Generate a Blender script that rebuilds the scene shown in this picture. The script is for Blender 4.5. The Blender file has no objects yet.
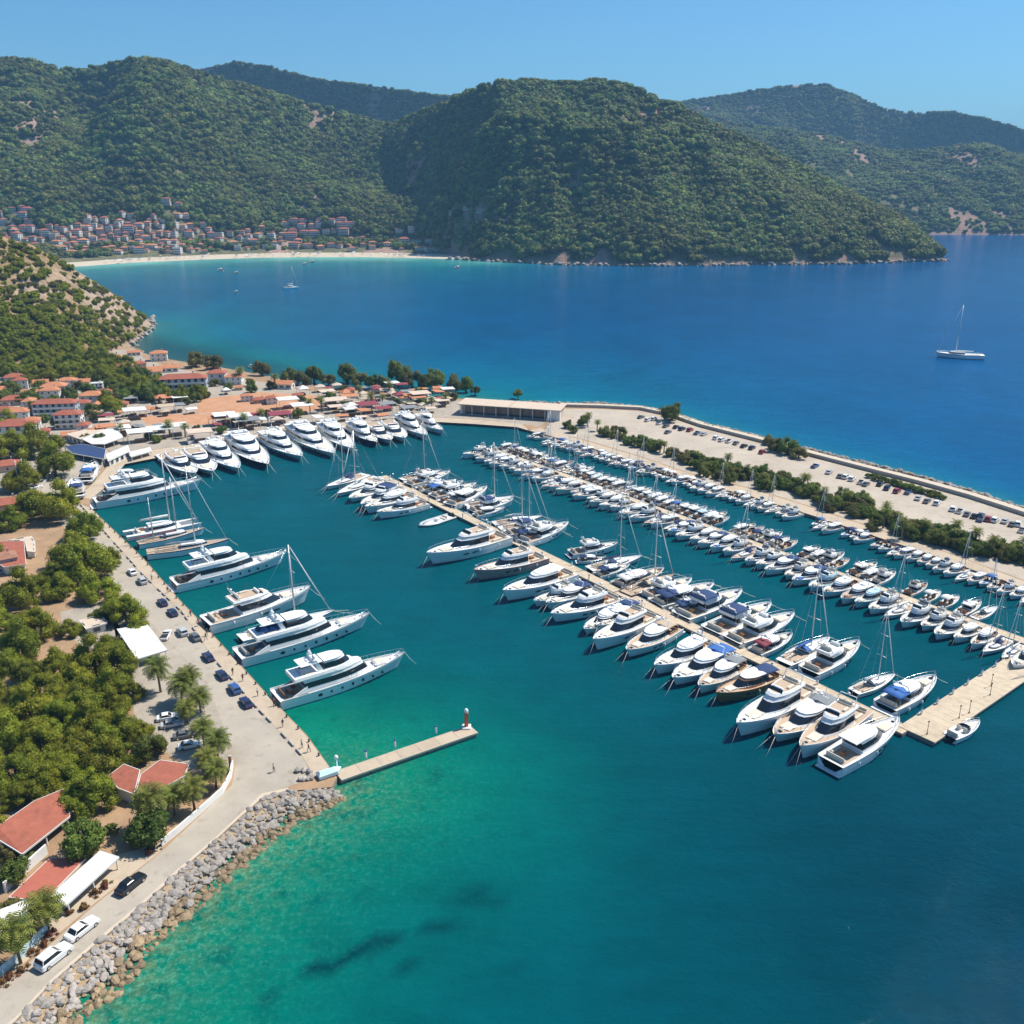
import bpy, math, random
import numpy as np
R = math.radians
rnd = random.Random(11)
rng = np.random.default_rng(5)
C = bpy.context.scene.collection
S = bpy.context.scene

# ------------------------------------------------------------------ camera, sky, sun, exposure
FPX = 950.0; CAMZ = 106.0
PITCH = math.atan(332 / FPX)
cp, sp = math.cos(PITCH), math.sin(PITCH)
cam_d = bpy.data.cameras.new('Camera'); cam = bpy.data.objects.new('Camera', cam_d); C.objects.link(cam)
cam.location = (0, 0, CAMZ); cam.rotation_euler = (math.pi / 2 - PITCH, 0, 0)
cam_d.sensor_fit = 'HORIZONTAL'; cam_d.sensor_width = 36; cam_d.lens = 36 * FPX / 1024
cam_d.clip_start = 0.5; cam_d.clip_end = 30000
S.camera = cam
SUN_EL, SUN_AZ = 56, 64          # azimuth clockwise from +Y (towards +X)
w = bpy.data.worlds.new('World'); S.world = w; w.use_nodes = True
nt = w.node_tree; bg = nt.nodes['Background']
sky = nt.nodes.new('ShaderNodeTexSky'); sky.sky_type = 'NISHITA'; sky.sun_disc = False
sky.sun_elevation = R(SUN_EL); sky.sun_rotation = R(SUN_AZ); sky.altitude = 100
sky.air_density = 1.0; sky.dust_density = 0.9; sky.ozone_density = 3.0
tint = nt.nodes.new('ShaderNodeMix'); tint.data_type = 'RGBA'; tint.blend_type = 'MULTIPLY'; tint.inputs[0].default_value = 1; tint.inputs[7].default_value = (.48, .84, 1.06, 1)
nt.links.new(sky.outputs[0], tint.inputs[6]); nt.links.new(tint.outputs[2], bg.inputs[0]); bg.inputs[1].default_value = 0.095
sl = bpy.data.lights.new('Sun', 'SUN'); sl.energy = 5.0; sl.angle = R(0.53); sl.color = (1, 0.94, 0.84)
so = bpy.data.objects.new('Sun', sl); C.objects.link(so)
so.rotation_euler = (R(90 - SUN_EL), 0, R(-SUN_AZ) + math.pi); so.rotation_euler = (R(90 - SUN_EL), 0, R(180 - SUN_AZ))
so.location = (0, 0, 400)
S.view_settings.view_transform = 'Standard'; S.view_settings.look = 'None'
S.view_settings.exposure = 0.40; S.view_settings.gamma = 1
cy = S.cycles
cy.use_denoising = True; cy.max_bounces = 6; cy.diffuse_bounces = 2; cy.glossy_bounces = 2
cy.transmission_bounces = 3; cy.transparent_max_bounces = 6; cy.volume_bounces = 0
cy.use_adaptive_sampling = True; cy.sample_clamp_indirect = 6
cy.caustics_reflective = False; cy.caustics_refractive = False

# ------------------------------------------------------------------ layout helpers
def G(px, py, z=0.0):
    """ground point (x, y) on height z that stands at that spot of the survey picture"""
    u = (px - 512) / FPX; v = (512 - py) / FPX
    d = (u, cp + v * sp, -sp + v * cp); t = (z - CAMZ) / d[2]
    return (d[0] * t, d[1] * t)
def ray(px, py):
    u = (px - 512) / FPX; v = (512 - py) / FPX
    return np.array((u, cp + v * sp, -sp + v * cp))
def sm(a, b, x):
    t = np.clip((np.asarray(x, float) - a) / (b - a), 0, 1); return t * t * (3 - 2 * t)
_perm = np.random.default_rng(3).random((256, 256))
def vnoise(x, y):
    x = np.asarray(x, float); y = np.asarray(y, float)
    xi = np.floor(x).astype(int); yi = np.floor(y).astype(int); fx = x - xi; fy = y - yi
    fx = fx * fx * (3 - 2 * fx); fy = fy * fy * (3 - 2 * fy)
    g = lambda a, b: _perm[a & 255, b & 255]
    return (g(xi, yi) * (1 - fx) + g(xi + 1, yi) * fx) * (1 - fy) + (g(xi, yi + 1) * (1 - fx) + g(xi + 1, yi + 1) * fx) * fy
def fbm(x, y, o=4):
    s = 0; a = 1; n = 0
    for k in range(o):
        s = s + a * vnoise(x * 2 ** k + 17.3 * k, y * 2 ** k + 9.1 * k); n += a; a *= .5
    return s / n
def seg_dist(X, Y, pts):
    d = np.full(X.shape, 1e9)
    for (x0, y0), (x1, y1) in zip(pts[:-1], pts[1:]):
        dx, dy = x1 - x0, y1 - y0; L = dx * dx + dy * dy + 1e-9
        t = np.clip(((X - x0) * dx + (Y - y0) * dy) / L, 0, 1)
        d = np.minimum(d, np.hypot(X - x0 - t * dx, Y - y0 - t * dy))
    return d
def inside(X, Y, poly):
    X = np.asarray(X, float); Y = np.asarray(Y, float)
    r = np.zeros(X.shape, bool); n = len(poly); j = n - 1
    for i in range(n):
        xi, yi = poly[i]; xj, yj = poly[j]
        if yi != yj:
            r ^= ((yi > Y) != (yj > Y)) & (X < (xj - xi) * (Y - yi) / (yj - yi) + xi)
        j = i
    return r

# ------------------------------------------------------------------ materials
def nd(t, typ, **kw):
    n = t.nodes.new(typ)
    for k, v in kw.items(): setattr(n, k, v)
    return n
def mat(name, col, rough=.6, metal=0., var=0., scale=1., bump=0., bscale=8., spec=.5, objvar=0., huevar=0.):
    m = bpy.data.materials.new(name); m.use_nodes = True; t = m.node_tree; b = t.nodes['Principled BSDF']
    b.inputs['Roughness'].default_value = rough; b.inputs['Metallic'].default_value = metal
    b.inputs['Specular IOR Level'].default_value = spec
    b.inputs['Base Color'].default_value = (*col, 1)
    src = None
    geo = nd(t, 'ShaderNodeNewGeometry')
    if var:
        n = nd(t, 'ShaderNodeTexNoise'); n.inputs['Scale'].default_value = scale; n.inputs['Detail'].default_value = 6
        n.inputs['Roughness'].default_value = .65
        t.links.new(geo.outputs['Position'], n.inputs['Vector'])
        mr = nd(t, 'ShaderNodeMapRange'); mr.inputs[1].default_value = .25; mr.inputs[2].default_value = .75
        mr.inputs[3].default_value = 1 - var; mr.inputs[4].default_value = 1 + var
        t.links.new(n.outputs['Fac'], mr.inputs[0])
        hs = nd(t, 'ShaderNodeHueSaturation'); hs.inputs['Color'].default_value = (*col, 1)
        t.links.new(mr.outputs[0], hs.inputs['Value']); src = hs.outputs[0]
    if objvar or huevar:
        oi = nd(t, 'ShaderNodeObjectInfo')
        hs = nd(t, 'ShaderNodeHueSaturation')
        if src: t.links.new(src, hs.inputs['Color'])
        else: hs.inputs['Color'].default_value = (*col, 1)
        mr = nd(t, 'ShaderNodeMapRange'); mr.inputs[3].default_value = 1 - objvar; mr.inputs[4].default_value = 1 + objvar
        t.links.new(oi.outputs['Random'], mr.inputs[0]); t.links.new(mr.outputs[0], hs.inputs['Value'])
        if huevar:
            m2 = nd(t, 'ShaderNodeMath', operation='MULTIPLY'); m2.inputs[1].default_value = 7.31
            fr = nd(t, 'ShaderNodeMath', operation='FRACT'); t.links.new(oi.outputs['Random'], m2.inputs[0]); t.links.new(m2.outputs[0], fr.inputs[0])
            mh = nd(t, 'ShaderNodeMapRange'); mh.inputs[3].default_value = .5 - huevar; mh.inputs[4].default_value = .5 + huevar
            t.links.new(fr.outputs[0], mh.inputs[0]); t.links.new(mh.outputs[0], hs.inputs['Hue'])
        src = hs.outputs[0]
    if src: t.links.new(src, b.inputs['Base Color'])
    if bump:
        n = nd(t, 'ShaderNodeTexNoise'); n.inputs['Scale'].default_value = bscale; n.inputs['Detail'].default_value = 5
        t.links.new(geo.outputs['Position'], n.inputs['Vector'])
        bp = nd(t, 'ShaderNodeBump'); bp.inputs['Strength'].default_value = bump; bp.inputs['Distance'].default_value = .3
        t.links.new(n.outputs['Fac'], bp.inputs['Height']); t.links.new(bp.outputs[0], b.inputs['Normal'])
    return m
def stain(m, sc=.35, lo=.56, hi=.66, k=.8):
    t = m.node_tree; b = t.nodes['Principled BSDF']; l = b.inputs['Base Color'].links[0].from_socket; geo = nd(t, 'ShaderNodeNewGeometry')
    for s_, a, c_, kk in ((sc, lo, hi, k), (sc * .22, .5, .68, k * 1.06), (2.2, .66, .7, k * .8)):
        n = nd(t, 'ShaderNodeTexNoise'); n.inputs['Scale'].default_value = s_; n.inputs['Detail'].default_value = 8; n.inputs['Roughness'].default_value = .7; t.links.new(geo.outputs['Position'], n.inputs['Vector'])
        r = nd(t, 'ShaderNodeMapRange'); r.inputs[1].default_value = a; r.inputs[2].default_value = c_; t.links.new(n.outputs['Fac'], r.inputs[0])
        x = nd(t, 'ShaderNodeMix', data_type='RGBA'); x.blend_type = 'MULTIPLY'; x.inputs[7].default_value = (kk, kk * .98, kk * .96, 1); t.links.new(r.outputs[0], x.inputs[0]); t.links.new(l, x.inputs[6]); l = x.outputs[2]
    t.links.new(l, b.inputs['Base Color'])
M = {}
M['gel'] = mat('gelcoat white', (.80, .80, .78), .25, var=.04, scale=.6)
M['gel2'] = mat('gelcoat ivory', (.74, .70, .62), .3, var=.05, scale=.6)
M['gel3'] = mat('gelcoat grey', (.45, .47, .49), .3, var=.05)
M['gelteal'] = mat('pale blue hull paint', (.50, .66, .70), .25, var=.05)
M['navyhull'] = mat('navy hull paint', (.018, .03, .07), .2)
M['redhull'] = mat('faded red hull paint', (.50, .29, .25), .35, var=.2)
M['varnish'] = mat('varnished wood', (.33, .15, .065), .35, var=.25, scale=3)
M['boot'] = mat('teal antifouling', (.05, .2, .24), .5)
M['boot2'] = mat('blue boot stripe', (.02, .06, .2), .4)
M['glass'] = mat('dark tinted glass', (.012, .017, .024), .06, spec=.8)
M['teak'] = mat('teak deck', (.46, .34, .235), .6, var=.18, scale=4)
M['deckw'] = mat('nonskid deck', (.70, .69, .65), .6, var=.06, scale=2)
M['steel'] = mat('polished steel', (.65, .66, .68), .25, .9)
M['alu'] = mat('anodised mast', (.62, .62, .60), .4, .5)
M['navy'] = mat('navy canvas', (.018, .045, .13), .85, var=.2)
M['blue'] = mat('blue canvas', (.03, .12, .36), .8, var=.2)
M['tanc'] = mat('tan canvas', (.46, .36, .25), .85, var=.15)
M['whitec'] = mat('white canvas', (.72, .71, .68), .85, var=.06)
M['maroon'] = mat('maroon canvas', (.22, .035, .05), .8, var=.2)
M['purple'] = mat('magenta canvas', (.42, .05, .30), .7, var=.15)
M['greyc'] = mat('grey canvas', (.2, .21, .22), .85, var=.15)
M['cush'] = mat('cream cushion', (.62, .55, .45), .9, var=.1)
M['brownc'] = mat('brown cushion', (.25, .14, .08), .85, var=.2)
M['rubber'] = mat('grey rubber', (.16, .165, .17), .6)
M['black'] = mat('black rubber', (.015, .015, .016), .6)
M['dome'] = mat('white dome plastic', (.8, .8, .8), .35)
M['rope'] = mat('mooring rope', (.6, .57, .5), .9)
M['sail'] = mat('furled sailcloth', (.72, .71, .67), .8, var=.06)
# ground and building materials
M['quay'] = mat('quay paving', (.46, .37, .27), .85, var=.16, scale=.35, bump=.15, bscale=3)
M['quayside'] = mat('quay concrete side', (.24, .22, .19), .9, var=.3, scale=.5)
M['road'] = mat('worn asphalt road', (.39, .34, .275), .9, var=.13, scale=.12, bump=.1, bscale=6)
M['kerb'] = mat('pale kerb concrete', (.52, .44, .34), .85, var=.12, scale=.8)
M['soil'] = mat('dry orange soil', (.33, .21, .12), .95, var=.3, scale=.15, bump=.3, bscale=1.5)
M['yard'] = mat('gravel yard', (.36, .31, .25), .95, var=.15, scale=.3, bump=.2, bscale=4)
M['sandlot'] = mat('sandy car park', (.43, .365, .29), .95, var=.14, scale=.07, bump=.1, bscale=3)
M['terra'] = mat('terracotta paving', (.48, .245, .13), .9, var=.16, scale=.25)
M['pontoon'] = mat('pontoon planks', (.52, .42, .30), .85, var=.16, scale=.6)
M['beach'] = mat('beach sand', (.52, .44, .33), .95, var=.08, scale=.1)
M['plaster'] = mat('white plaster', (.72, .70, .66), .85, var=.08, scale=.4)
M['cream'] = mat('cream plaster', (.62, .50, .34), .85, var=.08, scale=.4)
M['pinkp'] = mat('pink plaster', (.56, .36, .28), .85, var=.08, scale=.4)
M['greyp'] = mat('blue grey plaster', (.38, .43, .48), .85, var=.08, scale=.4)
M['stonew'] = mat('stone wall', (.4, .37, .33), .9, var=.25, scale=1.2)
M['metalroof'] = mat('white sheet roof', (.66, .645, .60), .6, var=.06, scale=.5)
M['tanroof'] = mat('beige flat roof', (.55, .44, .34), .85, var=.1, scale=.3)
M['winglass'] = mat('window glass', (.03, .045, .06), .08, spec=.7)
M['trunk'] = mat('bark', (.13, .09, .06), .95, var=.3, scale=3)
M['palmtrunk'] = mat('palm bark', (.19, .14, .095), .95, var=.3, scale=4)
def tile(name, col):
    m = mat(name, col, .85, var=.2, scale=.8)
    t = m.node_tree; b = t.nodes['Principled BSDF']
    wv = nd(t, 'ShaderNodeTexWave'); wv.inputs['Scale'].default_value = 1.1; wv.inputs['Distortion'].default_value = .4
    tc = nd(t, 'ShaderNodeTexCoord'); t.links.new(tc.outputs['Object'], wv.inputs['Vector'])
    bp = nd(t, 'ShaderNodeBump'); bp.inputs['Strength'].default_value = .5; bp.inputs['Distance'].default_value = .12
    t.links.new(wv.outputs['Fac'], bp.inputs['Height']); t.links.new(bp.outputs[0], b.inputs['Normal'])
    return m
M['tile'] = tile('terracotta roof tiles', (.35, .105, .062))
M['tile2'] = tile('orange roof tiles', (.52, .21, .10))
M['tile3'] = tile('brown roof tiles', (.33, .16, .10))
for q_ in ('road', 'quay', 'yard', 'sandlot', 'pontoon', 'metalroof', 'terra', 'tile', 'tile2', 'tile3'): stain(M[q_])
M['redfloor'] = mat('red terrace paving', (.40, .115, .075), .8, var=.12, scale=.6)
def leafmat(name, c1, c2, objvar=.25, big=.05, patch=None):
    m = bpy.data.materials.new(name); m.use_nodes = True; t = m.node_tree; b = t.nodes['Principled BSDF']
    b.inputs['Roughness'].default_value = .6; b.inputs['Specular IOR Level'].default_value = .25
    geo = nd(t, 'ShaderNodeNewGeometry'); oi = nd(t, 'ShaderNodeObjectInfo')
    n = nd(t, 'ShaderNodeTexNoise'); n.inputs['Scale'].default_value = .7; n.inputs['Detail'].default_value = 3
    t.links.new(geo.outputs['Position'], n.inputs['Vector'])
    ad = nd(t, 'ShaderNodeMath', operation='MULTIPLY_ADD'); ad.inputs[1].default_value = .6
    t.links.new(geo.outputs['Random Per Island'], ad.inputs[0])
    mr = nd(t, 'ShaderNodeMapRange'); mr.inputs[1].default_value = .3; mr.inputs[2].default_value = .7; mr.inputs[3].default_value = -.1; mr.inputs[4].default_value = .5
    t.links.new(n.outputs['Fac'], mr.inputs[0]); t.links.new(mr.outputs[0], ad.inputs[2])
    mx = nd(t, 'ShaderNodeMix', data_type='RGBA'); mx.inputs[6].default_value = (*c1, 1); mx.inputs[7].default_value = (*c2, 1)
    t.links.new(ad.outputs[0], mx.inputs[0])
    hs = nd(t, 'ShaderNodeHueSaturation'); t.links.new(mx.outputs[2], hs.inputs['Color'])
    m2 = nd(t, 'ShaderNodeMapRange'); m2.inputs[3].default_value = 1 - objvar; m2.inputs[4].default_value = 1 + objvar
    t.links.new(oi.outputs['Random'], m2.inputs[0]); t.links.new(m2.outputs[0], hs.inputs['Value'])
    m3 = nd(t, 'ShaderNodeMapRange'); m3.inputs[3].default_value = .5 - big; m3.inputs[4].default_value = .5 + big * .5
    fr = nd(t, 'ShaderNodeMath', operation='FRACT'); mu = nd(t, 'ShaderNodeMath', operation='MULTIPLY'); mu.inputs[1].default_value = 9.7
    t.links.new(oi.outputs['Random'], mu.inputs[0]); t.links.new(mu.outputs[0], fr.inputs[0]); t.links.new(fr.outputs[0], m3.inputs[0])
    t.links.new(m3.outputs[0], hs.inputs['Hue']); t.links.new(hs.outputs[0], b.inputs['Base Color'])
    fin = hs.outputs[0]
    if patch:
        pn = nd(t, 'ShaderNodeTexNoise'); pn.inputs['Scale'].default_value = .011; pn.inputs['Detail'].default_value = 5; t.links.new(geo.outputs['Position'], pn.inputs['Vector'])
        pr = nd(t, 'ShaderNodeMapRange'); pr.inputs[1].default_value = .42; pr.inputs[2].default_value = .62; pr.inputs[4].default_value = .75; t.links.new(pn.outputs['Fac'], pr.inputs[0])
        pm = nd(t, 'ShaderNodeMix', data_type='RGBA'); pm.blend_type = 'MULTIPLY'; pm.inputs[7].default_value = (*patch, 1); t.links.new(pr.outputs[0], pm.inputs[0]); t.links.new(fin, pm.inputs[6]); fin = pm.outputs[2]; t.links.new(fin, b.inputs['Base Color'])
    tr = nd(t, 'ShaderNodeBsdfTranslucent'); t.links.new(fin, tr.inputs['Color']); ms_ = nd(t, 'ShaderNodeMixShader'); ms_.inputs[0].default_value = .45
    t.links.new(b.outputs[0], ms_.inputs[1]); t.links.new(tr.outputs[0], ms_.inputs[2]); t.links.new(ms_.outputs[0], t.nodes['Material Output'].inputs['Surface'])
    return m
M['pine'] = leafmat('pine needles', (.085, .125, .010), (.38, .40, .032), .22, .02)
M['pinel'] = leafmat('bright pine needles', (.15, .17, .014), (.42, .40, .03))
M['broad'] = leafmat('broadleaf foliage', (.065, .11, .018), (.22, .28, .05), .25, .03)
M['dry'] = leafmat('olive foliage', (.09, .105, .025), (.24, .235, .06), .25, .03)
M['palm'] = leafmat('palm fronds', (.10, .14, .02), (.28, .30, .06), .15, .02)
M['far'] = leafmat('distant forest foliage', (.065, .122, .028), (.26, .315, .065), .5, .04, (.82, .68, .52))
M['bush'] = leafmat('rust shrub', (.17, .08, .03), (.30, .16, .06))

# ------------------------------------------------------------------ mesh building
class MB:
    def __init__(s): s.v = []; s.f = []; s.m = []; s.mats = []; s.sm = []
    def add(s, vs, fs, m, smooth=False):
        b = len(s.v); s.v.extend([tuple(map(float, q)) for q in vs])
        if m not in s.mats: s.mats.append(m)
        k = s.mats.index(m)
        for f in fs: s.f.append(tuple(b + i for i in f)); s.m.append(k); s.sm.append(smooth)
        return s
    def box(s, c, d, m, rz=0, taper=1.0):
        x, y, z = c; a, b, h = d[0] / 2, d[1] / 2, d[2]; co, si = math.cos(rz), math.sin(rz)
        vs = []
        for zz, k in ((0, 1), (h, taper)):
            for sx, sy in ((-1, -1), (1, -1), (1, 1), (-1, 1)):
                px, py = sx * a * k, sy * b * k
                vs.append((x + px * co - py * si, y + px * si + py * co, z + zz))
        return s.add(vs, [(3, 2, 1, 0), (4, 5, 6, 7), (0, 1, 5, 4), (1, 2, 6, 5), (2, 3, 7, 6), (3, 0, 4, 7)], m)
    def bbox(s, c, d, m, r=.1, rz=0):
        """box with chamfered top and corners; c is the base centre"""
        x, y, z = c; a, b, h = d[0] / 2, d[1] / 2, d[2]; r = min(r, a * .45, b * .45, h * .45); co, si = math.cos(rz), math.sin(rz)
        def ring(a, b, r, zz):
            o = []
            for px, py in ((a - r, -b), (a, -b + r), (a, b - r), (a - r, b), (-a + r, b), (-a, b - r), (-a, -b + r), (-a + r, -b)):
                o.append((x + px * co - py * si, y + px * si + py * co, zz))
            return o
        return s.rings([ring(a, b, r, z), ring(a, b, r, z + h - r), ring(a - r, b - r, r * .8, z + h)], m)
    def rings(s, rs, m, cap0=True, cap1=True, smooth=False, closed=True):
        n = len(rs[0]); vs = [q for r in rs for q in r]; fs = []
        for k in range(len(rs) - 1):
            for i in range(n if closed else n - 1):
                j = (i + 1) % n; fs.append((k * n + i, k * n + j, (k + 1) * n + j, (k + 1) * n + i))
        if cap0: fs.append(tuple(range(n))[::-1])
        if cap1: fs.append(tuple((len(rs) - 1) * n + i for i in range(n)))
        return s.add(vs, fs, m, smooth)
    def prism(s, poly, z0, z1, m, mside=None):
        n = len(poly); vs = [(x, y, z0) for x, y in poly] + [(x, y, z1) for x, y in poly]
        s.add(vs, [tuple(n + i for i in range(n))], m)
        s.add(vs, [(i, (i + 1) % n, n + (i + 1) % n, n + i) for i in range(n)], mside or m)
        return s
    def tube(s, pts, r, m, n=5, smooth=True):
        pts = [np.array(p, float) for p in pts]; rs = []
        rr = r if isinstance(r, (list, tuple)) else [r] * len(pts)
        for i, p in enumerate(pts):
            d = pts[min(i + 1, len(pts) - 1)] - pts[max(i - 1, 0)]; d /= np.linalg.norm(d) + 1e-9
            u = np.cross(d, (0, 0, 1)) if abs(d[2]) < .95 else np.cross(d, (1, 0, 0)); u /= np.linalg.norm(u); v = np.cross(d, u)
            rs.append([tuple(p + rr[i] * (math.cos(a) * u + math.sin(a) * v)) for a in [2 * math.pi * k / n for k in range(n)]])
        return s.rings(rs, m, smooth=smooth)
    def lathe(s, prof, m, c=(0, 0, 0), n=10, smooth=True):
        rs = [[(c[0] + r * math.cos(2 * math.pi * k / n), c[1] + r * math.sin(2 * math.pi * k / n), c[2] + z) for k in range(n)] for r, z in prof]
        return s.rings(rs, m, smooth=smooth)
    def mesh(s, name):
        me = bpy.data.meshes.new(name); me.from_pydata(s.v, [], s.f)
        for m in s.mats: me.materials.append(m)
        me.polygons.foreach_set('material_index', s.m); me.polygons.foreach_set('use_smooth', s.sm)
        me.update(); return me
def np_mesh(name, V, F, m, mi=None, smooth=False):
    """fast mesh from arrays; F is (n,3) or (n,4)"""
    me = bpy.data.meshes.new(name); V = np.asarray(V, np.float32); F = np.asarray(F, np.int32); k = F.shape[1]
    me.vertices.add(len(V)); me.vertices.foreach_set('co', V.ravel())
    me.loops.add(F.size); me.loops.foreach_set('vertex_index', F.ravel())
    me.polygons.add(len(F)); me.polygons.foreach_set('loop_start', np.arange(0, F.size, k, dtype=np.int32))
    for q in (m if isinstance(m, (list, tuple)) else [m]): me.materials.append(q)
    if mi is not None: me.polygons.foreach_set('material_index', np.asarray(mi, np.int32))
    me.polygons.foreach_set('use_smooth', np.full(len(F), smooth))
    me.update(calc_edges=True); return me
def link(name, data, parent=None):
    o = bpy.data.objects.new(name, data); C.objects.link(o)
    if parent: o.parent = parent
    return o
def tag(o, label, cat, group=None):
    o['label'] = label; o['category'] = cat
    if group: o['group'] = group
    return o
def struct(name, me, kind='structure'):
    o = link(name, me); o['kind'] = kind; return o
def thing(name, label, cat, loc=(0, 0, 0), rz=0, group=None, sc=1):
    o = link(name, None); o.location = loc; o.rotation_euler = (0, 0, rz)
    o.scale = sc if isinstance(sc, (tuple, list)) else (sc, sc, sc); o.empty_display_size = .5
    return tag(o, label, cat, group)
def put(parts, root, over=None):
    """hang shared part meshes [(name, mesh, [sub parts]), ...] under a thing; over = {material: replacement}"""
    for q in parts:
        o = link(q[0], q[1], root)
        if over:
            for i, sl_ in enumerate(o.material_slots):
                if sl_.material in over: sl_.link = 'OBJECT'; sl_.material = over[q[1].materials[i]]
        if len(q) > 2:
            put(q[2], o, over)
    return root
ONES = 'zeroth first second third fourth fifth sixth seventh eighth ninth tenth eleventh twelfth thirteenth fourteenth fifteenth sixteenth seventeenth eighteenth nineteenth'.split()
TENS = {2: 'twent', 3: 'thirt', 4: 'fort', 5: 'fift', 6: 'sixt', 7: 'sevent', 8: 'eight', 9: 'ninet'}
def ordn(n):
    if n < 20: return ONES[n]
    t, o = divmod(n, 10)
    return TENS[t] + ('ieth' if o == 0 else 'y-' + ONES[o])
# ------------------------------------------------------------------ hills
class Hill:
    def __init__(s, base, ridge, gully=.10, gs=1 / 160., back=1.7, pw=.9, flat=0., seed=0, rimnoise=4., zb=.5):
        s.gully, s.gs, s.back, s.pw, s.flat, s.seed, s.rim, s.zb = gully, gs, back, pw, flat, seed, rimnoise, zb
        b = []
        for q in base:
            x, y = G(q[0], q[1]); b.append((math.atan2(x, y), math.hypot(x, y)))
        r = []
        for px, py, dist in ridge:
            d = ray(px, py); h = math.hypot(d[0], d[1]); r.append((math.atan2(d[0], d[1]), dist, CAMZ + dist * d[2] / h))
        b.sort(); r.sort(); s.b = np.array(b); s.r = np.array(r); s.az = (s.r[0, 0], s.r[-1, 0])
    def cols(s, az):
        return np.interp(az, s.b[:, 0], s.b[:, 1]), np.interp(az, s.r[:, 0], s.r[:, 1]), np.interp(az, s.r[:, 0], s.r[:, 2])
    def ht(s, az, r):
        rb, rr, zr = s.cols(az); t = (r - rb) / np.maximum(rr - rb, 5)
        x = r * np.sin(az); y = r * np.cos(az)
        tt = np.clip(t, 0, 1)
        tf = np.clip((tt - s.flat) / (1 - s.flat), 0, 1)
        f = .06 * np.minimum(tt / max(s.flat, 1e-3), 1) * (s.flat > 0) + (1 - .06 * (s.flat > 0)) * (tf ** s.pw)
        n = fbm(x * s.gs + s.seed, y * s.gs * .6 + s.seed, 4)
        rid = 1 - np.abs(2 * n - 1) * 2
        z = zr * f * (1 + 0 * t) + zr * s.gully * (rid - .35) * np.sin(np.pi * np.clip(tf, 0, 1)) * 2
        z = z + s.rim * (fbm(x / 35., y / 35., 3) - .5) * sm(0, .15, tf)
        # never above the ridge line as seen along the slope
        z = np.where(t < 1, np.minimum(z, CAMZ + (zr - CAMZ) * r / np.maximum(rr, 1) - 1.5 + 3 * sm(.85, 1, t) * 0), z)
        bt = np.clip((t - 1) / (s.back - 1), 0, 1)
        z = np.where(t > 1, zr * (1 - bt) ** 1.2 + s.rim * (fbm(x / 35., y / 35., 3) - .5), z)
        return np.where(t < 0, s.zb + 30 * t * np.maximum(rr - rb, 5) / 60., np.maximum(z, s.zb) + 0)
    def rock(s, x, y):
        x = np.asarray(x, float); y = np.asarray(y, float)
        k = sm(.60, .72, fbm(x / 70. + s.seed * 3, y / 110. + s.seed, 5))
        for a, b, rx, amp in getattr(s, 'out', ()):
            d = np.hypot((x - a), (y - b) * .6) / rx + 1.3 * (fbm(x / 22., y / 22., 4) - .5); k = np.maximum(k, amp * sm(1.0, .35, d))
        return k
    def z(s, x, y):
        x = np.asarray(x, float); y = np.asarray(y, float); return s.ht(np.arctan2(x, y), np.hypot(x, y))
    def mesh(s, name, n, m, mt, t0=-.05):
        az = np.linspace(s.az[0], s.az[1], n)
        t = np.concatenate([np.linspace(t0, 1, m), np.linspace(1, s.back, m // 4)[1:]])
        A, T = np.meshgrid(az, t, indexing='ij'); rb, rr, zr = s.cols(A)
        Rr = rb + T * np.maximum(rr - rb, 5); Z = s.ht(A, Rr)
        V = np.stack([Rr * np.sin(A), Rr * np.cos(A), Z], -1).reshape(-1, 3); k = len(t)
        i = np.arange(n - 1)[:, None] * k + np.arange(k - 1)[None]; i = i.ravel()
        F = np.stack([i, i + k, i + k + 1, i + 1], 1)[:, ::-1]
        me = np_mesh(name, V, F, mt, smooth=True); at = me.attributes.new('rock', 'FLOAT', 'POINT'); at.data.foreach_set('value', s.rock(V[:, 0], V[:, 1]).astype(np.float32)); return me
    def hit(s, px, py):
        d = ray(px, py); h = math.hypot(d[0], d[1]); az = math.atan2(d[0], d[1])
        rs = np.arange(150, 4500, 2.); zz = CAMZ + rs * d[2] / h
        hz = s.ht(np.full(rs.shape, az), rs)
        rb = float(s.cols(az)[0]); k = np.where((hz > zz) & (rs > rb - 1))[0]
        if len(k) == 0: return None
        r = rs[k[0]]; return (r * math.sin(az), r * math.cos(az), float(hz[k[0]]))

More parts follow.
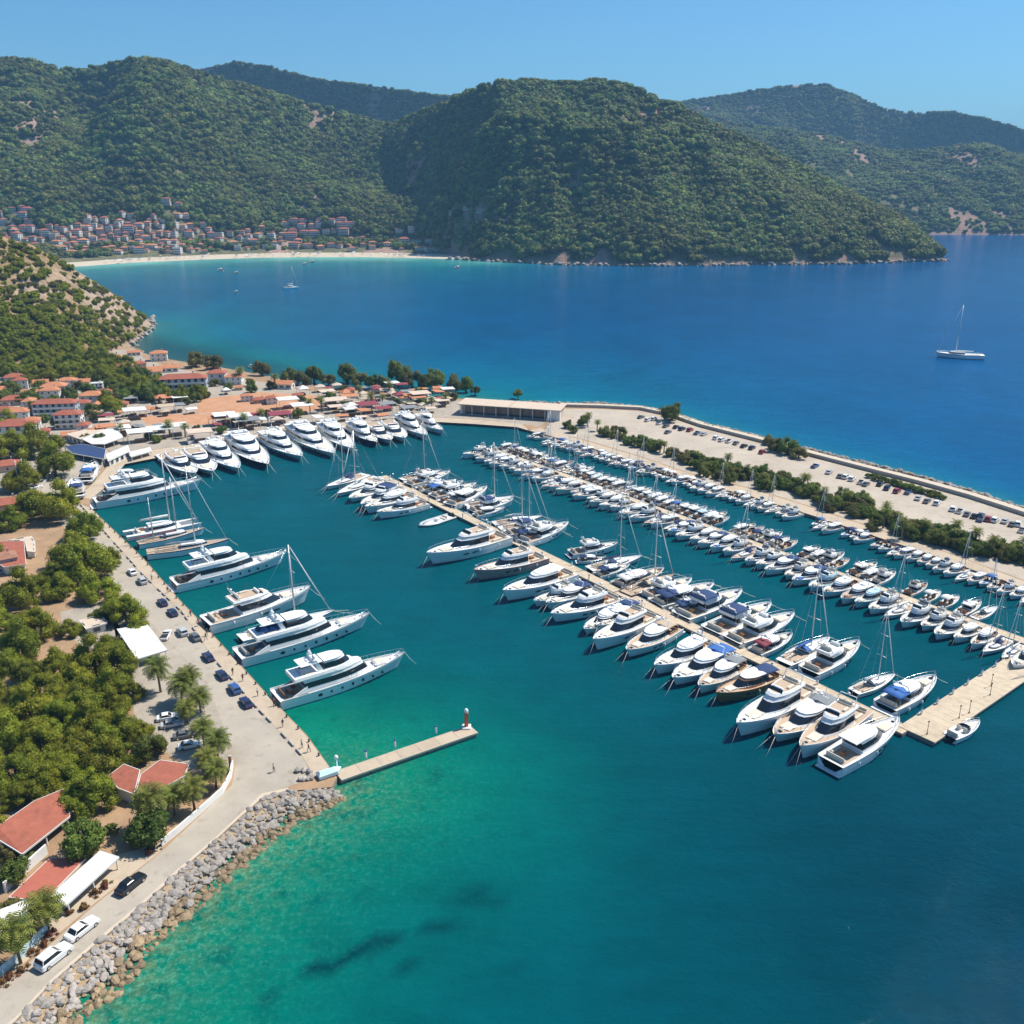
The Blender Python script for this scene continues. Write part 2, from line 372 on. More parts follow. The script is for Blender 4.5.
def hillmat(name, g1, g2, rock, rk=.55, sc=.012, lo0=14):
    m = bpy.data.materials.new(name); m.use_nodes = True; t = m.node_tree; b = t.nodes['Principled BSDF']
    b.inputs['Roughness'].default_value = .95; b.inputs['Specular IOR Level'].default_value = .1
    geo = nd(t, 'ShaderNodeNewGeometry')
    def noise(s, d=5):
        n = nd(t, 'ShaderNodeTexNoise'); n.inputs['Scale'].default_value = s; n.inputs['Detail'].default_value = d
        n.inputs['Roughness'].default_value = .65; t.links.new(geo.outputs['Position'], n.inputs['Vector']); return n
    n1 = noise(.08, 6); n2 = noise(sc, 6); n3 = noise(.25, 5)
    def ramp(n, a, b_):
        mr = nd(t, 'ShaderNodeMapRange'); mr.inputs[1].default_value = a; mr.inputs[2].default_value = b_; t.links.new(n, mr.inputs[0]); return mr.outputs[0]
    mx = nd(t, 'ShaderNodeMix', data_type='RGBA'); mx.inputs[6].default_value = (*g1, 1); mx.inputs[7].default_value = (*g2, 1)
    t.links.new(ramp(n1.outputs['Fac'], .35, .65), mx.inputs[0])
    m2 = nd(t, 'ShaderNodeMix', data_type='RGBA'); m2.inputs[7].default_value = (*rock, 1)
    t.links.new(mx.outputs[2], m2.inputs[6])
    # rock near the waterline and on scattered outcrops
    sx = nd(t, 'ShaderNodeSeparateXYZ'); t.links.new(geo.outputs['Position'], sx.inputs[0])
    lo = nd(t, 'ShaderNodeMapRange'); lo.inputs[1].default_value = lo0; lo.inputs[2].default_value = lo0 * .2; t.links.new(sx.outputs['Z'], lo.inputs[0])
    mxm = nd(t, 'ShaderNodeMath', operation='MAXIMUM'); t.links.new(lo.outputs[0], mxm.inputs[0]); ra = nd(t, 'ShaderNodeAttribute', attribute_name='rock'); t.links.new(ra.outputs['Fac'], mxm.inputs[1])
    t.links.new(mxm.outputs[0], m2.inputs[0])
    m3 = nd(t, 'ShaderNodeHueSaturation'); t.links.new(m2.outputs[2], m3.inputs['Color'])
    mr = nd(t, 'ShaderNodeMapRange'); mr.inputs[1].default_value = .3; mr.inputs[2].default_value = .7; mr.inputs[3].default_value = .65; mr.inputs[4].default_value = 1.3
    t.links.new(n3.outputs['Fac'], mr.inputs[0]); t.links.new(mr.outputs[0], m3.inputs['Value'])
    t.links.new(m3.outputs[0], b.inputs['Base Color'])
    bp = nd(t, 'ShaderNodeBump'); bp.inputs['Strength'].default_value = .7; bp.inputs['Distance'].default_value = 2.
    t.links.new(n3.outputs['Fac'], bp.inputs['Height']); t.links.new(bp.outputs[0], b.inputs['Normal'])
    return m
HM = hillmat('forest floor', (.10, .11, .05), (.20, .165, .09), (.32, .205, .155), .60, .012, 9)
HM3 = hillmat('town hill floor', (.09, .105, .05), (.19, .165, .09), (.33, .22, .17), .60, .012, .4)
HM2 = hillmat('dry headland ground', (.17, .125, .06), (.34, .22, .125), (.36, .27, .20), .66, .02, 3)

hillA = Hill([(-330, 269), (-100, 267), (0, 266), (60, 264.3), (100, 261.3), (200, 256.4), (300, 254), (400, 254.4), (470, 257), (560, 260)],
             [(-330, 75, 2300), (-150, 70, 2100), (-60, 60, 2050), (0, 61, 2000), (25, 61, 2000), (50, 67, 2000), (75, 72, 2000), (100, 69, 1980), (130, 61, 1950), (145, 60, 1930), (165, 65, 1920), (185, 71, 1920), (215, 79, 1940), (250, 89, 1950), (320, 108, 1950), (380, 124, 1950), (450, 150, 1900), (560, 200, 1850)],
             gully=.22, gs=1 / 300., flat=.2, pw=.95, seed=3.3)
hillC = Hill([(230, 237), (300, 240), (340, 243), (380, 247), (420, 251), (455, 256.5), (485, 261), (560, 265), (650, 266), (750, 265), (850, 264), (900, 262), (948, 261)],
             [(230, 170, 1960), (300, 150, 1950), (345, 134, 1960), (385, 127, 1940), (440, 106, 1800), (465, 95, 1720), (500, 82, 1640), (520, 83, 1650), (560, 85, 1660), (600, 82, 1650), (620, 85, 1640), (640, 93, 1640), (680, 109, 1640), (700, 120, 1630), (750, 144, 1610), (800, 169, 1590), (850, 197, 1560), (900, 222, 1530), (930, 247, 1500), (948, 260, 1489)],
             gully=.15, gs=1 / 200., flat=0, pw=.85, seed=8.1)
hillB = Hill([(60, 222), (600, 222)],
             [(60, 110, 2750), (130, 80, 2750), (185, 68, 2750), (235, 58, 2750), (270, 64, 2750), (300, 74, 2750), (340, 82, 2750), (380, 86, 2750), (420, 94, 2750), (450, 97, 2750), (520, 112, 2700), (600, 130, 2700)],
             gully=.13, gs=1 / 260., seed=1.7)
hillD = Hill([(560, 219), (1500, 217)],
             [(560, 130, 3600), (640, 108, 3600), (680, 102, 3600), (720, 97, 3600), (760, 90, 3600), (800, 85, 3600), (825, 85, 3600), (850, 94, 3600), (885, 110, 3600), (920, 114, 3600), (950, 112, 3600), (990, 120, 3600), (1024, 130, 3600), (1120, 150, 3600), (1250, 140, 3600), (1500, 165, 3600)],
             gully=.13, gs=1 / 330., seed=5.5)
hillE = Hill([(620, 236), (1024, 235), (1400, 236)],
             [(620, 118, 2750), (700, 120, 2750), (760, 127, 2750), (830, 137, 2750), (890, 152, 2750), (920, 152, 2750), (960, 145, 2750), (985, 145, 2750), (1024, 157, 2750), (1100, 165, 2750), (1200, 150, 2750), (1400, 180, 2750)],
             gully=.16, gs=1 / 280., seed=2.2)
hillF = Hill([(-330, 470), (-150, 420), (0, 378), (60, 368), (110, 354), (135, 344), (147, 333), (152, 325)],
             [(-330, 160, 620), (-150, 205, 670), (0, 236, 730), (30, 244, 738), (60, 262, 745), (85, 276, 752), (105, 289, 760), (125, 302, 768), (140, 314, 785), (152, 324, 797)],
             gully=.06, gs=1 / 60., back=1.35, pw=.8, rimnoise=3, seed=6.4)
for hl, lst in ((hillA, ((318, 114, 40, .9), (290, 118, 30, .8), (15, 125, 40, .7), (105, 92, 30, .7), (120, 150, 25, .6), (350, 150, 25, .6))),
                (hillC, ((655, 118, 34, 1), (640, 128, 26, .9), (690, 140, 26, .8), (672, 150, 18, .7), (575, 195, 22, .6), (510, 218, 22, 1), (480, 214, 20, 1), (600, 258, 22, 1), (560, 260, 20, .9), (640, 258, 16, .8), (828, 245, 22, 1), (850, 250, 22, 1), (880, 252, 20, 1), (915, 256, 20, 1), (750, 255, 14, .8), (800, 205, 14, .6), (735, 178, 14, .6)))):
    q = [(hl.hit(px, py), rx, am) for px, py, rx, am in lst]; hl.out = [(p[0], p[1], rx, am) for p, rx, am in q if p]
for h, n, a, b, mt in ((hillA, 'hill', 190, 130, HM3), (hillC, 'hill', 220, 130, HM), (hillB, 'hill', 90, 60, HM), (hillD, 'hill', 110, 60, HM), (hillE, 'hill', 110, 60, HM), (hillF, 'headland', 150, 90, HM2)):
    struct(n, h.mesh(n, a, b, mt))

# ------------------------------------------------------------------ coast lines and flat land
QZ = 1.1
def GP(pts, z=0): return [G(a, b, z) for a, b in pts]
rock_line = GP([(20, 1085), (85, 1018), (125, 988), (150, 948), (175, 928), (205, 903), (235, 873), (255, 853), (285, 832), (317, 813), (345, 796)])
rock_top = GP([(-60, 1085), (15, 1022), (50, 985), (100, 941), (140, 908), (175, 876), (215, 841), (241, 817), (264, 797), (289, 791), (332, 787)], QZ)
wq = GP([(337, 777), (307, 735), (270, 697), (234.6, 658), (203, 623.5), (180, 600), (144, 558.6), (90, 507)], QZ)
nq = GP([(90, 500), (107, 485), (124, 463), (165, 455), (255, 441), (340, 429), (400, 422), (440, 421), (475, 423), (517, 426), (530, 430), (560, 438), (590, 447), (640, 463), (690, 480), (755, 497), (813, 515), (873, 535), (928, 553), (983, 573), (1024, 588), (1200, 650)], QZ)
outer = GP([(1200, 560), (1030, 512), (968, 492), (918, 478), (863, 464), (813, 452), (755, 437), (700, 424), (670, 414), (640, 408), (600, 405), (540, 404), (480, 402)], QZ)
north = GP([(465, 399), (400, 394), (340, 389), (300, 384), (262, 375), (230, 369), (200, 364.5), (170, 359.5), (145, 354), (134, 347), (120, 345), (60, 360), (0, 370), (-330, 450)], QZ)
west = GP([(-520, 600), (-420, 1000), (-300, 1085)], QZ)
land = rock_top + wq + nq + outer + north + west
mb = MB(); mb.prism(land, -3, QZ, M['soil'], M['quayside']); struct('ground', mb.mesh('ground'))
def sheet(name, pts, lvl, m, px=True):
    z = QZ + .006 * lvl; mb = MB(); P_ = GP(pts, z) if px else pts
    mb.prism(P_, z - .004, z, m); return struct(name, mb.mesh(name))
# quay promenade strip, road, yards
qi = [(303, 757), (281, 733), (256, 707), (215, 660), (182, 612), (144, 576), (78, 502)]
sheet('quay', [(336, 776), (306, 735.5), (269, 697.5), (233.6, 658.5), (202, 624), (179, 600.5), (143, 559), (90, 508)] + [(78, 503)] + qi[::-1][1:] + [(315, 777)], 2, M['quay'])
sheet('quay', [(91, 499), (108, 485), (125, 464), (166, 456), (255, 442), (340, 430), (400, 423), (440, 422), (475, 424), (517, 427), (529, 430.5), (522, 424), (470, 419), (420, 417), (340, 423), (255, 435), (165, 448), (118, 455), (96, 480), (80, 497)], 2, M['quay'])
sheet('quay', [(529, 430.5), (560, 438.5), (590, 447.5), (640, 463.5), (690, 480.5), (755, 497.5), (813, 515.5), (873, 535.5), (928, 553.5), (983, 573.5), (1024, 588.5), (1200, 651), (1200, 640), (1024, 581), (928, 546), (873, 528), (813, 508), (755, 490), (690, 474), (640, 457), (590, 442), (540, 428)], 2, M['quay'])
sheet('road', [(-60, 1075), (15, 1017), (50, 980), (100, 936), (140, 903), (175, 871), (215, 837), (241, 813), (262, 793), (287, 787), (313, 778), (303, 757.5), (281, 733.5), (256, 707.5), (215, 660.5), (182, 612.5), (144, 576.5), (77, 503), (90, 480), (112, 455), (100, 444), (76, 444), (67, 457), (41, 490), (52, 515), (82, 545), (120, 592), (150, 622), (172, 645), (207, 682), (221, 720), (236, 762), (232, 785), (200, 816), (160, 853), (95, 905), (0, 988), (-80, 1050)], 1, M['road'])
sheet('kerb_strip', [(-60, 1084), (15, 1021), (50, 984), (100, 940), (140, 907), (175, 875), (215, 840), (241, 816), (264, 796), (289, 790), (288, 787.5), (262, 793.2), (241, 813.2), (215, 837.2), (175, 871.2), (140, 903.2), (100, 936.2), (50, 980.2), (15, 1017.2), (-60, 1075.2)], 3, M['kerb'])
sheet('yard', [(110, 597), (121, 592), (150, 621.5), (172, 644.5), (207, 681.5), (221, 719.5), (235.5, 762), (222, 772), (196, 772), (140, 735), (128, 690), (116, 640)], 1.5, M['yard'])
sheet('yard', [(60, 612), (100, 600), (122, 630), (118, 645), (88, 650), (64, 632)], 1.5, M['yard'])
sheet('verge', [(95, 903), (160, 852), (163, 842), (118, 855), (60, 905), (30, 940), (10, 975)], 1.4, M['quay'])
sheet('verge', [(545, 430), (590, 441), (640, 456), (690, 473), (755, 489), (813, 507), (873, 527), (928, 545), (1024, 580), (1200, 639), (1200, 570), (1030, 519), (968, 499), (918, 485), (863, 471), (813, 458), (755, 442), (700, 428), (668, 417), (640, 411), (600, 409), (562, 409)], .4, M['sandlot'])
sheet('car_park', [(560, 419), (600, 412), (650, 413), (668, 420), (700, 432), (755, 447), (813, 464), (863, 478), (918, 492), (968, 508), (1024, 524), (1200, 580), (1200, 640), (1024, 566), (983, 553), (928, 536), (873, 519), (813, 500), (755, 482), (690, 461), (640, 444), (590, 431)], 1, M['sandlot'])
sheet('plaza', [(200, 399), (262, 392), (320, 396), (322, 410), (272, 413), (225, 416), (195, 412)], 1, M['terra'])
sheet('plaza', [(140, 417), (190, 413), (218, 415), (212, 424), (150, 428)], 1.2, M['terra'])
sheet('plaza', [(72, 434), (112, 421), (130, 440), (200, 432), (420, 408), (560, 410), (540, 426), (470, 418.6), (420, 416.6), (340, 422.6), (255, 434.6), (165, 447.6), (118, 454)], .5, M['yard'])
sheet('village_ground', [(-60, 470), (-60, 385), (0, 374), (60, 364), (110, 350), (134, 349), (145, 359), (170, 367), (200, 373), (262, 382), (300, 390), (340, 393), (400, 396), (470, 401), (540, 406), (556, 412), (460, 412), (300, 425), (118, 450), (100, 446), (70, 440), (60, 470), (30, 500)], .3, M['yard'])
# beach
def lofted_strip(name, a, b, m):
    V = [(*G(x, y), .7 + 0) for x, y in a] + [(*G(x, y), .9) for x, y in b]; n = len(a)
    mb = MB(); mb.add(V, [(i, i + 1, n + i + 1, n + i) for i in range(n - 1)], m); return struct(name, mb.mesh(name))
mb = MB()
bx = [(60, 268, 259), (90, 266, 258), (130, 263, 257), (200, 260, 255), (260, 258, 253), (300, 257.4, 252), (360, 257.3, 251), (400, 258, 251.5), (440, 259, 253.5), (470, 260.3, 257), (490, 261.5, 260.3)]
V = []
for x, y0, y1 in bx: V += [(*G(x, y0), -.3), (*G(x, y0 - .8), .5), (*G(x, y0 - 1.9), 1.2), (*G(x, y0 - min(3.6, y0 - y1 + 1.)), 1.7)]
mb.add(V, [(4 * i + k, 4 * i + 4 + k, 4 * i + 5 + k, 4 * i + 1 + k) for i in range(len(bx) - 1) for k in range(3)], M['beach'], True)
struct('beach', mb.mesh('beach'))

# ------------------------------------------------------------------ sea
def axis(lo, hi, st, far0, far1, g=1.18):
    a = list(np.arange(lo, hi + st, st)); s_ = st; x = a[0]; L = []
    while x > far0: s_ *= g; x -= s_; L.append(x)
    s_ = st; x = a[-1]; U = []
    while x < far1: s_ *= g; x += s_; U.append(x)
    return np.array(L[::-1] + a + U)
xs = axis(-270, 330, 2.6, -6500, 6500); ys = axis(70, 560, 2.6, -300, 6500, 1.10)
X, Y = np.meshgrid(xs, ys, indexing='ij')
sw_line = rock_line + wq[:1]
d_sw = seg_dist(X, Y, sw_line); d_wq = seg_dist(X, Y, wq)
beach_l = GP([(-200, 275), (60, 268), (130, 263), (200, 260), (300, 257.5), (400, 258), (440, 259), (480, 261)])
d_b = seg_dist(X, Y, beach_l); d_n = seg_dist(X, Y, north[:9] + GP([(134, 345), (152, 325)])); d_o = seg_dist(X, Y, outer + north[:2])
harbour = nq + [G(1300, 800)] + wq[:1] + wq
n_ = fbm(X / 40., Y / 40., 4) - .5
shal = np.exp(-(np.maximum(d_sw + 22 * n_, 0) / 28.) ** 1.5) * 1.0 + 0.24 * np.exp(-np.maximum(d_wq + 12 * n_ - 3, 0) / 11.)
edge = np.exp(-d_sw / 5.) + .7 * np.exp(-d_o / 4.) + .7 * np.exp(-d_n / 8.)
bay = 1.2 * np.exp(-np.maximum(d_b, 0) / 215.) * (.35 + .65 * sm(120, -160, X)) + .66 * np.exp(-d_n / 95.) + .5 * np.exp(-np.maximum(d_o + 10 * n_, 0) / 15.) 
bay = bay * (1 - .0 * X) 
beachf = np.exp(-d_b / 26.) * 1.0
out_pt = inside(X, Y, nq + [G(1200, 560)] + outer[1:] + north[:3])
north_of = sm(-10, 60, d_o) * 0
# side of breakwater: open sea lies north-east of it
dirx, diry = outer[0][0] - outer[-1][0], outer[0][1] - outer[-1][1]; Ln = math.hypot(dirx, diry)
side = ((X - outer[-1][0]) * (-diry) + (Y - outer[-1][1]) * dirx) / Ln
openw = sm(-12, 30, side) * sm(600, 380, np.hypot(X - G(60, 470)[0], Y - G(60, 470)[1])) ; openw = sm(-12, 40, side)
bay *= sm(-25, 5, side)
low = sm(G(700, 600)[1], G(700, 1000)[1], Y) * sm(-20, 80, X)
grass = np.zeros(X.shape)
for px, py, rx, ry, a in ((322, 967, 15, 5, 1), (350, 958, 16, 8, 1), (380, 944, 20, 9, .8), (330, 938, 9, 4, .5), (440, 925, 24, 10, .7), (400, 965, 10, 6, .7), (300, 905, 10, 5, .5), (480, 905, 30, 14, .5), (262, 1000, 20, 10, .6), (335, 905, 8, 4, .4), (380, 830, 10, 4, .25), (520, 960, 20, 10, .3)):
    gx, gy = G(px, py); hx = G(px + rx, py)[0] - gx; hy = gy - G(px, py + ry)[1]
    q = ((X - gx + 5 * (fbm(X / 7., Y / 7. + 9, 3) - .5)) / hx) ** 2 + ((Y - gy + 6 * (fbm(X / 6. + 5, Y / 6., 3) - .5)) / hy) ** 2
    grass = np.maximum(grass, a * sm(1.5, .5, q))
nx, ny = len(xs), len(ys)
V = np.stack([X, Y, np.zeros_like(X)], -1).reshape(-1, 3)
i = (np.arange(nx - 1)[:, None] * ny + np.arange(ny - 1)[None]).ravel(); F = np.stack([i, i + ny, i + ny + 1, i + 1], 1)
wm = bpy.data.materials.new('sea water'); wm.use_nodes = True; t = wm.node_tree; b = t.nodes['Principled BSDF']
b.inputs['Roughness'].default_value = .06; b.inputs['IOR'].default_value = 1.33; b.inputs['Specular IOR Level'].default_value = .07
geo = nd(t, 'ShaderNodeNewGeometry')
def wnoise(sc, det, sxyz=(1, 1, 1), rough=.55):
    mp = nd(t, 'ShaderNodeMapping'); mp.inputs['Scale'].default_value = sxyz; t.links.new(geo.outputs['Position'], mp.inputs[0])
    n = nd(t, 'ShaderNodeTexNoise'); n.inputs['Scale'].default_value = sc; n.inputs['Detail'].default_value = det; n.inputs['Roughness'].default_value = rough
    t.links.new(mp.outputs[0], n.inputs['Vector']); return n.outputs['Fac']
def attr(n): a = nd(t, 'ShaderNodeAttribute', attribute_name=n); return a.outputs['Fac']
def mapr(x, a, b_, c=0., d=1.):
    mr = nd(t, 'ShaderNodeMapRange'); t.links.new(x, mr.inputs[0])
    for k, v in zip((1, 2, 3, 4), (a, b_, c, d)): mr.inputs[k].default_value = v
    return mr.outputs[0]
def mixc(fac, a, bcol):
    m_ = nd(t, 'ShaderNodeMix', data_type='RGBA')
    if hasattr(fac, 'links'): t.links.new(fac, m_.inputs[0])
    else: m_.inputs[0].default_value = fac
    for k, q in ((6, a), (7, bcol)):
        if hasattr(q, 'links'): t.links.new(q, m_.inputs[k])
        else: m_.inputs[k].default_value = (*q, 1)
    return m_.outputs[2]
def mul(a, c):
    m_ = nd(t, 'ShaderNodeMath', operation='MULTIPLY'); t.links.new(a, m_.inputs[0])
    if hasattr(c, 'links'): t.links.new(c, m_.inputs[1])
    else: m_.inputs[1].default_value = c
    return m_.outputs[0]
WATER = dict(harb=(.0, .066, .087), deep=(.0, .060, .182), low=(.0, .032, .054), green=(.0, .16, .10), bay=(.0, .19, .205), beach=(.16, .50, .42), grass=(.0, .030, .040), edge=(.16, .20, .09))
c = mixc(attr('openw'), WATER['harb'], WATER['deep'])
c = mixc(attr('low'), c, WATER['low'])
c = mixc(attr('bay'), c, WATER['bay'])
c = mixc(attr('shal'), c, WATER['green'])
c = mixc(attr('beachf'), c, WATER['beach'])
c = mixc(mul(attr('edge'), mapr(wnoise(.55, 5, rough=.7), .40, .62)), c, WATER['edge'])
c = mixc(mul(attr('shal'), mapr(wnoise(.16, 5), .55, .72, 0, .55)), c, WATER['grass'])
c = mixc(attr('grass'), c, WATER['grass'])
c = mixc(mul(attr('rub'), mapr(wnoise(1.1, 3, rough=.8), .5, .7)), c, (.05, .36, .26))
c = mixc(mul(attr('rub'), mapr(wnoise(.9, 3, (1, 1, 3), rough=.8), .55, .68, 0, .75)), c, (.01, .06, .05))
hs = nd(t, 'ShaderNodeHueSaturation'); t.links.new(c, hs.inputs['Color']); t.links.new(mapr(wnoise(.02, 6, (1, .6, 1), .65), .3, .7, .86, 1.14), hs.inputs['Value'])
h2 = nd(t, 'ShaderNodeHueSaturation'); t.links.new(hs.outputs[0], h2.inputs['Color']); t.links.new(mapr(wnoise(.10, 6, (.6, 1.6, 1), .7), .3, .7, .88, 1.12), h2.inputs['Value'])
t.links.new(h2.outputs[0], b.inputs['Base Color'])
ad = nd(t, 'ShaderNodeMath', operation='ADD'); t.links.new(wnoise(.45, 6, (1, 1.5, 1), .6), ad.inputs[0]); t.links.new(mul(wnoise(1.9, 3, (1, 1.3, 1)), .35), ad.inputs[1])
bp = nd(t, 'ShaderNodeBump'); bp.inputs['Strength'].default_value = .4; bp.inputs['Distance'].default_value = .6
t.links.new(ad.outputs[0], bp.inputs['Height']); t.links.new(bp.outputs[0], b.inputs['Normal'])
t.links.new(mapr(attr('low'), 0., .6, .15, .03), b.inputs['Roughness']); t.links.new(mapr(attr('low'), .15, .8, .07, .14), b.inputs['Specular IOR Level'])
wme = np_mesh('sea', V, F, wm, smooth=True)
for nme, arr in (('openw', openw), ('low', low), ('bay', bay), ('shal', shal), ('beachf', beachf), ('edge', edge), ('grass', grass), ('rub', .9 * np.exp(-d_sw / 11.) + .35 * np.exp(-d_o / 6.))):
    at = wme.attributes.new(nme, 'FLOAT', 'POINT'); at.data.foreach_set('value', np.clip(arr, 0, 1).astype(np.float32).ravel())
struct('sea', wme)
mb = MB(); mb.add([(-6600, -400, -6), (6600, -400, -6), (6600, 6600, -6), (-6600, 6600, -6)], [(0, 1, 2, 3)], M['soil']); struct('seabed', mb.mesh('seabed'))

# ------------------------------------------------------------------ haze
HAZE = 1.0e-4
if HAZE:
    hm = bpy.data.materials.new('sea haze'); hm.use_nodes = True; t = hm.node_tree; t.nodes.clear()
    out = nd(t, 'ShaderNodeOutputMaterial'); pv = nd(t, 'ShaderNodeVolumePrincipled')
    pv.inputs['Color'].default_value = (.30, .62, 1.0, 1); pv.inputs['Density'].default_value = HAZE; pv.inputs['Anisotropy'].default_value = 0.0
    t.links.new(pv.outputs[0], out.inputs['Volume'])
    mb = MB(); mb.box((0, 3100, -7), (13600, 7400, 480), hm); struct('haze', mb.mesh('haze'), 'stuff')
# ------------------------------------------------------------------ quays' pontoons and piers
def slab(name, label, cat, a, b, wid, top, m, thick=.9, seams=3.):
    """a deck between two ground points, on piles"""
    ax, ay = a; bx_, by_ = b; L = math.hypot(bx_ - ax, by_ - ay); ang = math.atan2(by_ - ay, bx_ - ax)
    t = thing(name, label, cat, (ax, ay, 0), ang)
    k = max(1, int(round(L / seams))); st = L / k; mb = MB()
    for i in range(k): mb.box((st * (i + .5), 0, top - .25 - .003 * (i % 2)), (st - .05, wid - .1, .25), m)
    link('deck', mb.mesh('deck'), t)
    mb = MB(); mb.box((L / 2, 0, top - thick), (L, wid - .5, thick - .26), M['quayside']); link('float', mb.mesh('float'), t)
    mb = MB()
    for s_ in (-1, 1): link('edge_beam', MB().box((L / 2, s_ * (wid / 2 - .02), top - .32), (L, .16, .36), M['kerb']).mesh('edge_beam'), t)
    pl = MB().lathe([(.2, -3), (.2, top - .36)], M['black'], (0, 0, 0), 8).mesh('pile')
    for i in range(int(L / 12) + 1):
        for s_ in (-1, 1): link('pile', pl, t).location = (min(6 + 12 * i, L - .5), s_ * (wid / 2 - .4), 0)
    return t, L, ang
pA, pB = G(382, 476, .9), G(907, 731, .9)
slab('pontoon', 'long tan pontoon with yachts on both sides reaching to the T shaped pier head', 'pontoon', pA, pB, 3.4, .9, M['pontoon'])
qA, qB = G(492, 449, .9), G(1100, 668, .9)
slab('pontoon', 'thin pontoon packed with small boats, parallel to the tree lined quay', 'pontoon', qA, qB, 3.0, .9, M['pontoon'])
hA, hB = G(916.5, 734.5, .95), G(1120, 600, .95)
slab('pier', 'wide bare tan pier head closing the marina at right', 'pier', hA, hB, 7.6, 1.0, M['pontoon'], 1.0, 2.4)
sA, sB = G(338, 776, 1.), G(474, 729, 1.)
slab('pier', 'short tan concrete pier with a red and white beacon on its tip', 'pier', sA, sB, 3.2, 1.05, M['quay'], 1.2, 4.)

# ------------------------------------------------------------------ boat shells
def hull_parts(L, B, fb, rise=.45, side='gel', boot='boot', deck='deckw', bul=.28, n=14, full=2.1, stern=.9, rake=.07, stripe=None):
    H = MB(); D = MB(); secs = []; dk = []
    for i in range(n + 1):
        t = i / n; t = 1 - (1 - t) ** 1.25
        u = max(0, (t - .38) / .62)
        bs = B / 2 * (stern + (1 - stern) * min(1, t / .35)) * max(0, 1 - u ** full) ** .8 + .02
        bw = max(.015, bs * (.92 - .62 * u ** 1.6)); z = fb * (1 + rise * t ** 1.8 - .06 * math.sin(math.pi * t))
        x0 = -L / 2 + t * L * (1 - rake); xr = rake * L * u ** 2.2
        xx = lambda zz: x0 + xr * min(1, max(0, zz / z))
        pts = [(0, -.6), (bw * .9, -.25), (bw, .02), (bw + (bs - bw) * .18, .22), (bw + (bs - bw) * .62, z * .55), (bs * .985, z * .84), (bs, z), (bs - min(.1, bs * .5), z), (max(bs - .12, bs * .45), z - bul)]
        secs.append([(xx(q[1]), q[0], q[1]) for q in pts])
        dk.append((xx(z - bul), max(bs - .115, bs * .46), z - bul + .01))
    k = len(secs[0]); mats = ['boot', 'boot', boot, side, side, side, side, side]
    if stripe: mats[5] = stripe
    for sgn in (1, -1):
        for r in range(k - 1):
            vs = [(x, sgn * y, z) for s_ in secs for (x, y, z) in (s_[r], s_[r + 1])]
            fs = [(2 * i, 2 * i + 2, 2 * i + 3, 2 * i + 1)[::sgn] for i in range(n)]
            H.add(vs, fs, M[mats[r]], True)
        tr = [(x, sgn * y, z) for x, y, z in secs[0]]
        H.add(tr, [tuple(range(k))[::-sgn]], M[side])
    V = [(x, s_ * y, z) for x, y, z in dk for s_ in (1, -1)]
    D.add(V, [(2 * i + 1, 2 * i + 3, 2 * i + 2, 2 * i) for i in range(n)], M[deck])
    zf = lambda x: np.interp(x, [q[0] for q in dk], [q[2] for q in dk]) + bul
    bf = lambda x: np.interp(x, [q[0] for q in dk], [q[1] for q in dk])
    return H, D, zf, bf
def rail(zf, bf, x0, x1, h=.75, inset=.02, n=9, r=.035, m='steel'):
    mb = MB(); L_ = []; Rr = []
    for i in range(n):
        x = x0 + (x1 - x0) * i / (n - 1); y = max(float(bf(x)) - inset, .05); z = float(zf(x))
        L_.append((x, y, z + h)); Rr.append((x, -y, z + h))
        for q in (1, -1): mb.tube([(x, q * y, z - .05), (x, q * y, z + h)], r * .8, M[m], 4)
    mb.tube(L_ + Rr[::-1], r, M[m], 4)
    return mb
def ring(x0, x1, w, z, nose=.5, n=6):
    pts = []
    for i in range(n + 1):
        s_ = i / n; s_ = 1 - (1 - s_) ** 1.5
        pts.append((x0 + (x1 - x0) * s_, w / 2 * (1 - nose * max(0, (s_ - .45) / .55) ** 2)))
    R_ = [(x, -y, z) for x, y in pts] + [(x1 + .06 * w, 0, z)] + [(x, y, z) for x, y in pts[::-1]]
    return R_
def house(B_, Gm, x0, x1, w, z0, h, fr=.8, rr=.15, inn=.12, band=(.35, .85), body='gel', nose=.5, over=.12, bandback=0., roofm=None):
    """cabin body into B_ and its dark window band into Gm; fr / rr: how far front and rear lean in over the height"""
    f = lambda k, o=0: ring(x0 + rr * h * k - o, x1 - fr * h * k + o, w - 2 * inn * h * k + 2 * o, z0 + h * k, nose)
    B_.rings([f(0), f(.5), f(1)], M[body], cap0=False, cap1=True)
    r1 = f(1, over); r2 = [(x, y, z + .11) for x, y, z in r1]; r1 = [(x, y, z + .003) for x, y, z in r1]
    B_.rings([r1, r2], M[roofm or body])
    if band:
        a, b2 = f(band[0], .03), f(band[1], .03); n = len(a); st = 1 if bandback else 0
        Gm.add(a + b2, [(i, i + 1, n + i + 1, n + i) for i in range(st, n - 1 - st)], M['glass'])
        Gm.add([(x - .002, y * .998, z) for x, y, z in (b2[:1] + a[:1] + a[-1:] + b2[-1:])], [(0, 1, 2, 3)], M['glass'])
    return z0 + h + .12
def seat(mb, x, y, z, lx, ly, m, back=None, h=.42):
    mb.bbox((x, y, z), (lx, ly, h), M[m], .08)
    if back == 'r': mb.bbox((x - lx / 2 + .12, y, z + h - .02), (.24, ly, .4), M[m], .06)
    if back == 'l': mb.bbox((x + lx / 2 - .12, y, z + h - .02), (.24, ly, .4), M[m], .06)
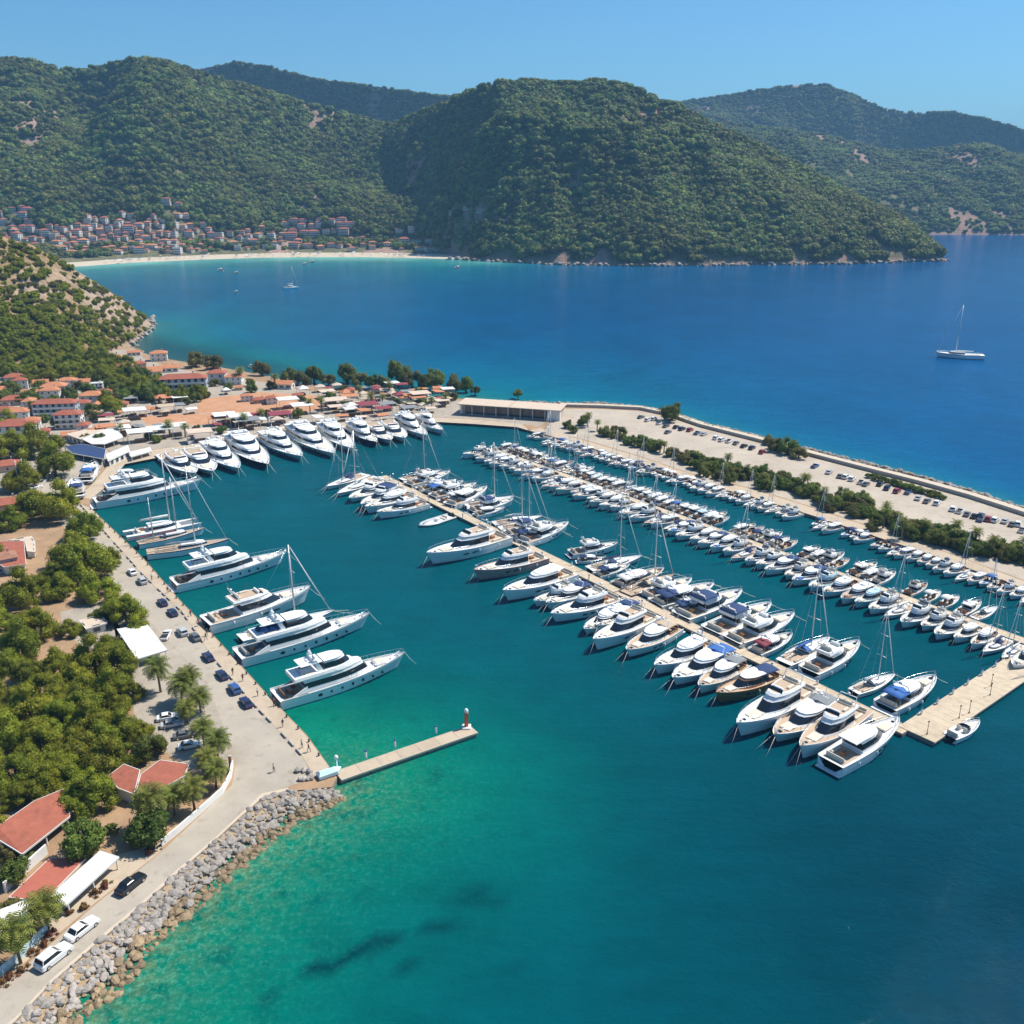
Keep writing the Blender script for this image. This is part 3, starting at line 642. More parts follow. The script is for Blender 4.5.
def disc_patch(mb, x, y, z, rx, rz_, m, n=10, d=.03):
    s_ = 1 if y > 0 else -1
    a = [(x + rx * math.cos(2 * math.pi * k / n), y + s_ * d, z + rz_ * math.sin(2 * math.pi * k / n)) for k in range(n)]
    b2 = [(q[0], y - s_ * .2, q[2]) for q in a]
    mb.rings([b2, a] if s_ < 0 else [b2[::-1], a[::-1]], m)
def ms(name, mb): return mb.mesh(name)
def lines(L, B, fb, k=2):
    mb = MB()
    for s_ in ((1, -1) if k == 2 else (1,)):
        mb.tube([(L / 2 - .4, s_ * .12, fb * 1.3), (L / 2 + 1.2, s_ * .5, fb * .5), (L / 2 + 2.6, s_ * .8, -.1)], .035, M['rope'], 3)
    return mb
def fenders(zf, bf, xs_, sides=(1, -1)):
    o = []
    for x in xs_:
        for s_ in sides:
            mb = MB(); o.append(('fender', mb)); y = s_ * (float(bf(x)) + .26); z = float(zf(x))
            mb.lathe([(.03, -.75), (.13, -.68), (.13, -.15), (.03, -.06)], M['dome'], (x, y, z - .3), 6); mb.tube([(x, y, z - .36), (x, s_ * float(bf(x)), z + .02)], .02, M['rope'], 3)
    return [(a, b_.mesh(a)) for a, b_ in o]
PROTO = {}
def proto_super(key, L=31, B=6.8, side='gel', deck='deckw', tender=False, domes=True, cockpit='teak', hardtop=True):
    fb = 2.15; H, D, zf, bf = hull_parts(L, B, fb, .42, side, 'boot2', deck, .34, 16, 2.3, .93, .075)
    P = []
    # stern platform and steps
    H.box((-L / 2 - .7, 0, .35), (1.5, B * .86, .22), M['gel'])
    subs = []
    for i in range(7):
        for s_ in (1, -1):
            mb = MB(); x = -L * .22 + i * L * .083; y = s_ * (float(bf(x)) * .985 + .115 - .02)
            if i in (0,): disc_patch(mb, x, y, 1.12, .55, .32, M['glass'], 4 if 0 else 12)
            elif i in (3, 4): disc_patch(mb, x, y * .985, 1.3, .28, .34, M['glass'])
            else: disc_patch(mb, x, y * (.985 if x > 0 else 1), 1.2, .26, .26, M['glass'])
            subs.append(('porthole', ms('porthole', mb)))
    P.append(('hull', ms('hull', H), subs)); P.append(('deck', ms('deck', D)))
    b1, g1 = MB(), MB(); z0 = fb - .34
    z1 = house(b1, g1, -L * .30, L * .20, B * .80, z0 + .35, 2.35, .95, -.35, .09, (.30, .74), nose=.62)
    b1.rings([ring(-L * .30, L * .235, B * .84, z0, .6), ring(-L * .30, L * .225, B * .82, z0 + .36, .6)], M['gel'], cap1=False)
    # side wings sweeping aft over the cockpit
    for s_ in (1, -1):
        b1.add([(-L * .30, s_ * B * .42, z0 + .3), (-L * .41, s_ * B * .435, z0 + .3), (-L * .30, s_ * B * .40, z0 + 1.5), (-L * .30, s_ * B * .39, z0 + .3), (-L * .41, s_ * B * .405, z0 + .3), (-L * .30, s_ * B * .37, z0 + 1.5)], [(0, 1, 2)[::s_], (3, 5, 4)[::s_], (1, 4, 5, 2)[::s_], (0, 3, 4, 1)[::s_]], M['gel'])
    P.append(('main_cabin', ms('main_cabin', b1), [('window_band', ms('window_band', g1))]))
    b2, g2 = MB(), MB(); zt = z1
    b2.rings([ring(-L * .385, L * .085, B * .78, zt - .1, .5), ring(-L * .385, L * .095, B * .80, zt + .08, .5), ring(-L * .385, L * .07, B * .76, zt + .62, .5)], M['gel'])  # flybridge tub
    z2 = house(b2, g2, -L * .16, L * .055, B * .60, zt + .5, 1.75, 1.1, .1, .12, (.18, .78), nose=.5)
    P.append(('flybridge', ms('flybridge', b2), [('window_band', ms('window_band', g2))]))
    ar = MB()
    for s_ in (1, -1): ar.rings([[(x, s_ * B * .27 + q, z) for x, q in ((a_, -.09), (b_, -.09), (b_, .09), (a_, .09))] for a_, b_, z in ((-L * .20, -L * .165, zt + .55), (-L * .235, -L * .21, z2 + .55))], M['gel'])
    ar.bbox((-L * .222, 0, z2 + .5), (.8, B * .56, .22), M['gel'], .08)
    if hardtop: ar.bbox((-L * .25, 0, z2 - .03), (L * .16, B * .58, .14), M['gel'], .05)
    if domes:
        for s_ in (1, -1): ar.lathe([(.2, 0), (.42, .15), (.42, .5), (.25, .8), (.02, .9)], M['dome'], (-L * .222, s_ * B * .18, z2 + .72), 10)
    ar.tube([(-L * .222, 0, z2 + .7), (-L * .235, 0, z2 + 2.6)], [.09, .05], M['gel'], 5); ar.box((-L * .228, 0, z2 + 1.5), (.2, 1.3, .12), M['dome'])
    P.append(('radar_arch', ms('radar_arch', ar)))
    cpt = MB(); cpt.box((-L * .385, 0, z0 + .02), (L * .17, B * .72, .05), M[cockpit])
    for i, (xx_, zz) in enumerate(((-L * .475, .62), (-L * .487, .5), (-L * .499, .4))): cpt.box((xx_ - .35 + .3, 0, zz), (.5, B * .5, .9 - .28 * i), M[cockpit])
    P.append(('cockpit_floor', ms('cockpit_floor', cpt)))
    st = MB(); seat(st, -L * .445, 0, z0 + .06, .9, B * .5, 'brownc' if cockpit == 'teak' else 'cush', 'r'); st.bbox((-L * .40, 0, z0 + .06), (1.1, 1.8, .7), M['varnish'], .05)
    for yy in (-1.4, 1.4): seat(st, -L * .365, yy, z0 + .06, 1.6, .8, 'brownc' if cockpit == 'teak' else 'cush')
    seat(st, -L * .31, 0, zt + .63 - .5, 1.0, B * .5, 'cush', 'r'); seat(st, -L * .27, B * .22, zt + .3, 2.2, .9, 'greyc'); seat(st, -L * .27, -B * .22, zt + .3, 2.2, .9, 'cush')
    P.append(('seating', ms('seating', st)))
    fd = MB(); zx = float(zf(L * .31)) - .34
    fd.bbox((L * .285, 0, zx), (L * .085, B * .40, .38), M['gel'], .12); fd.bbox((L * .285, 0, zx + .38), (L * .07, B * .34, .1), M['cush'], .04)
    fd.bbox((L * .39, 0, float(zf(L * .39)) - .34), (1.0, .9, .16), M['gel'], .05); fd.bbox((L * .43, .4, float(zf(L * .43)) - .34), (.5, .3, .35), M['steel'], .08); fd.bbox((L * .43, -.4, float(zf(L * .43)) - .34), (.5, .3, .35), M['steel'], .08)
    P.append(('foredeck_sunpad', ms('foredeck_sunpad', fd)))
    P.append(('railing', ms('railing', rail(zf, bf, L * .02, L * .485, .85, .02, 12, .045))))
    if tender:
        td = MB(); zz = zt + .7
        for i in range(6): td.bbox((-L * .33 + i * .9, (-1) ** i * .7, zz), (1.3, 1.5, .55 + .2 * (i % 3)), M['blue' if i % 2 else 'navy'], .2, .4 * i)
        P.append(('boat_cover', ms('boat_cover', td)))
    P.append(('mooring_line', ms('mooring_line', lines(L, B, fb * 1.2))))
    PROTO[key] = (P, L, B)
def proto_motor(key, L=14, B=4.2, fly=True, side='gel', deck='deckw', canopy=None, boot='boot', hardtop=False, band=(.3, .82), small=False, arch=True, cush='cush'):
    fb = .088 * L + .12; H, D, zf, bf = hull_parts(L, B, fb, .5, side, boot, deck, .2, 11 if small else 13, 2.75, .92, .08)
    P = []; H.box((-L / 2 - .4, 0, .25), (.9, B * .84, .14), M['gel' if side != 'varnish' else 'teak'])
    subs = []
    if not small:
        for s_ in (1, -1):
            mb = MB()
            for x in (L * .0, L * .1): disc_patch(mb, x, s_ * float(bf(x)) * (.99 if x == 0 else .975) + s_ * .1, fb * .66, L * .036, .13, M['glass'], 8)
            subs.append(('hull_window', ms('hull_window', mb)))
    P.append(('hull', ms('hull', H), subs) if subs else ('hull', ms('hull', H))); P.append(('deck', ms('deck', D)))
    b, g = MB(), MB(); z0 = fb - .2; ch = .085 * L + .25; cw = B * .74
    zt = house(b, g, -L * .20, L * .22, cw, z0 + .1, ch, 1.5, -.1, .13, band, nose=.55, over=.05, body='gel' if side != 'varnish' else 'varnish', roofm='gel')
    b.rings([ring(-L * .22, L * .33, B * .78, z0 - .02, .7), ring(-L * .22, L * .29, B * .70, z0 + .2, .7)], M['gel'], cap0=False)
    P.append(('cabin', ms('cabin', b), [('window_band', ms('window_band', g))]))
    st = MB(); zc = z0 + .02
    st.box((-L * .34, 0, zc), (L * .26, B * .72, .03), M['teak'])
    seat(st, -L * .435, 0, zc + .03, .6, B * .62, cush, 'r', .36); seat(st, -L * .33, B * .27, zc + .03, L * .12, .5, cush, None, .36); st.bbox((-L * .33, -.1, zc + .03), (.9, .8, .5), M['varnish'], .05)
    fx = MB()
    if fly:
        f = MB(); f.rings([ring(-L * .27, L * .055, cw * .86, zt - .01, .5), ring(-L * .27, L * .075, cw * .92, zt + .15, .5), ring(-L * .27, L * .05, cw * .84, zt + .5, .5)], M['gel'])
        f.rings([ring(-L * .25, L * .03, cw * .74, zt + .505, .5), ring(-L * .25, L * .03, cw * .74, zt + .51, .5)], M['teak' if L > 15 else 'deckw'])
        seat(f, -L * .20, 0, zt + .5, .6, cw * .6, cush, 'r', .3); seat(f, -L * .12, cw * .25, zt + .5, L * .08, .5, cush, None, .3); f.bbox((-L * .02, 0, zt + .45), (.5, cw * .5, .55), M['gel'], .12)
        f.add([(L * .02, -cw * .33, zt + .5), (L * .02, cw * .33, zt + .5), (-L * .0, cw * .3, zt + .95), (-L * .0, -cw * .3, zt + .95)], [(0, 1, 2, 3)], M['glass'])
        P.append(('flybridge', ms('flybridge', f)))
    if hardtop: b2 = MB(); b2.rings([ring(-L * .30, L * .03, cw * .9, zt + .02, .4), ring(-L * .30, L * .02, cw * .85, zt + .16, .4)], M['gel']); P.append(('hardtop', ms('hardtop', b2)))
    if arch:
        a = MB(); zb = zt + (.45 if fly else 0); top = zb + .065 * L
        a.tube([(-L * .20, cw * .42, zb - .3), (-L * .25, cw * .36, top), (-L * .25, -cw * .36, top), (-L * .20, -cw * .42, zb - .3)], .09, M['gel'], 5, False)
        a.lathe([(.12, 0), (.26, .1), (.26, .25), (.03, .4)], M['dome'], (-L * .25, 0, top + .05), 8); a.tube([(-L * .25, .5, top), (-L * .27, .5, top + 1.6)], .025, M['steel'], 4)
        P.append(('radar_arch', ms('radar_arch', a)))
    if canopy:
        c_ = MB(); zz = z0 + ch * .95 + (.0 if not fly else .9); x0, x1 = (-L * .43, -L * .14) if not fly else (-L * .26, -L * .02); hw = cw * .5
        rs = []
        for i in range(5):
            x = x0 + (x1 - x0) * i / 4; k = .18 * math.sin(math.pi * i / 4)
            rs.append([(x, hw * q, zz + k + .22 * (1 - q * q)) for q in (-1, -.6, 0, .6, 1)] + [(x, hw * q * .98, zz + k - .05 + .22 * (1 - q * q)) for q in (1, .6, 0, -.6, -1)])
        c_.rings(rs, M[canopy], smooth=True)
        for x in (x0 + .1, x1 - .1):
            for s_ in (1, -1): c_.tube([(x, s_ * hw * .97, zz - .02), (x + .2, s_ * hw, z0 + .1)], .03, M['steel'], 4)
        P.append(('canopy', ms('canopy', c_)))
    zx = float(zf(L * .31)) - .2
    st2 = MB(); st2.bbox((L * .27, 0, zx), (L * .13, B * .34, .22), M[cush if cush != 'brownc' else 'cush'], .08); st2.bbox((L * .40, 0, float(zf(L * .4)) - .2), (.5, .5, .12), M['glass'], .04); st2.bbox((L * .445, 0, float(zf(L * .44)) - .2), (.35, .35, .25), M['steel'], .06)
    P.append(('seating', ms('seating', st))); P.append(('foredeck_sunpad', ms('foredeck_sunpad', st2)))
    P.append(('railing', ms('railing', rail(zf, bf, L * .0, L * .48, .6, .02, 7, .035 if not small else .03))))
    if not small:
        P += fenders(zf, bf, (-L * .3, -L * .05))
        P.append(('mooring_line', ms('mooring_line', lines(L, B, fb))))
    PROTO[key] = (P, L, B)
def proto_open(key, L=8, B=2.7, canopy=None, side='gel', cush='cush', deck='deckw'):
    fb = .95; H, D, zf, bf = hull_parts(L, B, fb, .4, side, 'boot2', deck, .16, 10, 2.5, .9, .08)
    P = [('hull', ms('hull', H)), ('deck', ms('deck', D))]
    b, g = MB(), MB(); z0 = fb - .16
    b.rings([ring(-L * .02, L * .36, B * .7, z0, .65), ring(0, L * .30, B * .6, z0 + .32, .65)], M['gel'], cap0=False)
    f = [(L * .10, 0, z0 + .3), (L * .06, B * .28, z0 + .3), (-L * .06, B * .38, z0 + .25)]; up = [(x - .45, y * .9, z + .5) for x, y, z in f]
    pts = [(x, -y, z) for x, y, z in f[:0:-1]] + f; pu = [(x, -y, z) for x, y, z in up[:0:-1]] + up; n = len(pts)
    g.add(pts + pu, [(i, i + 1, n + i + 1, n + i) for i in range(n - 1)], M['glass'])
    P.append(('cabin', ms('cabin', b), [('windshield', ms('windshield', g))]))
    st = MB(); st.box((-L * .24, 0, z0 + .015), (L * .42, B * .7, .03), M['teak']); seat(st, -L * .42, 0, z0 + .04, .6, B * .66, cush, 'r', .35); seat(st, -L * .1, B * .2, z0 + .04, .6, .6, cush, 'r', .4); seat(st, -L * .1, -B * .2, z0 + .04, .6, .6, cush, 'r', .4)
    P.append(('sunpad', ms('sunpad', MB().bbox((L * .2, 0, z0 + .3), (L * .16, B * .34, .1), M[cush], .04))))
    P.append(('seating', ms('seating', st)))
    o = MB(); o.bbox((-L * .5 - .25, 0, .1), (.45, .4, 1.0), M['black'], .12); P.append(('outboard_motor', ms('outboard_motor', o)))
    if canopy:
        c_ = MB(); hw = B * .42; zz = z0 + 1.75; x0, x1 = -L * .38, -L * .02
        rs = [[(x, hw * q, zz + k - .2 * q * q) for q in (-1, -.5, .5, 1)] + [(x, hw * q, zz + k - .05 - .2 * q * q) for q in (1, .5, -.5, -1)] for x, k in ((x0, -.12), ((x0 + x1) / 2, .08), (x1, -.12))]
        c_.rings(rs, M[canopy], smooth=True)
        for x in (x0, x1):
            for s_ in (1, -1): c_.tube([(x, s_ * hw * .98, zz - .32), ((x + x0 + x1) / 3 - .3, s_ * B * .44, z0 + .1)], .025, M['steel'], 4)
        P.append(('canopy', ms('canopy', c_)))
    P.append(('railing', ms('railing', rail(zf, bf, L * .1, L * .47, .4, .02, 5, .03))))
    PROTO[key] = (P, L, B)
def proto_sail(key, L=13, B=3.9, side='gel', deck='deckw', cover='navy', mast=1.25, sails=True, dodger='navy', boot='boot2', two=False, deckh=False):
    fb = .08 * L + .1; H, D, zf, bf = hull_parts(L, B, fb, .3, side, boot, deck, .12, 14, 1.8, .78, .06, 'boot2' if side == 'gel' else None)
    P = [('hull', ms('hull', H)), ('deck', ms('deck', D))]; z0 = fb - .12
    b, g = MB(), MB(); house(b, g, -L * .10, L * .24, B * .58, z0, .55 if not deckh else 1.3, 1.2, .1, .12, (.3, .75), nose=.6, over=0)
    P.append(('cabin', ms('cabin', b), [('window_band', ms('window_band', g))]))
    st = MB(); st.box((-L * .27, 0, z0 + .01), (L * .30, B * .34, .03), M['teak'])
    for s_ in (1, -1): seat(st, -L * .27, s_ * B * .27, z0, L * .26, .5, 'teak', None, .3)
    st.tube([(-L * .36, 0, z0), (-L * .36, 0, z0 + .9)], .08, M['steel'], 5); st.tube([(-L * .36 + .05, .45 * math.cos(a), z0 + .9 + .45 * math.sin(a)) for a in np.linspace(0, 6.283, 9)], .03, M['steel'], 4)
    P.append(('seating', ms('seating', st)))
    def rigging(mx, hm, suffix=''):
        r = MB(); zb = z0 + .5; zt = zb + hm
        r.tube([(mx, 0, z0), (mx - .012 * hm, 0, zt)], [.13 * L / 13, .085 * L / 13], M['alu'], 6)
        sp_ = []
        for k in (.36, .66):
            s2 = MB(); zz = zb + hm * k; s2.tube([(mx, -B * .34 * (1.1 - k * .5), zz), (mx, B * .34 * (1.1 - k * .5), zz)], .05, M['alu'], 4); sp_.append(('spreader', ms('spreader', s2)))
        P.append(('mast', ms('mast', r), sp_))
        bm = MB(); bm.tube([(mx, 0, zb + 1.0), (mx - L * .36, 0, zb + 1.1)], .09, M['alu'], 5)
        P.append(('boom', ms('boom', bm), [('sail_cover', ms('sail_cover', MB().tube([(mx - .1, 0, zb + 1.75), (mx - .3, 0, zb + 1.25), (mx - L * .18, 0, zb + 1.32), (mx - L * .355, 0, zb + 1.25)], [.12, .24, .24, .12], M[cover], 6)))]))
        sy = MB(); sy.tube([(mx - .012 * hm, 0, zt), (-L * .48, 0, z0 + .3)], .02, M['steel'], 3)
        for s_ in (1, -1): sy.tube([(mx - .012 * hm, 0, zt - .3), (mx, s_ * B * .34 * .9, zb + hm * .36), (mx - .2, s_ * B * .46, z0)], .02, M['steel'], 3)
        P.append(('stay', ms('stay', sy)))
    hm = L * mast; rigging(L * .08, hm)
    if two: rigging(-L * .27, hm * .72)
    if sails: P.append(('furled_headsail', ms('furled_headsail', MB().tube([(L * .465, 0, z0 + .5), (L * .26, 0, z0 + .5 + hm * .5), (L * .08, 0, z0 + .5 + hm * .97)], [.07, .10, .04], M['sail'], 5))))
    if dodger:
        d = MB(); rs = [[(x, hw * q, z0 + .5 + hh * (1 - .5 * q * q)) for q in (-1, -.6, 0, .6, 1)] for x, hw, hh in ((-L * .02, B * .28, .1), (-L * .06, B * .30, .9), (-L * .14, B * .30, 1.05))]
        d.rings(rs, M[dodger], cap0=False, cap1=False, closed=False, smooth=True); P.append(('sprayhood', ms('sprayhood', d)))
    P.append(('railing', ms('railing', rail(zf, bf, -L * .46, L * .47, .6, .02, 12, .025))))
    P.append(('mooring_line', ms('mooring_line', lines(L, B, fb))))
    PROTO[key] = (P, L, B)
def proto_rib(key, L=5.5, B=2.2):
    tb = MB(); pth = [(-L / 2, B * .38, .3), (L * .1, B * .38, .32), (L * .33, B * .27, .4), (L * .47, 0, .5), (L * .33, -B * .27, .4), (L * .1, -B * .38, .32), (-L / 2, -B * .38, .3)]
    tb.tube(pth, [.18, .25, .25, .24, .25, .25, .18], M['greyc' if 0 else 'gel3'], 8)
    P = [('tube', ms('tube', tb))]
    f = MB(); f.rings([ring(-L * .46, L * .38, B * .45, -.2, .9), ring(-L * .46, L * .40, B * .62, .2, .9)], M['gel']); P.append(('floor', ms('floor', f)))
    c_ = MB(); c_.bbox((-L * .05, 0, .2), (.6, .6, .8), M['gel'], .1); P.append(('console', ms('console', c_))); c_ = MB(); seat(c_, -L * .25, 0, .2, .6, .9, 'cush', 'r'); P.append(('seat', ms('seat', c_)))
    o = MB(); o.bbox((-L * .5 - .1, 0, .1), (.4, .4, .95), M['black'], .12); P.append(('outboard_motor', ms('outboard_motor', o)))
    PROTO[key] = (P, L, B)
def proto_cat(key, L=13, B=6.8):
    P = []
    for s_ in (1, -1):
        H, D, zf, bf = hull_parts(L, 1.9, 1.35, .15, 'gel', 'boot2', 'deckw', .08, 12, 2.4, .7, .04)
        H.v = [(x, y + s_ * B * .36, z) for x, y, z in H.v]; D.v = [(x, y + s_ * B * .36, z) for x, y, z in D.v]
        for m_ in D.mats: pass
        P.append(('hull', ms('hull', H), [('deck', ms('deck', D))]))
    b, g = MB(), MB(); b.box((-L * .08, 0, .75), (L * .62, B * .66, .55), M['gel']); house(b, g, -L * .20, L * .20, B * .62, 1.28, 1.25, 1.1, .1, .12, (.3, .8), nose=.5)
    P.append(('cabin', ms('cabin', b), [('window_band', ms('window_band', g))]))
    st = MB(); seat(st, -L * .33, 0, 1.3, .7, B * .5, 'cush', 'r'); P.append(('seat', ms('seat', st))); st = MB().bbox((-L * .27, .4, 1.3), (.9, 1.2, .6), M['varnish'], .05); P.append(('table', ms('table', st)))
    tr = MB(); tr.box((L * .31, 0, 1.15), (L * .2, B * .56, .03), M['greyc']); P.append(('trampoline', ms('trampoline', tr)))
    hm = L * 1.35; r = MB(); r.tube([(L * .10, 0, 2.6), (L * .09, 0, 2.6 + hm)], [.14, .09], M['alu'], 6); P.append(('mast', ms('mast', r)))
    bm = MB(); bm.tube([(L * .10, 0, 3.9), (-L * .30, 0, 4.0)], .1, M['alu'], 5); P.append(('boom', ms('boom', bm), [('sail_cover', ms('sail_cover', MB().tube([(L * .08, 0, 4.3), (-L * .28, 0, 4.25)], [.28, .16], M['whitec'], 6)))]))
    P.append(('furled_headsail', ms('furled_headsail', MB().tube([(L * .47, 0, 1.6), (L * .10, 0, 2.4 + hm * .95)], .08, M['sail'], 5))))
    PROTO[key] = (P, L, B)
proto_super('super', 32); proto_super('super_t', 33, tender=True, cockpit='greyc'); proto_super('super_n', 30, side='gelteal', domes=True, deck='deckw', cockpit='teak', hardtop=False); proto_super('super_d', 29, side='navyhull', hardtop=True)
proto_motor('fly_big', 22, 5.6, True, band=(.28, .80)); proto_motor('fly_tan', 22, 5.6, True, deck='teak', side='gel'); proto_motor('fly', 15, 4.4, True); proto_motor('fly_c', 14, 4.2, True, canopy='navy'); proto_motor('fly_red', 19, 5., True, side='redhull')
proto_motor('sport', 15, 4.2, False, hardtop=True); proto_motor('sport_big', 20, 5.2, False, hardtop=True, arch=False); proto_motor('cruiser', 12, 3.8, False, canopy='navy'); proto_motor('cruiser_tan', 13, 3.9, False, canopy='tanc', deck='teak', cush='brownc')
proto_motor('cruiser_blue', 13, 4.0, False, canopy='blue'); proto_motor('wood', 17, 4.7, False, side='varnish', deck='teak', canopy='navy', arch=False, cush='brownc', boot='boot')
proto_motor('sm_a', 10, 3.3, False, canopy='navy', small=True); proto_motor('sm_b', 10.5, 3.5, True, small=True); proto_motor('sm_c', 10, 3.3, False, hardtop=True, small=True, cush='brownc'); proto_motor('sm_d', 11, 3.5, False, canopy='whitec', small=True, deck='teak')
proto_open('op_n', 8, 2.7, 'navy'); proto_open('op_w', 8, 2.7, 'whitec', cush='brownc'); proto_open('op_0', 8, 2.7, None, cush='brownc', deck='teak'); proto_open('op_b', 8.5, 2.8, 'blue')
proto_sail('sail'); proto_sail('sail_b', cover='blue', dodger='blue'); proto_sail('sail_w', cover='whitec', dodger='whitec', deck='deckw'); proto_sail('sail_n', side='navyhull', cover='tanc', dodger='tanc', deck='teak')
proto_sail('ketch', 26, 6.2, side='gel', deck='teak', cover='whitec', dodger=None, two=False, mast=1.0, deckh=True); proto_sail('schooner', 24, 5.8, side='gel', deck='teak', cover='maroon', dodger='navy', two=True, mast=.85, deckh=True)
proto_rib('rib'); proto_cat('cat')
LOOK = {'super': ('white superyacht with a radar arch and teak cockpit', 'yacht'), 'super_t': ('white superyacht with blue covers on its flybridge', 'yacht'), 'super_n': ('pale blue hulled superyacht', 'yacht'), 'super_d': ('dark navy hulled superyacht', 'yacht'),
  'fly_big': ('large white flybridge yacht', 'yacht'), 'fly_tan': ('large white yacht with teak side decks', 'yacht'), 'fly': ('white flybridge motor yacht', 'motor yacht'), 'fly_c': ('white flybridge yacht with navy canopy', 'motor yacht'), 'fly_red': ('flybridge yacht with faded red hull', 'motor yacht'),
  'sport': ('white hardtop sport yacht', 'motor yacht'), 'sport_big': ('large white hardtop sport yacht', 'yacht'), 'cruiser': ('white cabin cruiser with navy canopy', 'motor boat'), 'cruiser_tan': ('teak decked cruiser with tan canopy', 'motor boat'), 'cruiser_blue': ('white cabin cruiser with bright blue canopy', 'motor boat'), 'wood': ('varnished wooden motor boat with navy canopy', 'motor boat'),
  'sm_a': ('small white cruiser with navy canopy', 'motor boat'), 'sm_b': ('small white flybridge cruiser', 'motor boat'), 'sm_c': ('small white hardtop cruiser', 'motor boat'), 'sm_d': ('small teak decked cruiser with white canopy', 'motor boat'),
  'op_n': ('open motor boat with navy bimini', 'motor boat'), 'op_w': ('open motor boat with white bimini', 'motor boat'), 'op_0': ('open motor boat with brown seats', 'motor boat'), 'op_b': ('open motor boat with blue bimini', 'motor boat'),
  'sail': ('white sailing yacht with navy sail cover', 'sailboat'), 'sail_b': ('white sailing yacht with bright blue sail cover', 'sailboat'), 'sail_w': ('all white sailing yacht', 'sailboat'), 'sail_n': ('dark hulled sailing yacht', 'sailboat'), 'ketch': ('large teak decked sailing yacht', 'sailboat'), 'schooner': ('two masted sailing yacht', 'sailboat'), 'rib': ('grey inflatable dinghy', 'dinghy'), 'cat': ('white sailing catamaran', 'catamaran')}
KIND = {'yacht': 'yacht', 'motor yacht': 'motor_yacht', 'motor boat': 'motor_boat', 'sailboat': 'sailing_yacht', 'dinghy': 'dinghy', 'catamaran': 'catamaran'}
def boat(key, bow, stern, label, group=None, z=0, wide=1., high=None, over=None):
    P, L, B = PROTO[key]; dx, dy = bow[0] - stern[0], bow[1] - stern[1]; d = math.hypot(dx, dy); k = d / L; cat = LOOK[key][1]
    kz = (high if high else max(.75, min(1.25, k ** .7))) * (1.0 if cat in ('sailboat', 'catamaran', 'dinghy') else 1.2); wide = wide * (1.0 if cat in ('sailboat', 'catamaran', 'dinghy') else 1.07)
    t = thing(KIND[cat], label, cat, ((bow[0] + stern[0]) / 2, (bow[1] + stern[1]) / 2, z), math.atan2(dy, dx), group, (k, k * wide, kz))
    put(P, t, over); return t
def bpx(key, bow, stern, label, group=None, hb=1.8, hs=1.0, out=0, **kw):
    a, b = G(bow[0], bow[1], hb), G(stern[0], stern[1], hs); d = math.dist(a, b); dx, dy = (a[0] - b[0]) / d * out, (a[1] - b[1]) / d * out
    return boat(key, (a[0] + dx * .4, a[1] + dy * .4), (b[0] + dx, b[1] + dy), label, group, **kw)

# superyachts stern to the west quay, from the near end
WQG = 'yachts moored stern to along the west road quay'
bpx('super', (405, 654), (276, 702), 'white superyacht with teak cockpit, nearest the short beacon pier', WQG, 3, .8)
bpx('super_t', (370, 615), (238, 660), 'white superyacht with blue covers heaped on its flybridge', WQG, 3, .8)
bpx('sail_w', (334, 611), (240, 639), 'slender white sailing yacht hidden between two white superyachts', WQG, 1.5, 1, wide=.8)
bpx('fly_big', (311, 592), (206, 628), 'white flybridge yacht third from the beacon pier with tan foredeck', WQG, 2.5, .8)
bpx('super', (287, 553), (174, 587), 'long white superyacht beside the two masted sailing yachts', WQG, 3, .8)
bpx('ketch', (230, 541), (147, 555), 'long sailing yacht with dark bowsprit and one tall mast', WQG, 1.8, 1)
bpx('schooner', (205, 529), (138, 545), 'two masted sailing yacht with maroon sail covers', WQG, 1.8, 1)
bpx('cat', (200, 521), (125, 536), 'white sailing catamaran beside the two masted yacht', WQG, 1.5, 1, wide=.6)
bpx('super', (202, 481), (95, 505), 'white superyacht at the inner corner of the west quay', WQG, 3, .8)
bpx('fly', (158, 478), (106, 489), 'small white flybridge yacht squeezed behind the corner superyacht', WQG, 2, .8)
bpx('sport', (150, 471), (110, 479), 'white hardtop sport yacht at the corner steps of the quay', WQG, 2, .8)
# yachts along the north quay
NQ = [('fly_big', (195, 472), (167, 455), 'gel'), ('fly_big', (213, 470), (187, 450), 'gel'), ('super_n', (239, 467), (206, 446), 'teal'), ('super_d', (268, 463), (231, 438), 'navy'), ('super_n', (302, 455), (263, 436), 'teal'), ('super', (334, 452), (290, 428), 'gel'), ('super', (353, 447), (322, 427), 'gel'), ('super_d', (377, 441), (350, 427), 'navy'), ('fly_big', (391, 439), (366, 425), 'gel'), ('fly_big', (405, 437), (382, 423), 'gel'), ('super', (427, 434), (398, 420), 'gel'), ('super_n', (443, 429), (417, 420), 'teal')]
for i, (k, b_, s_, c_) in enumerate(NQ):
    bpx(k, b_, s_, {'gel': 'white', 'teal': 'pale blue hulled', 'navy': 'dark hulled'}[c_] + ' yacht, ' + ordn(i + 1) + ' from the left along the palm lined north quay', 'yachts moored stern to along the north quay', 3, .8, high=.74)
bpx('op_n', (188, 443.5), (193, 440), 'boat under a magenta canopy on the north quay edge', None, 2, 1.5, over={M['navy']: M['purple']}, z=1.2)
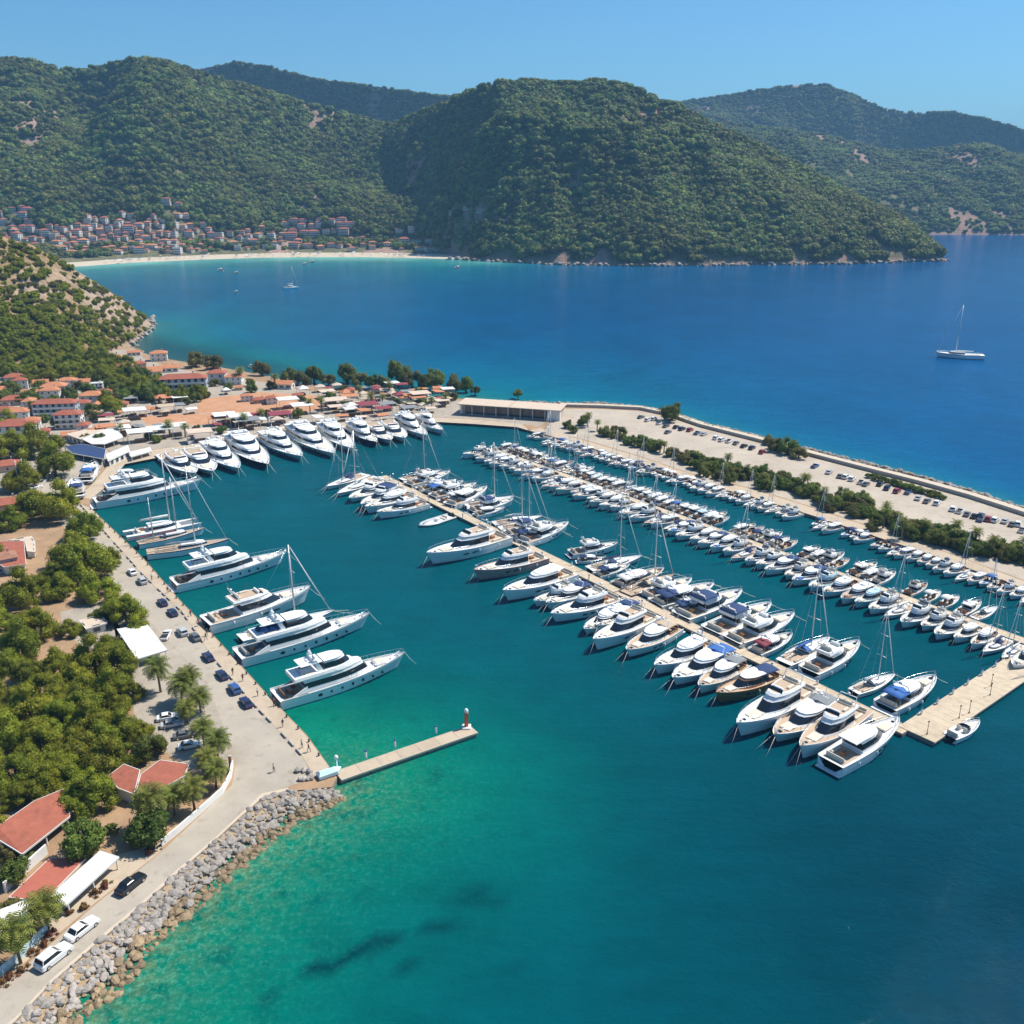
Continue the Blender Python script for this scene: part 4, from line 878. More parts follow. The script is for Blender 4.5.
# boats ashore on cradles
for (k, b_, s_, lb) in (('cruiser_blue', (96, 466), (86, 482), 'white boat with blue covers on a cradle beside the road bend'), ('cruiser', (74, 482), (78, 497), 'white boat propped ashore on a cradle at the quay corner')):
    bt = bpx(k, b_, s_, lb, None, 3, 2, z=QZ + 1.0)
    mb = MB()
    for x in (-3, 0, 3):
        for s2 in (1, -1): mb.tube([(x, s2 * 1.7, -.95), (x, s2 * .8, .2)], .1, M['steel'], 5)
        mb.box((x, 0, -1.0), (.25, 3.6, .14), M['steel'])
    t = thing('boat_cradle', 'steel cradle under the ' + ('blue covered boat beside the road bend' if k == 'cruiser_blue' else 'white boat at the quay corner'), 'cradle', (bt.location.x, bt.location.y, QZ + 1.02), bt.rotation_euler.z)
    link('frame', mb.mesh('frame'), t)

# near pontoon, west side (bows to lower left), far end first: type, bow, stern
W1 = [('sail', (327, 487), (368, 474)), ('sail_w', (338, 494), (381, 477)), ('sm_b', (350, 500), (391, 484)), ('fly_c', (362, 508), (402, 489)), ('fly', (378, 516), (428, 504)), ('sport', (366, 511), (415, 496)), ('rib', (420, 523), (454, 513)),
  ('fly_big', (428, 560), (508, 539)), ('fly_red', (475, 575), (546, 559)), ('sport_big', (504, 596), (574, 575)), ('sm_b', (535, 603), (580, 590)), ('cruiser', (547, 606), (592, 588)), ('fly', (552, 619), (619, 598)), ('sm_c', (585, 631), (624, 611)), ('cruiser', (597, 629), (638, 606)), ('fly_big', (594, 645), (655, 617)), ('cruiser_tan', (627, 654), (676, 627)),
  ('sport', (655, 671), (714, 644)), ('cruiser_blue', (673, 682), (733, 652)), ('cruiser_tan', (699, 690), (744, 663)), ('wood', (717, 696), (779, 675)), ('fly_big', (737, 731), (812, 690)), ('cruiser_tan', (774, 739), (836, 702)), ('fly_tan', (800, 753), (862, 711)), ('sport_big', (899, 723), (832, 766))]
WL = ['far end of the long pontoon, sailing yacht with navy sail cover, west side', 'white sailing yacht second from the far end, long pontoon west side', 'small flybridge cruiser between sailing yacht and navy canopied yacht, long pontoon', 'flybridge yacht with navy canopy, far west part of the long pontoon', 'white flybridge yacht last before the gap with a dinghy, long pontoon west', 'white sport yacht in the far cluster of the long pontoon, west side', 'grey dinghy alone in a gap on the west side of the long pontoon',
  'white yacht alone after the dinghy gap, west side of the long pontoon', 'flybridge yacht with faded red hull on the long pontoon', 'large white sport yacht beside the red hulled yacht', 'small white flybridge cruiser beside the large sport yacht, west side', 'cabin cruiser with navy canopy, first of its kind from the red hull', 'white flybridge yacht between two navy canopied cruisers', 'small hardtop cruiser with brown seats squeezed between flybridge yachts', 'cabin cruiser with navy canopy next to the largest mid pontoon flybridge', 'large white flybridge yacht beside the teak decked cruiser, mid pontoon', 'teak decked cruiser with tan canopy before the mid pontoon gap',
  'white hardtop yacht after the mid pontoon gap, west side', 'white cruiser with bright blue canopy, west side of the long pontoon', 'small teak cruiser beside the varnished wooden boat', 'varnished wooden motor boat with navy canopy on the long pontoon', 'largest white flybridge yacht near the pier head, beside the wooden boat', 'teak decked cruiser between two large yachts near the pier head', 'large white yacht with teak bow, second from the pier head', 'white sport yacht moored bow in, last before the pier head']
WG = 'boats on the west side of the long pontoon'
for (k, b_, s_), lb in zip(W1, WL):
    big = PROTO[k][1] > 16
    ov = {M['tanc']: M['greyc']} if k == 'cruiser_tan' and b_[0] > 690 else ({M['navy']: M['greyc']} if k == 'wood' and 0 else None)
    bpx(k, b_, s_, lb, WG, 2 if big else 1.4, 1, over=ov, out=-.6 if b_[0] > 890 else 1.1)
E1 = [('sail', (440, 471), (397, 481)), ('fly', (449, 475), (404, 487)), ('sm_b', (455, 482), (414, 491)), ('cruiser_blue', (462, 484), (422, 495)), ('fly', (475, 487), (428, 499)), ('sm_c', (478, 492), (438, 504)), ('sport', (486, 491), (446, 508)),
  ('sail_w', (513, 497), (462, 508)), ('fly_c', (512, 502), (466, 513)), ('sport', (503, 509), (470, 517)), ('sail_w', (541, 517), (488, 525)), ('sail_b', (549, 522), (494, 530)), ('fly_c', (554, 526), (501, 536)), ('cruiser', (560, 533), (508, 540)), ('fly', (567, 527), (518, 545)),
  ('fly', (616, 546), (565, 555)), ('sm_a', (605, 558), (572, 560)), ('sail', (640, 557), (584, 571)), ('cruiser', (628, 566), (592, 577)), ('sail_n', (673, 575), (621, 596)), ('sm_d', (662, 571), (612, 588)), ('sm_b', (690, 581), (640, 599)), ('cruiser', (712, 587), (650, 606)), ('fly_c', (740, 595), (676, 620)), ('cruiser', (716, 601), (668, 614)),
  ('fly_c', (769, 608), (706, 635)), ('fly', (792, 619), (726, 645)), ('sm_a', (790, 636), (750, 655)), ('sail_b', (828, 639), (779, 666)), ('fly', (857, 647), (804, 676)), ('sail_w', (893, 675), (848, 694)), ('cruiser_blue', (933, 681), (880, 711))]
EG = 'boats on the east side of the long pontoon'
for i, (k, b_, s_) in enumerate(E1):
    ov = {M['navy']: M['maroon']} if i == 27 else None
    lb = ('small cruiser with maroon canopy' if i == 27 else LOOK[k][0]) + ', ' + ordn(i + 1) + ' from far end, long pontoon east side'
    bpx(k, b_, s_, lb, EG, 2 if PROTO[k][1] > 16 else 1.4, 1, over=ov, out=1.8)
bpx('op_0', (979, 723), (950, 738), 'white open boat moored outside the bare pier head', None, 1, .8, over={M['brownc']: M['cush'], M['teak']: M['deckw']})
bpx('rib', (925, 710), (918, 715), 'tiny dinghy tied inside the corner of the pier head', None, .5, .5)
# second pontoon and tree lined quay: rows of boats by berth
def berth_row(a, b, side, off, lo, hi, gap, group, where, skip, keys, jit=.6, start=1):
    dx, dy = b[0] - a[0], b[1] - a[1]; L = math.hypot(dx, dy); ux, uy = dx / L, dy / L; vx, vy = (-uy * side, ux * side); s_ = start; n = 0
    while s_ < L - 2:
        k = keys[rnd.randrange(len(keys))]; ln = rnd.uniform(lo, hi) * (1 if PROTO[k][1] > 9 else .85); wd = ln * PROTO[k][2] / PROTO[k][1]
        kx = Qx(a[0] + ux * s_, a[1] + uy * s_)
        if any(p0 < kx < p1 for p0, p1 in skip): s_ += 1.5; continue
        if kx > 1060: break
        c0 = s_ + wd / 2; e = off + rnd.uniform(0, jit); sk = rnd.uniform(-.05, .05)
        st = (a[0] + ux * c0 + vx * e, a[1] + uy * c0 + vy * e); bw = (st[0] + (vx + sk * ux) * ln, st[1] + (vy + sk * uy) * ln)
        n += 1; ov = {}
        if rnd.random() < .35: ov[M['cush']] = M[rnd.choice(['brownc', 'tanc', 'blue', 'greyc'])]
        if rnd.random() < .15: ov[M['deckw']] = M[rnd.choice(['teak', 'gel2', 'tanc'])]
        if rnd.random() < .12: ov[M['gel']] = M[rnd.choice(['gel2', 'gel2', 'gelteal'])]
        can = None
        if rnd.random() < .25: can = rnd.choice(['tanc', 'greyc', 'maroon'])
        lb = LOOK[k][0]
        boat(k, bw, st, lb + ', ' + ordn(n) + ' ' + where, group, over=ov or None)
        s_ += wd + gap + rnd.uniform(0, .3) + (rnd.uniform(1, 4) if rnd.random() < .06 else 0)
def Qx(X_, Y_):
    dep = Y_ * cp - (0.9 - CAMZ) * sp; return 512 + FPX * X_ / dep
KM = ['sm_b', 'sm_b', 'sm_b', 'sm_c', 'sm_c', 'sm_d', 'sport', 'fly', 'fly', 'sail_w', 'sail', 'op_w', 'cruiser', 'sm_b', 'sport']
KS = ['sail_w', 'sm_b', 'sm_c', 'op_n', 'op_w', 'op_0', 'sm_d', 'sm_c', 'sm_d', 'op_w', 'sail', 'op_b', 'sm_b', 'sm_c']
berth_row(qA, qB, -1, 2.2, 11, 14.5, .1, 'boats on the near side of the thin pontoon', "on thin pontoon's near side from far end", [(846, 852), (962, 972)], KM, start=.5)
berth_row(qA, qB, 1, 2.2, 9.5, 12, .1, 'boats on the far side of the thin pontoon', "on thin pontoon's far side from far end", [(706, 722), (772, 790), (828, 836), (870, 893), (918, 926), (974, 1000), (1004, 1060)], KS, start=.5)
qb = nq[nq.index(G(560, 438, QZ)):]
for (a, b), sk, nmq in (((0, 7), [(812, 824)], None),):
    ra, rb_ = G(541, 433, QZ), G(813, 515, QZ)
    berth_row(ra, rb_, -1, .8, 8.2, 10.8, .1, 'boats moored along the tree lined quay', 'along tree lined quay from far end', [(806, 824)], KS, .8)
    berth_row(G(822, 518, QZ), G(1100, 613, QZ), -1, .8, 7.8, 10, .15, 'boats moored along the right part of the tree lined quay', 'along tree lined quay, right part', [(870, 882), (905, 909)], KS, .8)
bpx('fly', (868, 605.5), (893, 590), 'white flybridge yacht standing out beside a gap on the thin pontoon', None, 1.5, 1) if 0 else None
# boats out in the bay
bpx('cat' if 0 else 'ketch', (935, 352), (984, 357), 'white sailing yacht under way alone on the open blue sea', None, 3, 1.2, high=1.15, wide=1.4, over={M['teak']: M['deckw']})
bpx('cat', (299, 287.5), (284, 288.2), 'white catamaran anchored alone off the beach', None, .5, .5)
for i, (x, y, d) in enumerate(((220, 270.5, 4), (236, 273, 3), (236, 292, 3), (457, 268, 4), (163, 300, 4), (304, 264.5, 3), (185, 272, 3), (262, 270, 2.5), (140, 274, 3), (250, 367, 3.5), (312, 262, 3))):
    if i in (4, 6, 7, 8): continue
    bpx('op_w', (x - d / 2, y), (x + d / 2, y + .15 * d), ['tiny white motor boat off the middle of the beach', 'small open boat just right of the tiny white boat off the beach', 'small boat alone in the middle of the turquoise bay', 'white motor boat off the right end of the beach', 'small boat off the dry headland', 'small boat close in front of the red roofed beach hotel', 'small boat off the left part of the beach', 'small boat between the beach and the anchored catamaran', 'small boat near the beach beside the headland', 'small boat close behind the two round waterside trees', 'small boat closest to the sand at the middle of the beach'][i], 'small boats scattered in the bay', .4, .4, wide=1.2)
# ------------------------------------------------------------------ trees
def leaf_cloud(lobes, per, size, seed, up=.35, flat=.75):
    """leaf-sized quads spread on and in lumpy lobes; lobes = [(x, y, z, r), ...]"""
    g = np.random.default_rng(seed); Vs = []
    for x, y, z, r in lobes:
        n = int(per * r * r)
        d = g.normal(size=(n, 3)); d[:, 2] += up; d /= np.linalg.norm(d, axis=1)[:, None]
        rad = r * g.uniform(.72, 1.08, n)[:, None] * (1 + .22 * np.sin(d[:, :1] * 7 + x * 3) * np.cos(d[:, 1:2] * 6 + y))
        c = np.array((x, y, z)) + d * rad * (1, 1, flat)
        nn = d + g.normal(size=(n, 3)) * .45; nn /= np.linalg.norm(nn, axis=1)[:, None]
        a = np.cross(nn, g.normal(size=(n, 3))); a /= np.linalg.norm(a, axis=1)[:, None] + 1e-9; b = np.cross(nn, a)
        s1 = (size * g.uniform(.6, 1.3, n))[:, None]; s2 = s1 * g.uniform(.45, .8, n)[:, None]
        Vs.append(np.stack([c - a * s1, c - b * s2, c + a * s1, c + b * s2], 1))
    V = np.concatenate(Vs).reshape(-1, 3); F = np.arange(len(V)).reshape(-1, 4); return V, F
def core(lobes, k=.78, flat=.75):
    t = (1 + 5 ** .5) / 2; iv = np.array([(-1, t, 0), (1, t, 0), (-1, -t, 0), (1, -t, 0), (0, -1, t), (0, 1, t), (0, -1, -t), (0, 1, -t), (t, 0, -1), (t, 0, 1), (-t, 0, -1), (-t, 0, 1)], float); iv /= np.linalg.norm(iv[0])
    fc = [(0, 11, 5, 5), (0, 5, 1, 1), (0, 1, 7, 7), (0, 7, 10, 10), (0, 10, 11, 11), (1, 5, 9, 9), (5, 11, 4, 4), (11, 10, 2, 2), (10, 7, 6, 6), (7, 1, 8, 8), (3, 9, 4, 4), (3, 4, 2, 2), (3, 2, 6, 6), (3, 6, 8, 8), (3, 8, 9, 9), (4, 9, 5, 5), (2, 4, 11, 11), (6, 2, 10, 10), (8, 6, 7, 7), (9, 8, 1, 1)]
    return iv, [f[:3] for f in fc]
IV, IF = core([])
def crown_mesh(name, lobes, per, size, seed, m, flat=.75, kcore=.8):
    V, F = leaf_cloud(lobes, per, size, seed, flat=flat)
    Vl = [V]; tri = []; off = len(V)
    for x, y, z, r in lobes:
        Vl.append(np.array((x, y, z)) + IV * r * kcore * (1, 1, flat)); tri += [tuple(off + i for i in f) for f in IF]; off += 12
    V = np.concatenate(Vl); me = bpy.data.meshes.new(name); tri = np.array(tri, np.int32)
    me.vertices.add(len(V)); me.vertices.foreach_set('co', V.astype(np.float32).ravel())
    lp = np.concatenate([F.ravel(), tri.ravel()]).astype(np.int32); me.loops.add(len(lp)); me.loops.foreach_set('vertex_index', lp)
    me.polygons.add(len(F) + len(tri)); me.polygons.foreach_set('loop_start', np.concatenate([np.arange(len(F)) * 4, len(F) * 4 + np.arange(len(tri)) * 3]).astype(np.int32))
    me.materials.append(m); me.update(calc_edges=True); return me
def trunk_mesh(name, h, r, lobes, m, lean=(0, 0)):
    mb = MB(); top = (lean[0], lean[1], h)
    mb.tube([(0, 0, -.6), (lean[0] * .3, lean[1] * .3, h * .45), top], [r, r * .75, r * .4], m, 7)
    for x, y, z, rr in sorted(lobes, key=lambda q: -q[3])[:7]:
        k = .55 + .3 * ((x * 7 + y * 3) % 1)
        b0 = (lean[0] * k, lean[1] * k, h * k); mb.tube([b0, ((b0[0] + x) / 2, (b0[1] + y) / 2, (b0[2] + z) / 2 - .2), (x, y, z)], [r * .4, r * .28, r * .12], m, 5)
    return mb.mesh(name)
TREES = {}
def mk_tree(key, n, spread, h, zr, lr, per, size, m, seed, hole=0, flat=.75, r=.3):
    g = random.Random(seed); lobes = []
    for i in range(n):
        a = g.uniform(0, 6.283); q = math.sqrt(g.random()) * spread; z = h + zr * (1 - (q / spread) ** 2) * g.uniform(.1, 1) + g.uniform(-.4, .4)
        if hole and i % 3 == 0: q = spread * g.uniform(.75, 1.0); z = g.uniform(lr * .8, h)
        lobes.append((q * math.cos(a), q * math.sin(a), z, lr * g.uniform(.65, 1.2)))
    TREES[key] = (crown_mesh('crown', lobes, per, size, seed, m, flat), trunk_mesh('trunk', h + zr * .5, r, lobes, M['trunk']))
mk_tree('pine0', 26, 3.1, 2.4, 3.4, 1.4, 190, .155, M['pine'], 1, 1, .85); mk_tree('pine1', 28, 3.4, 2.2, 3.6, 1.35, 190, .155, M['pine'], 2, 1, .85); mk_tree('pine2', 22, 2.6, 2.6, 4.0, 1.35, 190, .155, M['pine'], 3, 1, .85)
mk_tree('pine3', 32, 3.8, 2.2, 3.4, 1.35, 180, .16, M['pine'], 4, 1, .85); mk_tree('bright', 34, 3.6, 2.4, 5.2, 1.25, 220, .145, M['pinel'], 5, 1, .8)
mk_tree('broad0', 20, 1.9, 1.5, 2.6, 1.0, 210, .16, M['broad'], 6, 1, .9); mk_tree('broad1', 17, 1.6, 1.6, 2.8, .95, 210, .16, M['broad'], 7, 1, .9); mk_tree('olive', 18, 1.9, 1.4, 2.1, .95, 210, .155, M['dry'], 8, 1, .85)
mk_tree('shrub', 8, 1.1, .7, .7, .65, 220, .16, M['broad'], 9, r=.08); mk_tree('rust', 6, .8, .35, .3, .45, 300, .13, M['bush'], 10, r=.05)
mk_tree('scrub0', 12, 1.9, .8, 1.6, 1.05, 75, .30, M['pine'], 11, 1, .85); mk_tree('scrub1', 14, 2.3, 1.0, 2.0, 1.1, 75, .30, M['dry'], 12, 1, .85); mk_tree('scrub2', 18, 2.4, 1.4, 2.8, 1.15, 75, .30, M['pine'], 13, 1, .9)
def mk_palm(key, h, fl, n, seed):
    g = random.Random(seed); tr = MB(); tr.tube([(0, 0, -.4), (.1, .05, h * .5), (.25, .1, h)], [.30, .22, .24], M['palmtrunk'], 8)
    for i in range(10): tr.lathe([(.20, 0), (.34, .12), (.22, .2)], M['palmtrunk'], (.25, .1, h - .9 + .09 * i), 7)
    V = []; F = []
    for i in range(n):
        a = i * 2.39996 + g.uniform(-.2, .2); e0 = 1.35 - 1.75 * (i / n) + g.uniform(-.12, .12); L = fl * g.uniform(.85, 1.1); ns = 9
        p = np.array((.25, .1, h + .25)); e = e0; pts = []
        for k in range(ns + 1):
            pts.append((p.copy(), e)); p = p + L / ns * np.array((math.cos(a) * math.cos(e), math.sin(a) * math.cos(e), math.sin(e))); e -= .11 + .06 * k / ns * 2.2
        sd = np.array((-math.sin(a), math.cos(a), 0))
        for k in range(1, ns):
            (p0, e_), (p1, _) = pts[k], pts[k + 1]; ll = fl * .22 * math.sin(math.pi * min(.97, (k + .6) / (ns + .6))) ** .6
            for s_ in (1, -1):
                for q in (0,):
                    b0 = p0 + (p1 - p0) * q; b1 = b0 + (p1 - p0) * .8; f = (p1 - p0) / np.linalg.norm(p1 - p0)
                    t0 = b0 + s_ * sd * ll + f * ll * .55 - np.array((0, 0, ll * .3)); t1 = t0 + f * .05
                    j = len(V); V += [b0, b1, t1, t0]; F.append((j, j + 1, j + 2, j + 3))
    TREES[key] = (np_mesh('fronds', V, F, M['palm']), tr.mesh('trunk'))
mk_palm('palm0', 5.8, 3.7, 58, 1); mk_palm('palm1', 4.6, 3.7, 62, 2); mk_palm('palm2', 6.4, 3.3, 54, 3); mk_palm('palms', 4.2, 2.1, 34, 4)
KN = {'pine': ('pine_tree', 'pine tree'), 'brig': ('pine_tree', 'pine tree'), 'broa': ('broadleaf_tree', 'tree'), 'oliv': ('olive_tree', 'tree'), 'shru': ('shrub', 'shrub'), 'rust': ('shrub', 'shrub'), 'scru': ('pine_tree', 'pine tree'), 'palm': ('palm_tree', 'palm tree')}
def tree(key, xy, z, sc, label, group=None, rz=None, zs=1.):
    nm, cat = KN[key[:4]]; cr, tk = TREES[key]
    t = thing(nm, label, cat, (xy[0], xy[1], z), rnd.uniform(0, 6.28) if rz is None else rz, group, (sc, sc, sc * zs * rnd.uniform(.92, 1.1)))
    link('crown' if not key.startswith('palm') else 'fronds', cr, t); link('trunk', tk, t); return t

# pine grove on the left, spot by spot (picture position of the crown centre, crown width in pixels)
GROVE = [(10, 455, 44), (40, 448, 52), (55, 470, 40), (22, 482, 40), (35, 508, 44), (8, 520, 36), (60, 512, 44), (85, 530, 40), (72, 555, 50), (50, 575, 34), (20, 600, 44), (58, 588, 36), (88, 570, 56), (98, 590, 44), (110, 558, 24), (5, 625, 40), (35, 628, 46), (60, 662, 40), (22, 648, 44), (5, 662, 38), (48, 690, 46), (75, 680, 46), (95, 665, 48), (118, 668, 46), (128, 688, 34), (10, 700, 40), (30, 712, 48), (58, 720, 46), (85, 708, 46), (110, 705, 42), (10, 738, 44), (42, 745, 50), (72, 748, 50), (100, 738, 48), (122, 728, 40), (15, 772, 48), (48, 778, 46), (75, 772, 40), (104, 762, 48), (125, 752, 34), (30, 790, 40), (2, 795, 26), (3, 826, 30), (140, 725, 26), (125, 612, 42), (108, 645, 32), (138, 626, 22), (-12, 560, 40), (-15, 690, 40), (-18, 760, 44), (-15, 610, 40), (70, 625, 26), (28, 672, 40), (62, 700, 44), (90, 728, 44), (30, 735, 44), (58, 765, 44), (90, 748, 42), (112, 690, 40), (82, 690, 40), (5, 720, 40)]
for i, (px, py, wpx) in enumerate(GROVE):
    h = 3.8; xy = G(px, py, h); scale_px = (py - 180) * cp / (CAMZ - h); D_ = wpx / scale_px
    k = ['pine0', 'pine1', 'pine2', 'pine3'][i * 7 % 4]; wid = {'pine0': 8.2, 'pine1': 8.7, 'pine2': 7.2, 'pine3': 9.4}[k]
    tree(k, xy, QZ, D_ / wid * .98, 'rounded green pine tree standing in the dense grove left of the road', 'pines of the grove left of the road')
def one(key, px, py, wpx, w0, label, h=3., **kw):
    xy = G(px, py, h); return tree(key, xy, QZ, wpx / ((py - 180) * cp / (CAMZ - h)) / w0, label, **kw)
one('bright', 90, 792, 66, 9.8, 'bright yellow green pine rising beside the long red tiled roof', 4.5)
one('broad0', 150, 750, 36, 5.2, 'round green tree between the gravel yard and the red roofs')
one('broad0', 82, 842, 46, 5.4, 'bright green bushy tree below the long red roof'); one('broad1', 148, 832, 48, 4.8, 'bushy green tree inside the bend of the white wall'); one('shrub', 110, 832, 20, 3.2, 'small green shrub beside the bushy tree in the wall bend', 1.5)
one('broad1', 14, 870, 34, 4.8, 'leafy tree left of the red terrace'); one('olive', 6, 905, 30, 5.4, 'olive green tree at the left edge below the red terrace'); one('shrub', 30, 860, 18, 3.2, 'green shrub at the end of the long red roof', 1.)
one('olive', 8, 850, 30, 5.4, 'yellowish tree beside the eave of the long red roof'); one('broad0', 100, 585 + 30, 22, 5.2, 'low green tree behind the small kiosk'); one('broad0', 115, 608, 26, 5.2, 'green tree between the kiosk and the road'); one('olive', 110, 640, 24, 5.4, 'olive tree left of the white roofed canopy')
for i, (px, py, wpx, k) in enumerate([(158, 672, 32, 'palm0'), (180, 688, 34, 'palm1'), (190, 680, 28, 'palm2'), (199, 696, 30, 'palm1'), (186, 706, 26, 'palm1'), (202, 728, 32, 'palm0'), (216, 742, 34, 'palm1'), (206, 757, 30, 'palm1'), (214, 770, 32, 'palm1'), (192, 788, 36, 'palm0'), (172, 796, 34, 'palm1'), (150, 804, 42, 'palm0'), (44, 908, 46, 'palm1'), (15, 936, 46, 'palm0')]):
    hh = 6 if k != 'palm1' else 5
    lb = ['shaggy palm beside the white roofed canopy', 'palm at the upper end of the roadside palm row', 'tallest palm among the roadside palms', 'palm leaning over the road bend opposite the dark parked cars', 'short palm over the parked cars in the gravel yard', 'palm at the right edge of the gravel yard', 'broad palm where the road bends', 'palm right of the small red roofs', 'palm at the start of the white roadside wall', 'palm behind the curved white wall', 'palm between the red roofs and the white wall', 'largest palm at the corner of the red tiled roofs', 'palm between the white canopy and the white cars', 'palm at the lower left corner beside the blue fence'][i]
    one(k, px, py, wpx, {'palm0': 7.2, 'palm1': 7.2, 'palm2': 6.2}[k], lb, hh, group='palms beside the road')
for i, (px, py, wpx) in enumerate([(103, 892, 12), (95, 898, 12), (108, 886, 10), (85, 910, 13), (70, 915, 12), (50, 941, 12), (42, 950, 13), (34, 957, 12), (25, 972, 13), (14, 980, 13), (4, 988, 13), (55, 936, 10), (150, 855, 12), (152, 850, 10)]):
    one('rust', px, py, wpx, 2.2, 'low rust coloured shrub in the planting strip beside the road', .6, group='rust shrubs beside the road')
# promenade trees between the car park and the tree lined quay
PT = [(568, 424), (583, 421), (597, 427), (607, 432), (614, 428), (622, 436), (632, 440), (640, 438), (648, 445), (656, 444), (664, 449), (672, 452), (681, 455), (688, 460), (696, 457), (702, 466), (711, 462), (718, 469), (727, 466), (734, 473), (744, 472), (755, 470), (768, 477), (776, 480), (784, 476), (796, 483), (808, 484), (820, 497), (826, 503), (832, 500), (843, 497), (858, 510), (862, 498), (876, 519), (886, 517), (893, 520), (902, 526), (913, 524), (922, 531), (931, 532), (940, 530), (948, 538), (955, 535), (963, 540), (972, 543), (982, 546), (992, 546), (1002, 549), (1010, 551), (1018, 546), (1022, 556), (700, 459), (738, 468), (762, 481), (905, 531), (935, 537), (960, 544)]
PT += [(px + rnd.uniform(4, 8), py + rnd.uniform(1, 5)) for px, py in PT ]
PT += [(px + rnd.uniform(-4, 4), py + rnd.uniform(1, 6)) for px, py in PT[:56] if px > 690]
PT += [(x_, float(np.interp(x_, [620, 700, 760, 813, 873, 928, 1024], [433, 459, 476, 493, 514, 530, 557])) + rnd.uniform(-2, 2)) for x_ in np.arange(690, 1022, 9.5)]
for i, (px, py) in enumerate(PT):
    k = ['broad0', 'olive', 'palms', 'broad1', 'olive', 'broad1', 'broad0', 'olive'][(i * 5) % 8]; h = 3.5
    xy = G(px, py + 1, h - 1); s_ = rnd.uniform(.9, 1.25) * (1.0 if k != 'palms' else 1.0)
    tree(k, xy, QZ, s_, 'small ' + ('palm' if k == 'palms' else 'round leafy tree') + ' in the planted row between car park and moored boats', 'trees in the row beside the car park')
for i, (px, py, wpx, k) in enumerate([(672, 417, 24, 'broad0'), (775, 446, 22, 'olive'), (788, 449, 22, 'broad0'), (799, 454, 18, 'olive'), (769, 440, 14, 'olive'), (518, 393, 11, 'broad0')]):
    one(k, px, py, wpx, 5.2, ['dense round tree at the top end of the car park', 'left tree of the clump on the outer side of the car park', 'middle tree of the clump on the outer side of the car park', 'right tree of the clump on the outer side of the car park', 'smallest tree of the clump beside the sea wall', 'single round tree behind the long flat roofed building'][i])
for i in range(26):
    f = i / 25; px = 875 + 68 * f if i > 6 else 868 + 5 * i; py = 478 + (px - 870) * .30 + rnd.uniform(-1, 1)
    one('shrub', px, py, rnd.uniform(8, 13), 3.2, 'low green shrub against the sea wall behind the parked cars', 1., group='shrubs along the sea wall')
# waterside trees behind the village and trees along the north quay
NT = [(195, 363, 18, 'olive'), (213, 365, 18, 'olive'), (262, 371, 16, 'olive'), (290, 379, 16, 'broad0'), (303, 380, 16, 'olive'), (314, 378, 16, 'broad0'), (328, 380, 14, 'olive'), (347, 377, 20, 'broad1'), (360, 381, 16, 'olive'), (372, 383, 14, 'broad0'), (384, 383, 14, 'olive'), (397, 379, 22, 'broad0'), (412, 381, 18, 'olive'), (424, 384, 16, 'broad1'), (435, 383, 18, 'broad0'), (455, 386, 18, 'olive'), (466, 386, 14, 'broad1'), (475, 389, 10, 'olive')]
for i, (px, py, wpx, k) in enumerate(NT):
    one(k, px, py, wpx * 1.15, 5.2, 'waterside tree against the turquoise bay, ' + ordn(i + 1) + ' from the left', 3.5, group='trees on the bay shore behind the village', zs=1.2)
NQT = [(122, 435), (135, 431), (148, 438), (156, 441), (170, 436), (185, 436), (197, 430), (222, 432), (236, 425), (245, 428), (262, 421), (266, 415), (283, 416), (298, 416), (310, 411), (322, 411), (333, 408), (345, 408), (352, 410), (372, 408), (382, 406), (395, 404), (410, 408), (422, 404), (432, 408), (446, 404), (452, 399), (302, 402), (330, 398), (360, 396), (390, 395), (344, 391), (420, 394), (250, 385), (275, 388), (240, 383), (215, 385)]
for i, (px, py) in enumerate(NQT):
    k = ['palms', 'broad1', 'palms', 'olive', 'broad0'][(i * 3) % 5]
    one(k, px, py - 1, rnd.uniform(9, 14), 4.2 if k == 'palms' else 5., 'small ' + ('palm' if k == 'palms' else 'leafy tree') + ' among the cafe canopies behind the north quay', 2.2, group='trees behind the north quay')
VT = [(112, 410, 26, 'pine0'), (125, 396, 24, 'broad0'), (138, 394, 28, 'pine1'), (150, 398, 24, 'broad0'), (165, 392, 20, 'broad1'), (118, 385, 22, 'pine0'), (100, 380, 24, 'pine1'), (88, 392, 16, 'broad0'), (30, 400, 20, 'broad0'), (42, 410, 20, 'broad1'), (60, 425, 18, 'broad0'), (95, 418, 20, 'olive'), (105, 400, 18, 'broad1'), (174, 400, 16, 'olive'), (85, 440, 14, 'olive'), (100, 440, 14, 'broad0'), (8, 432, 30, 'pine2'), (130, 378, 20, 'pine2'), (142, 376, 18, 'broad0'), (160, 380, 14, 'broad1'), (205, 395, 12, 'olive'), (185, 402, 12, 'olive'), (50, 380, 20, 'pine0'), (75, 378, 20, 'pine1'), (28, 384, 18, 'pine2'), (70, 395, 14, 'broad0'), (14, 392, 16, 'broad0'), (228, 388, 12, 'broad1'), (252, 390, 12, 'broad0'), (272, 386, 14, 'olive')]
VT += [(rnd.uniform(-5, 130), rnd.uniform(362, 378), rnd.uniform(16, 24), rnd.choice(['pine0', 'pine1', 'pine2', 'pine3'])) for i in range(34)] + [(rnd.uniform(105, 200), rnd.uniform(384, 404), rnd.uniform(12, 20), rnd.choice(['pine0', 'broad0', 'broad1', 'pine2'])) for i in range(26)] + [(rnd.uniform(0, 100), rnd.uniform(384, 430), rnd.uniform(10, 16), rnd.choice(['broad0', 'broad1', 'olive'])) for i in range(22)]
for i, (px, py, wpx, k) in enumerate(VT):
    one(k, px, py, wpx, 8 if k.startswith('pine') else 5.2, 'green tree between the red roofed village houses', 2.5, group='trees among the village houses')
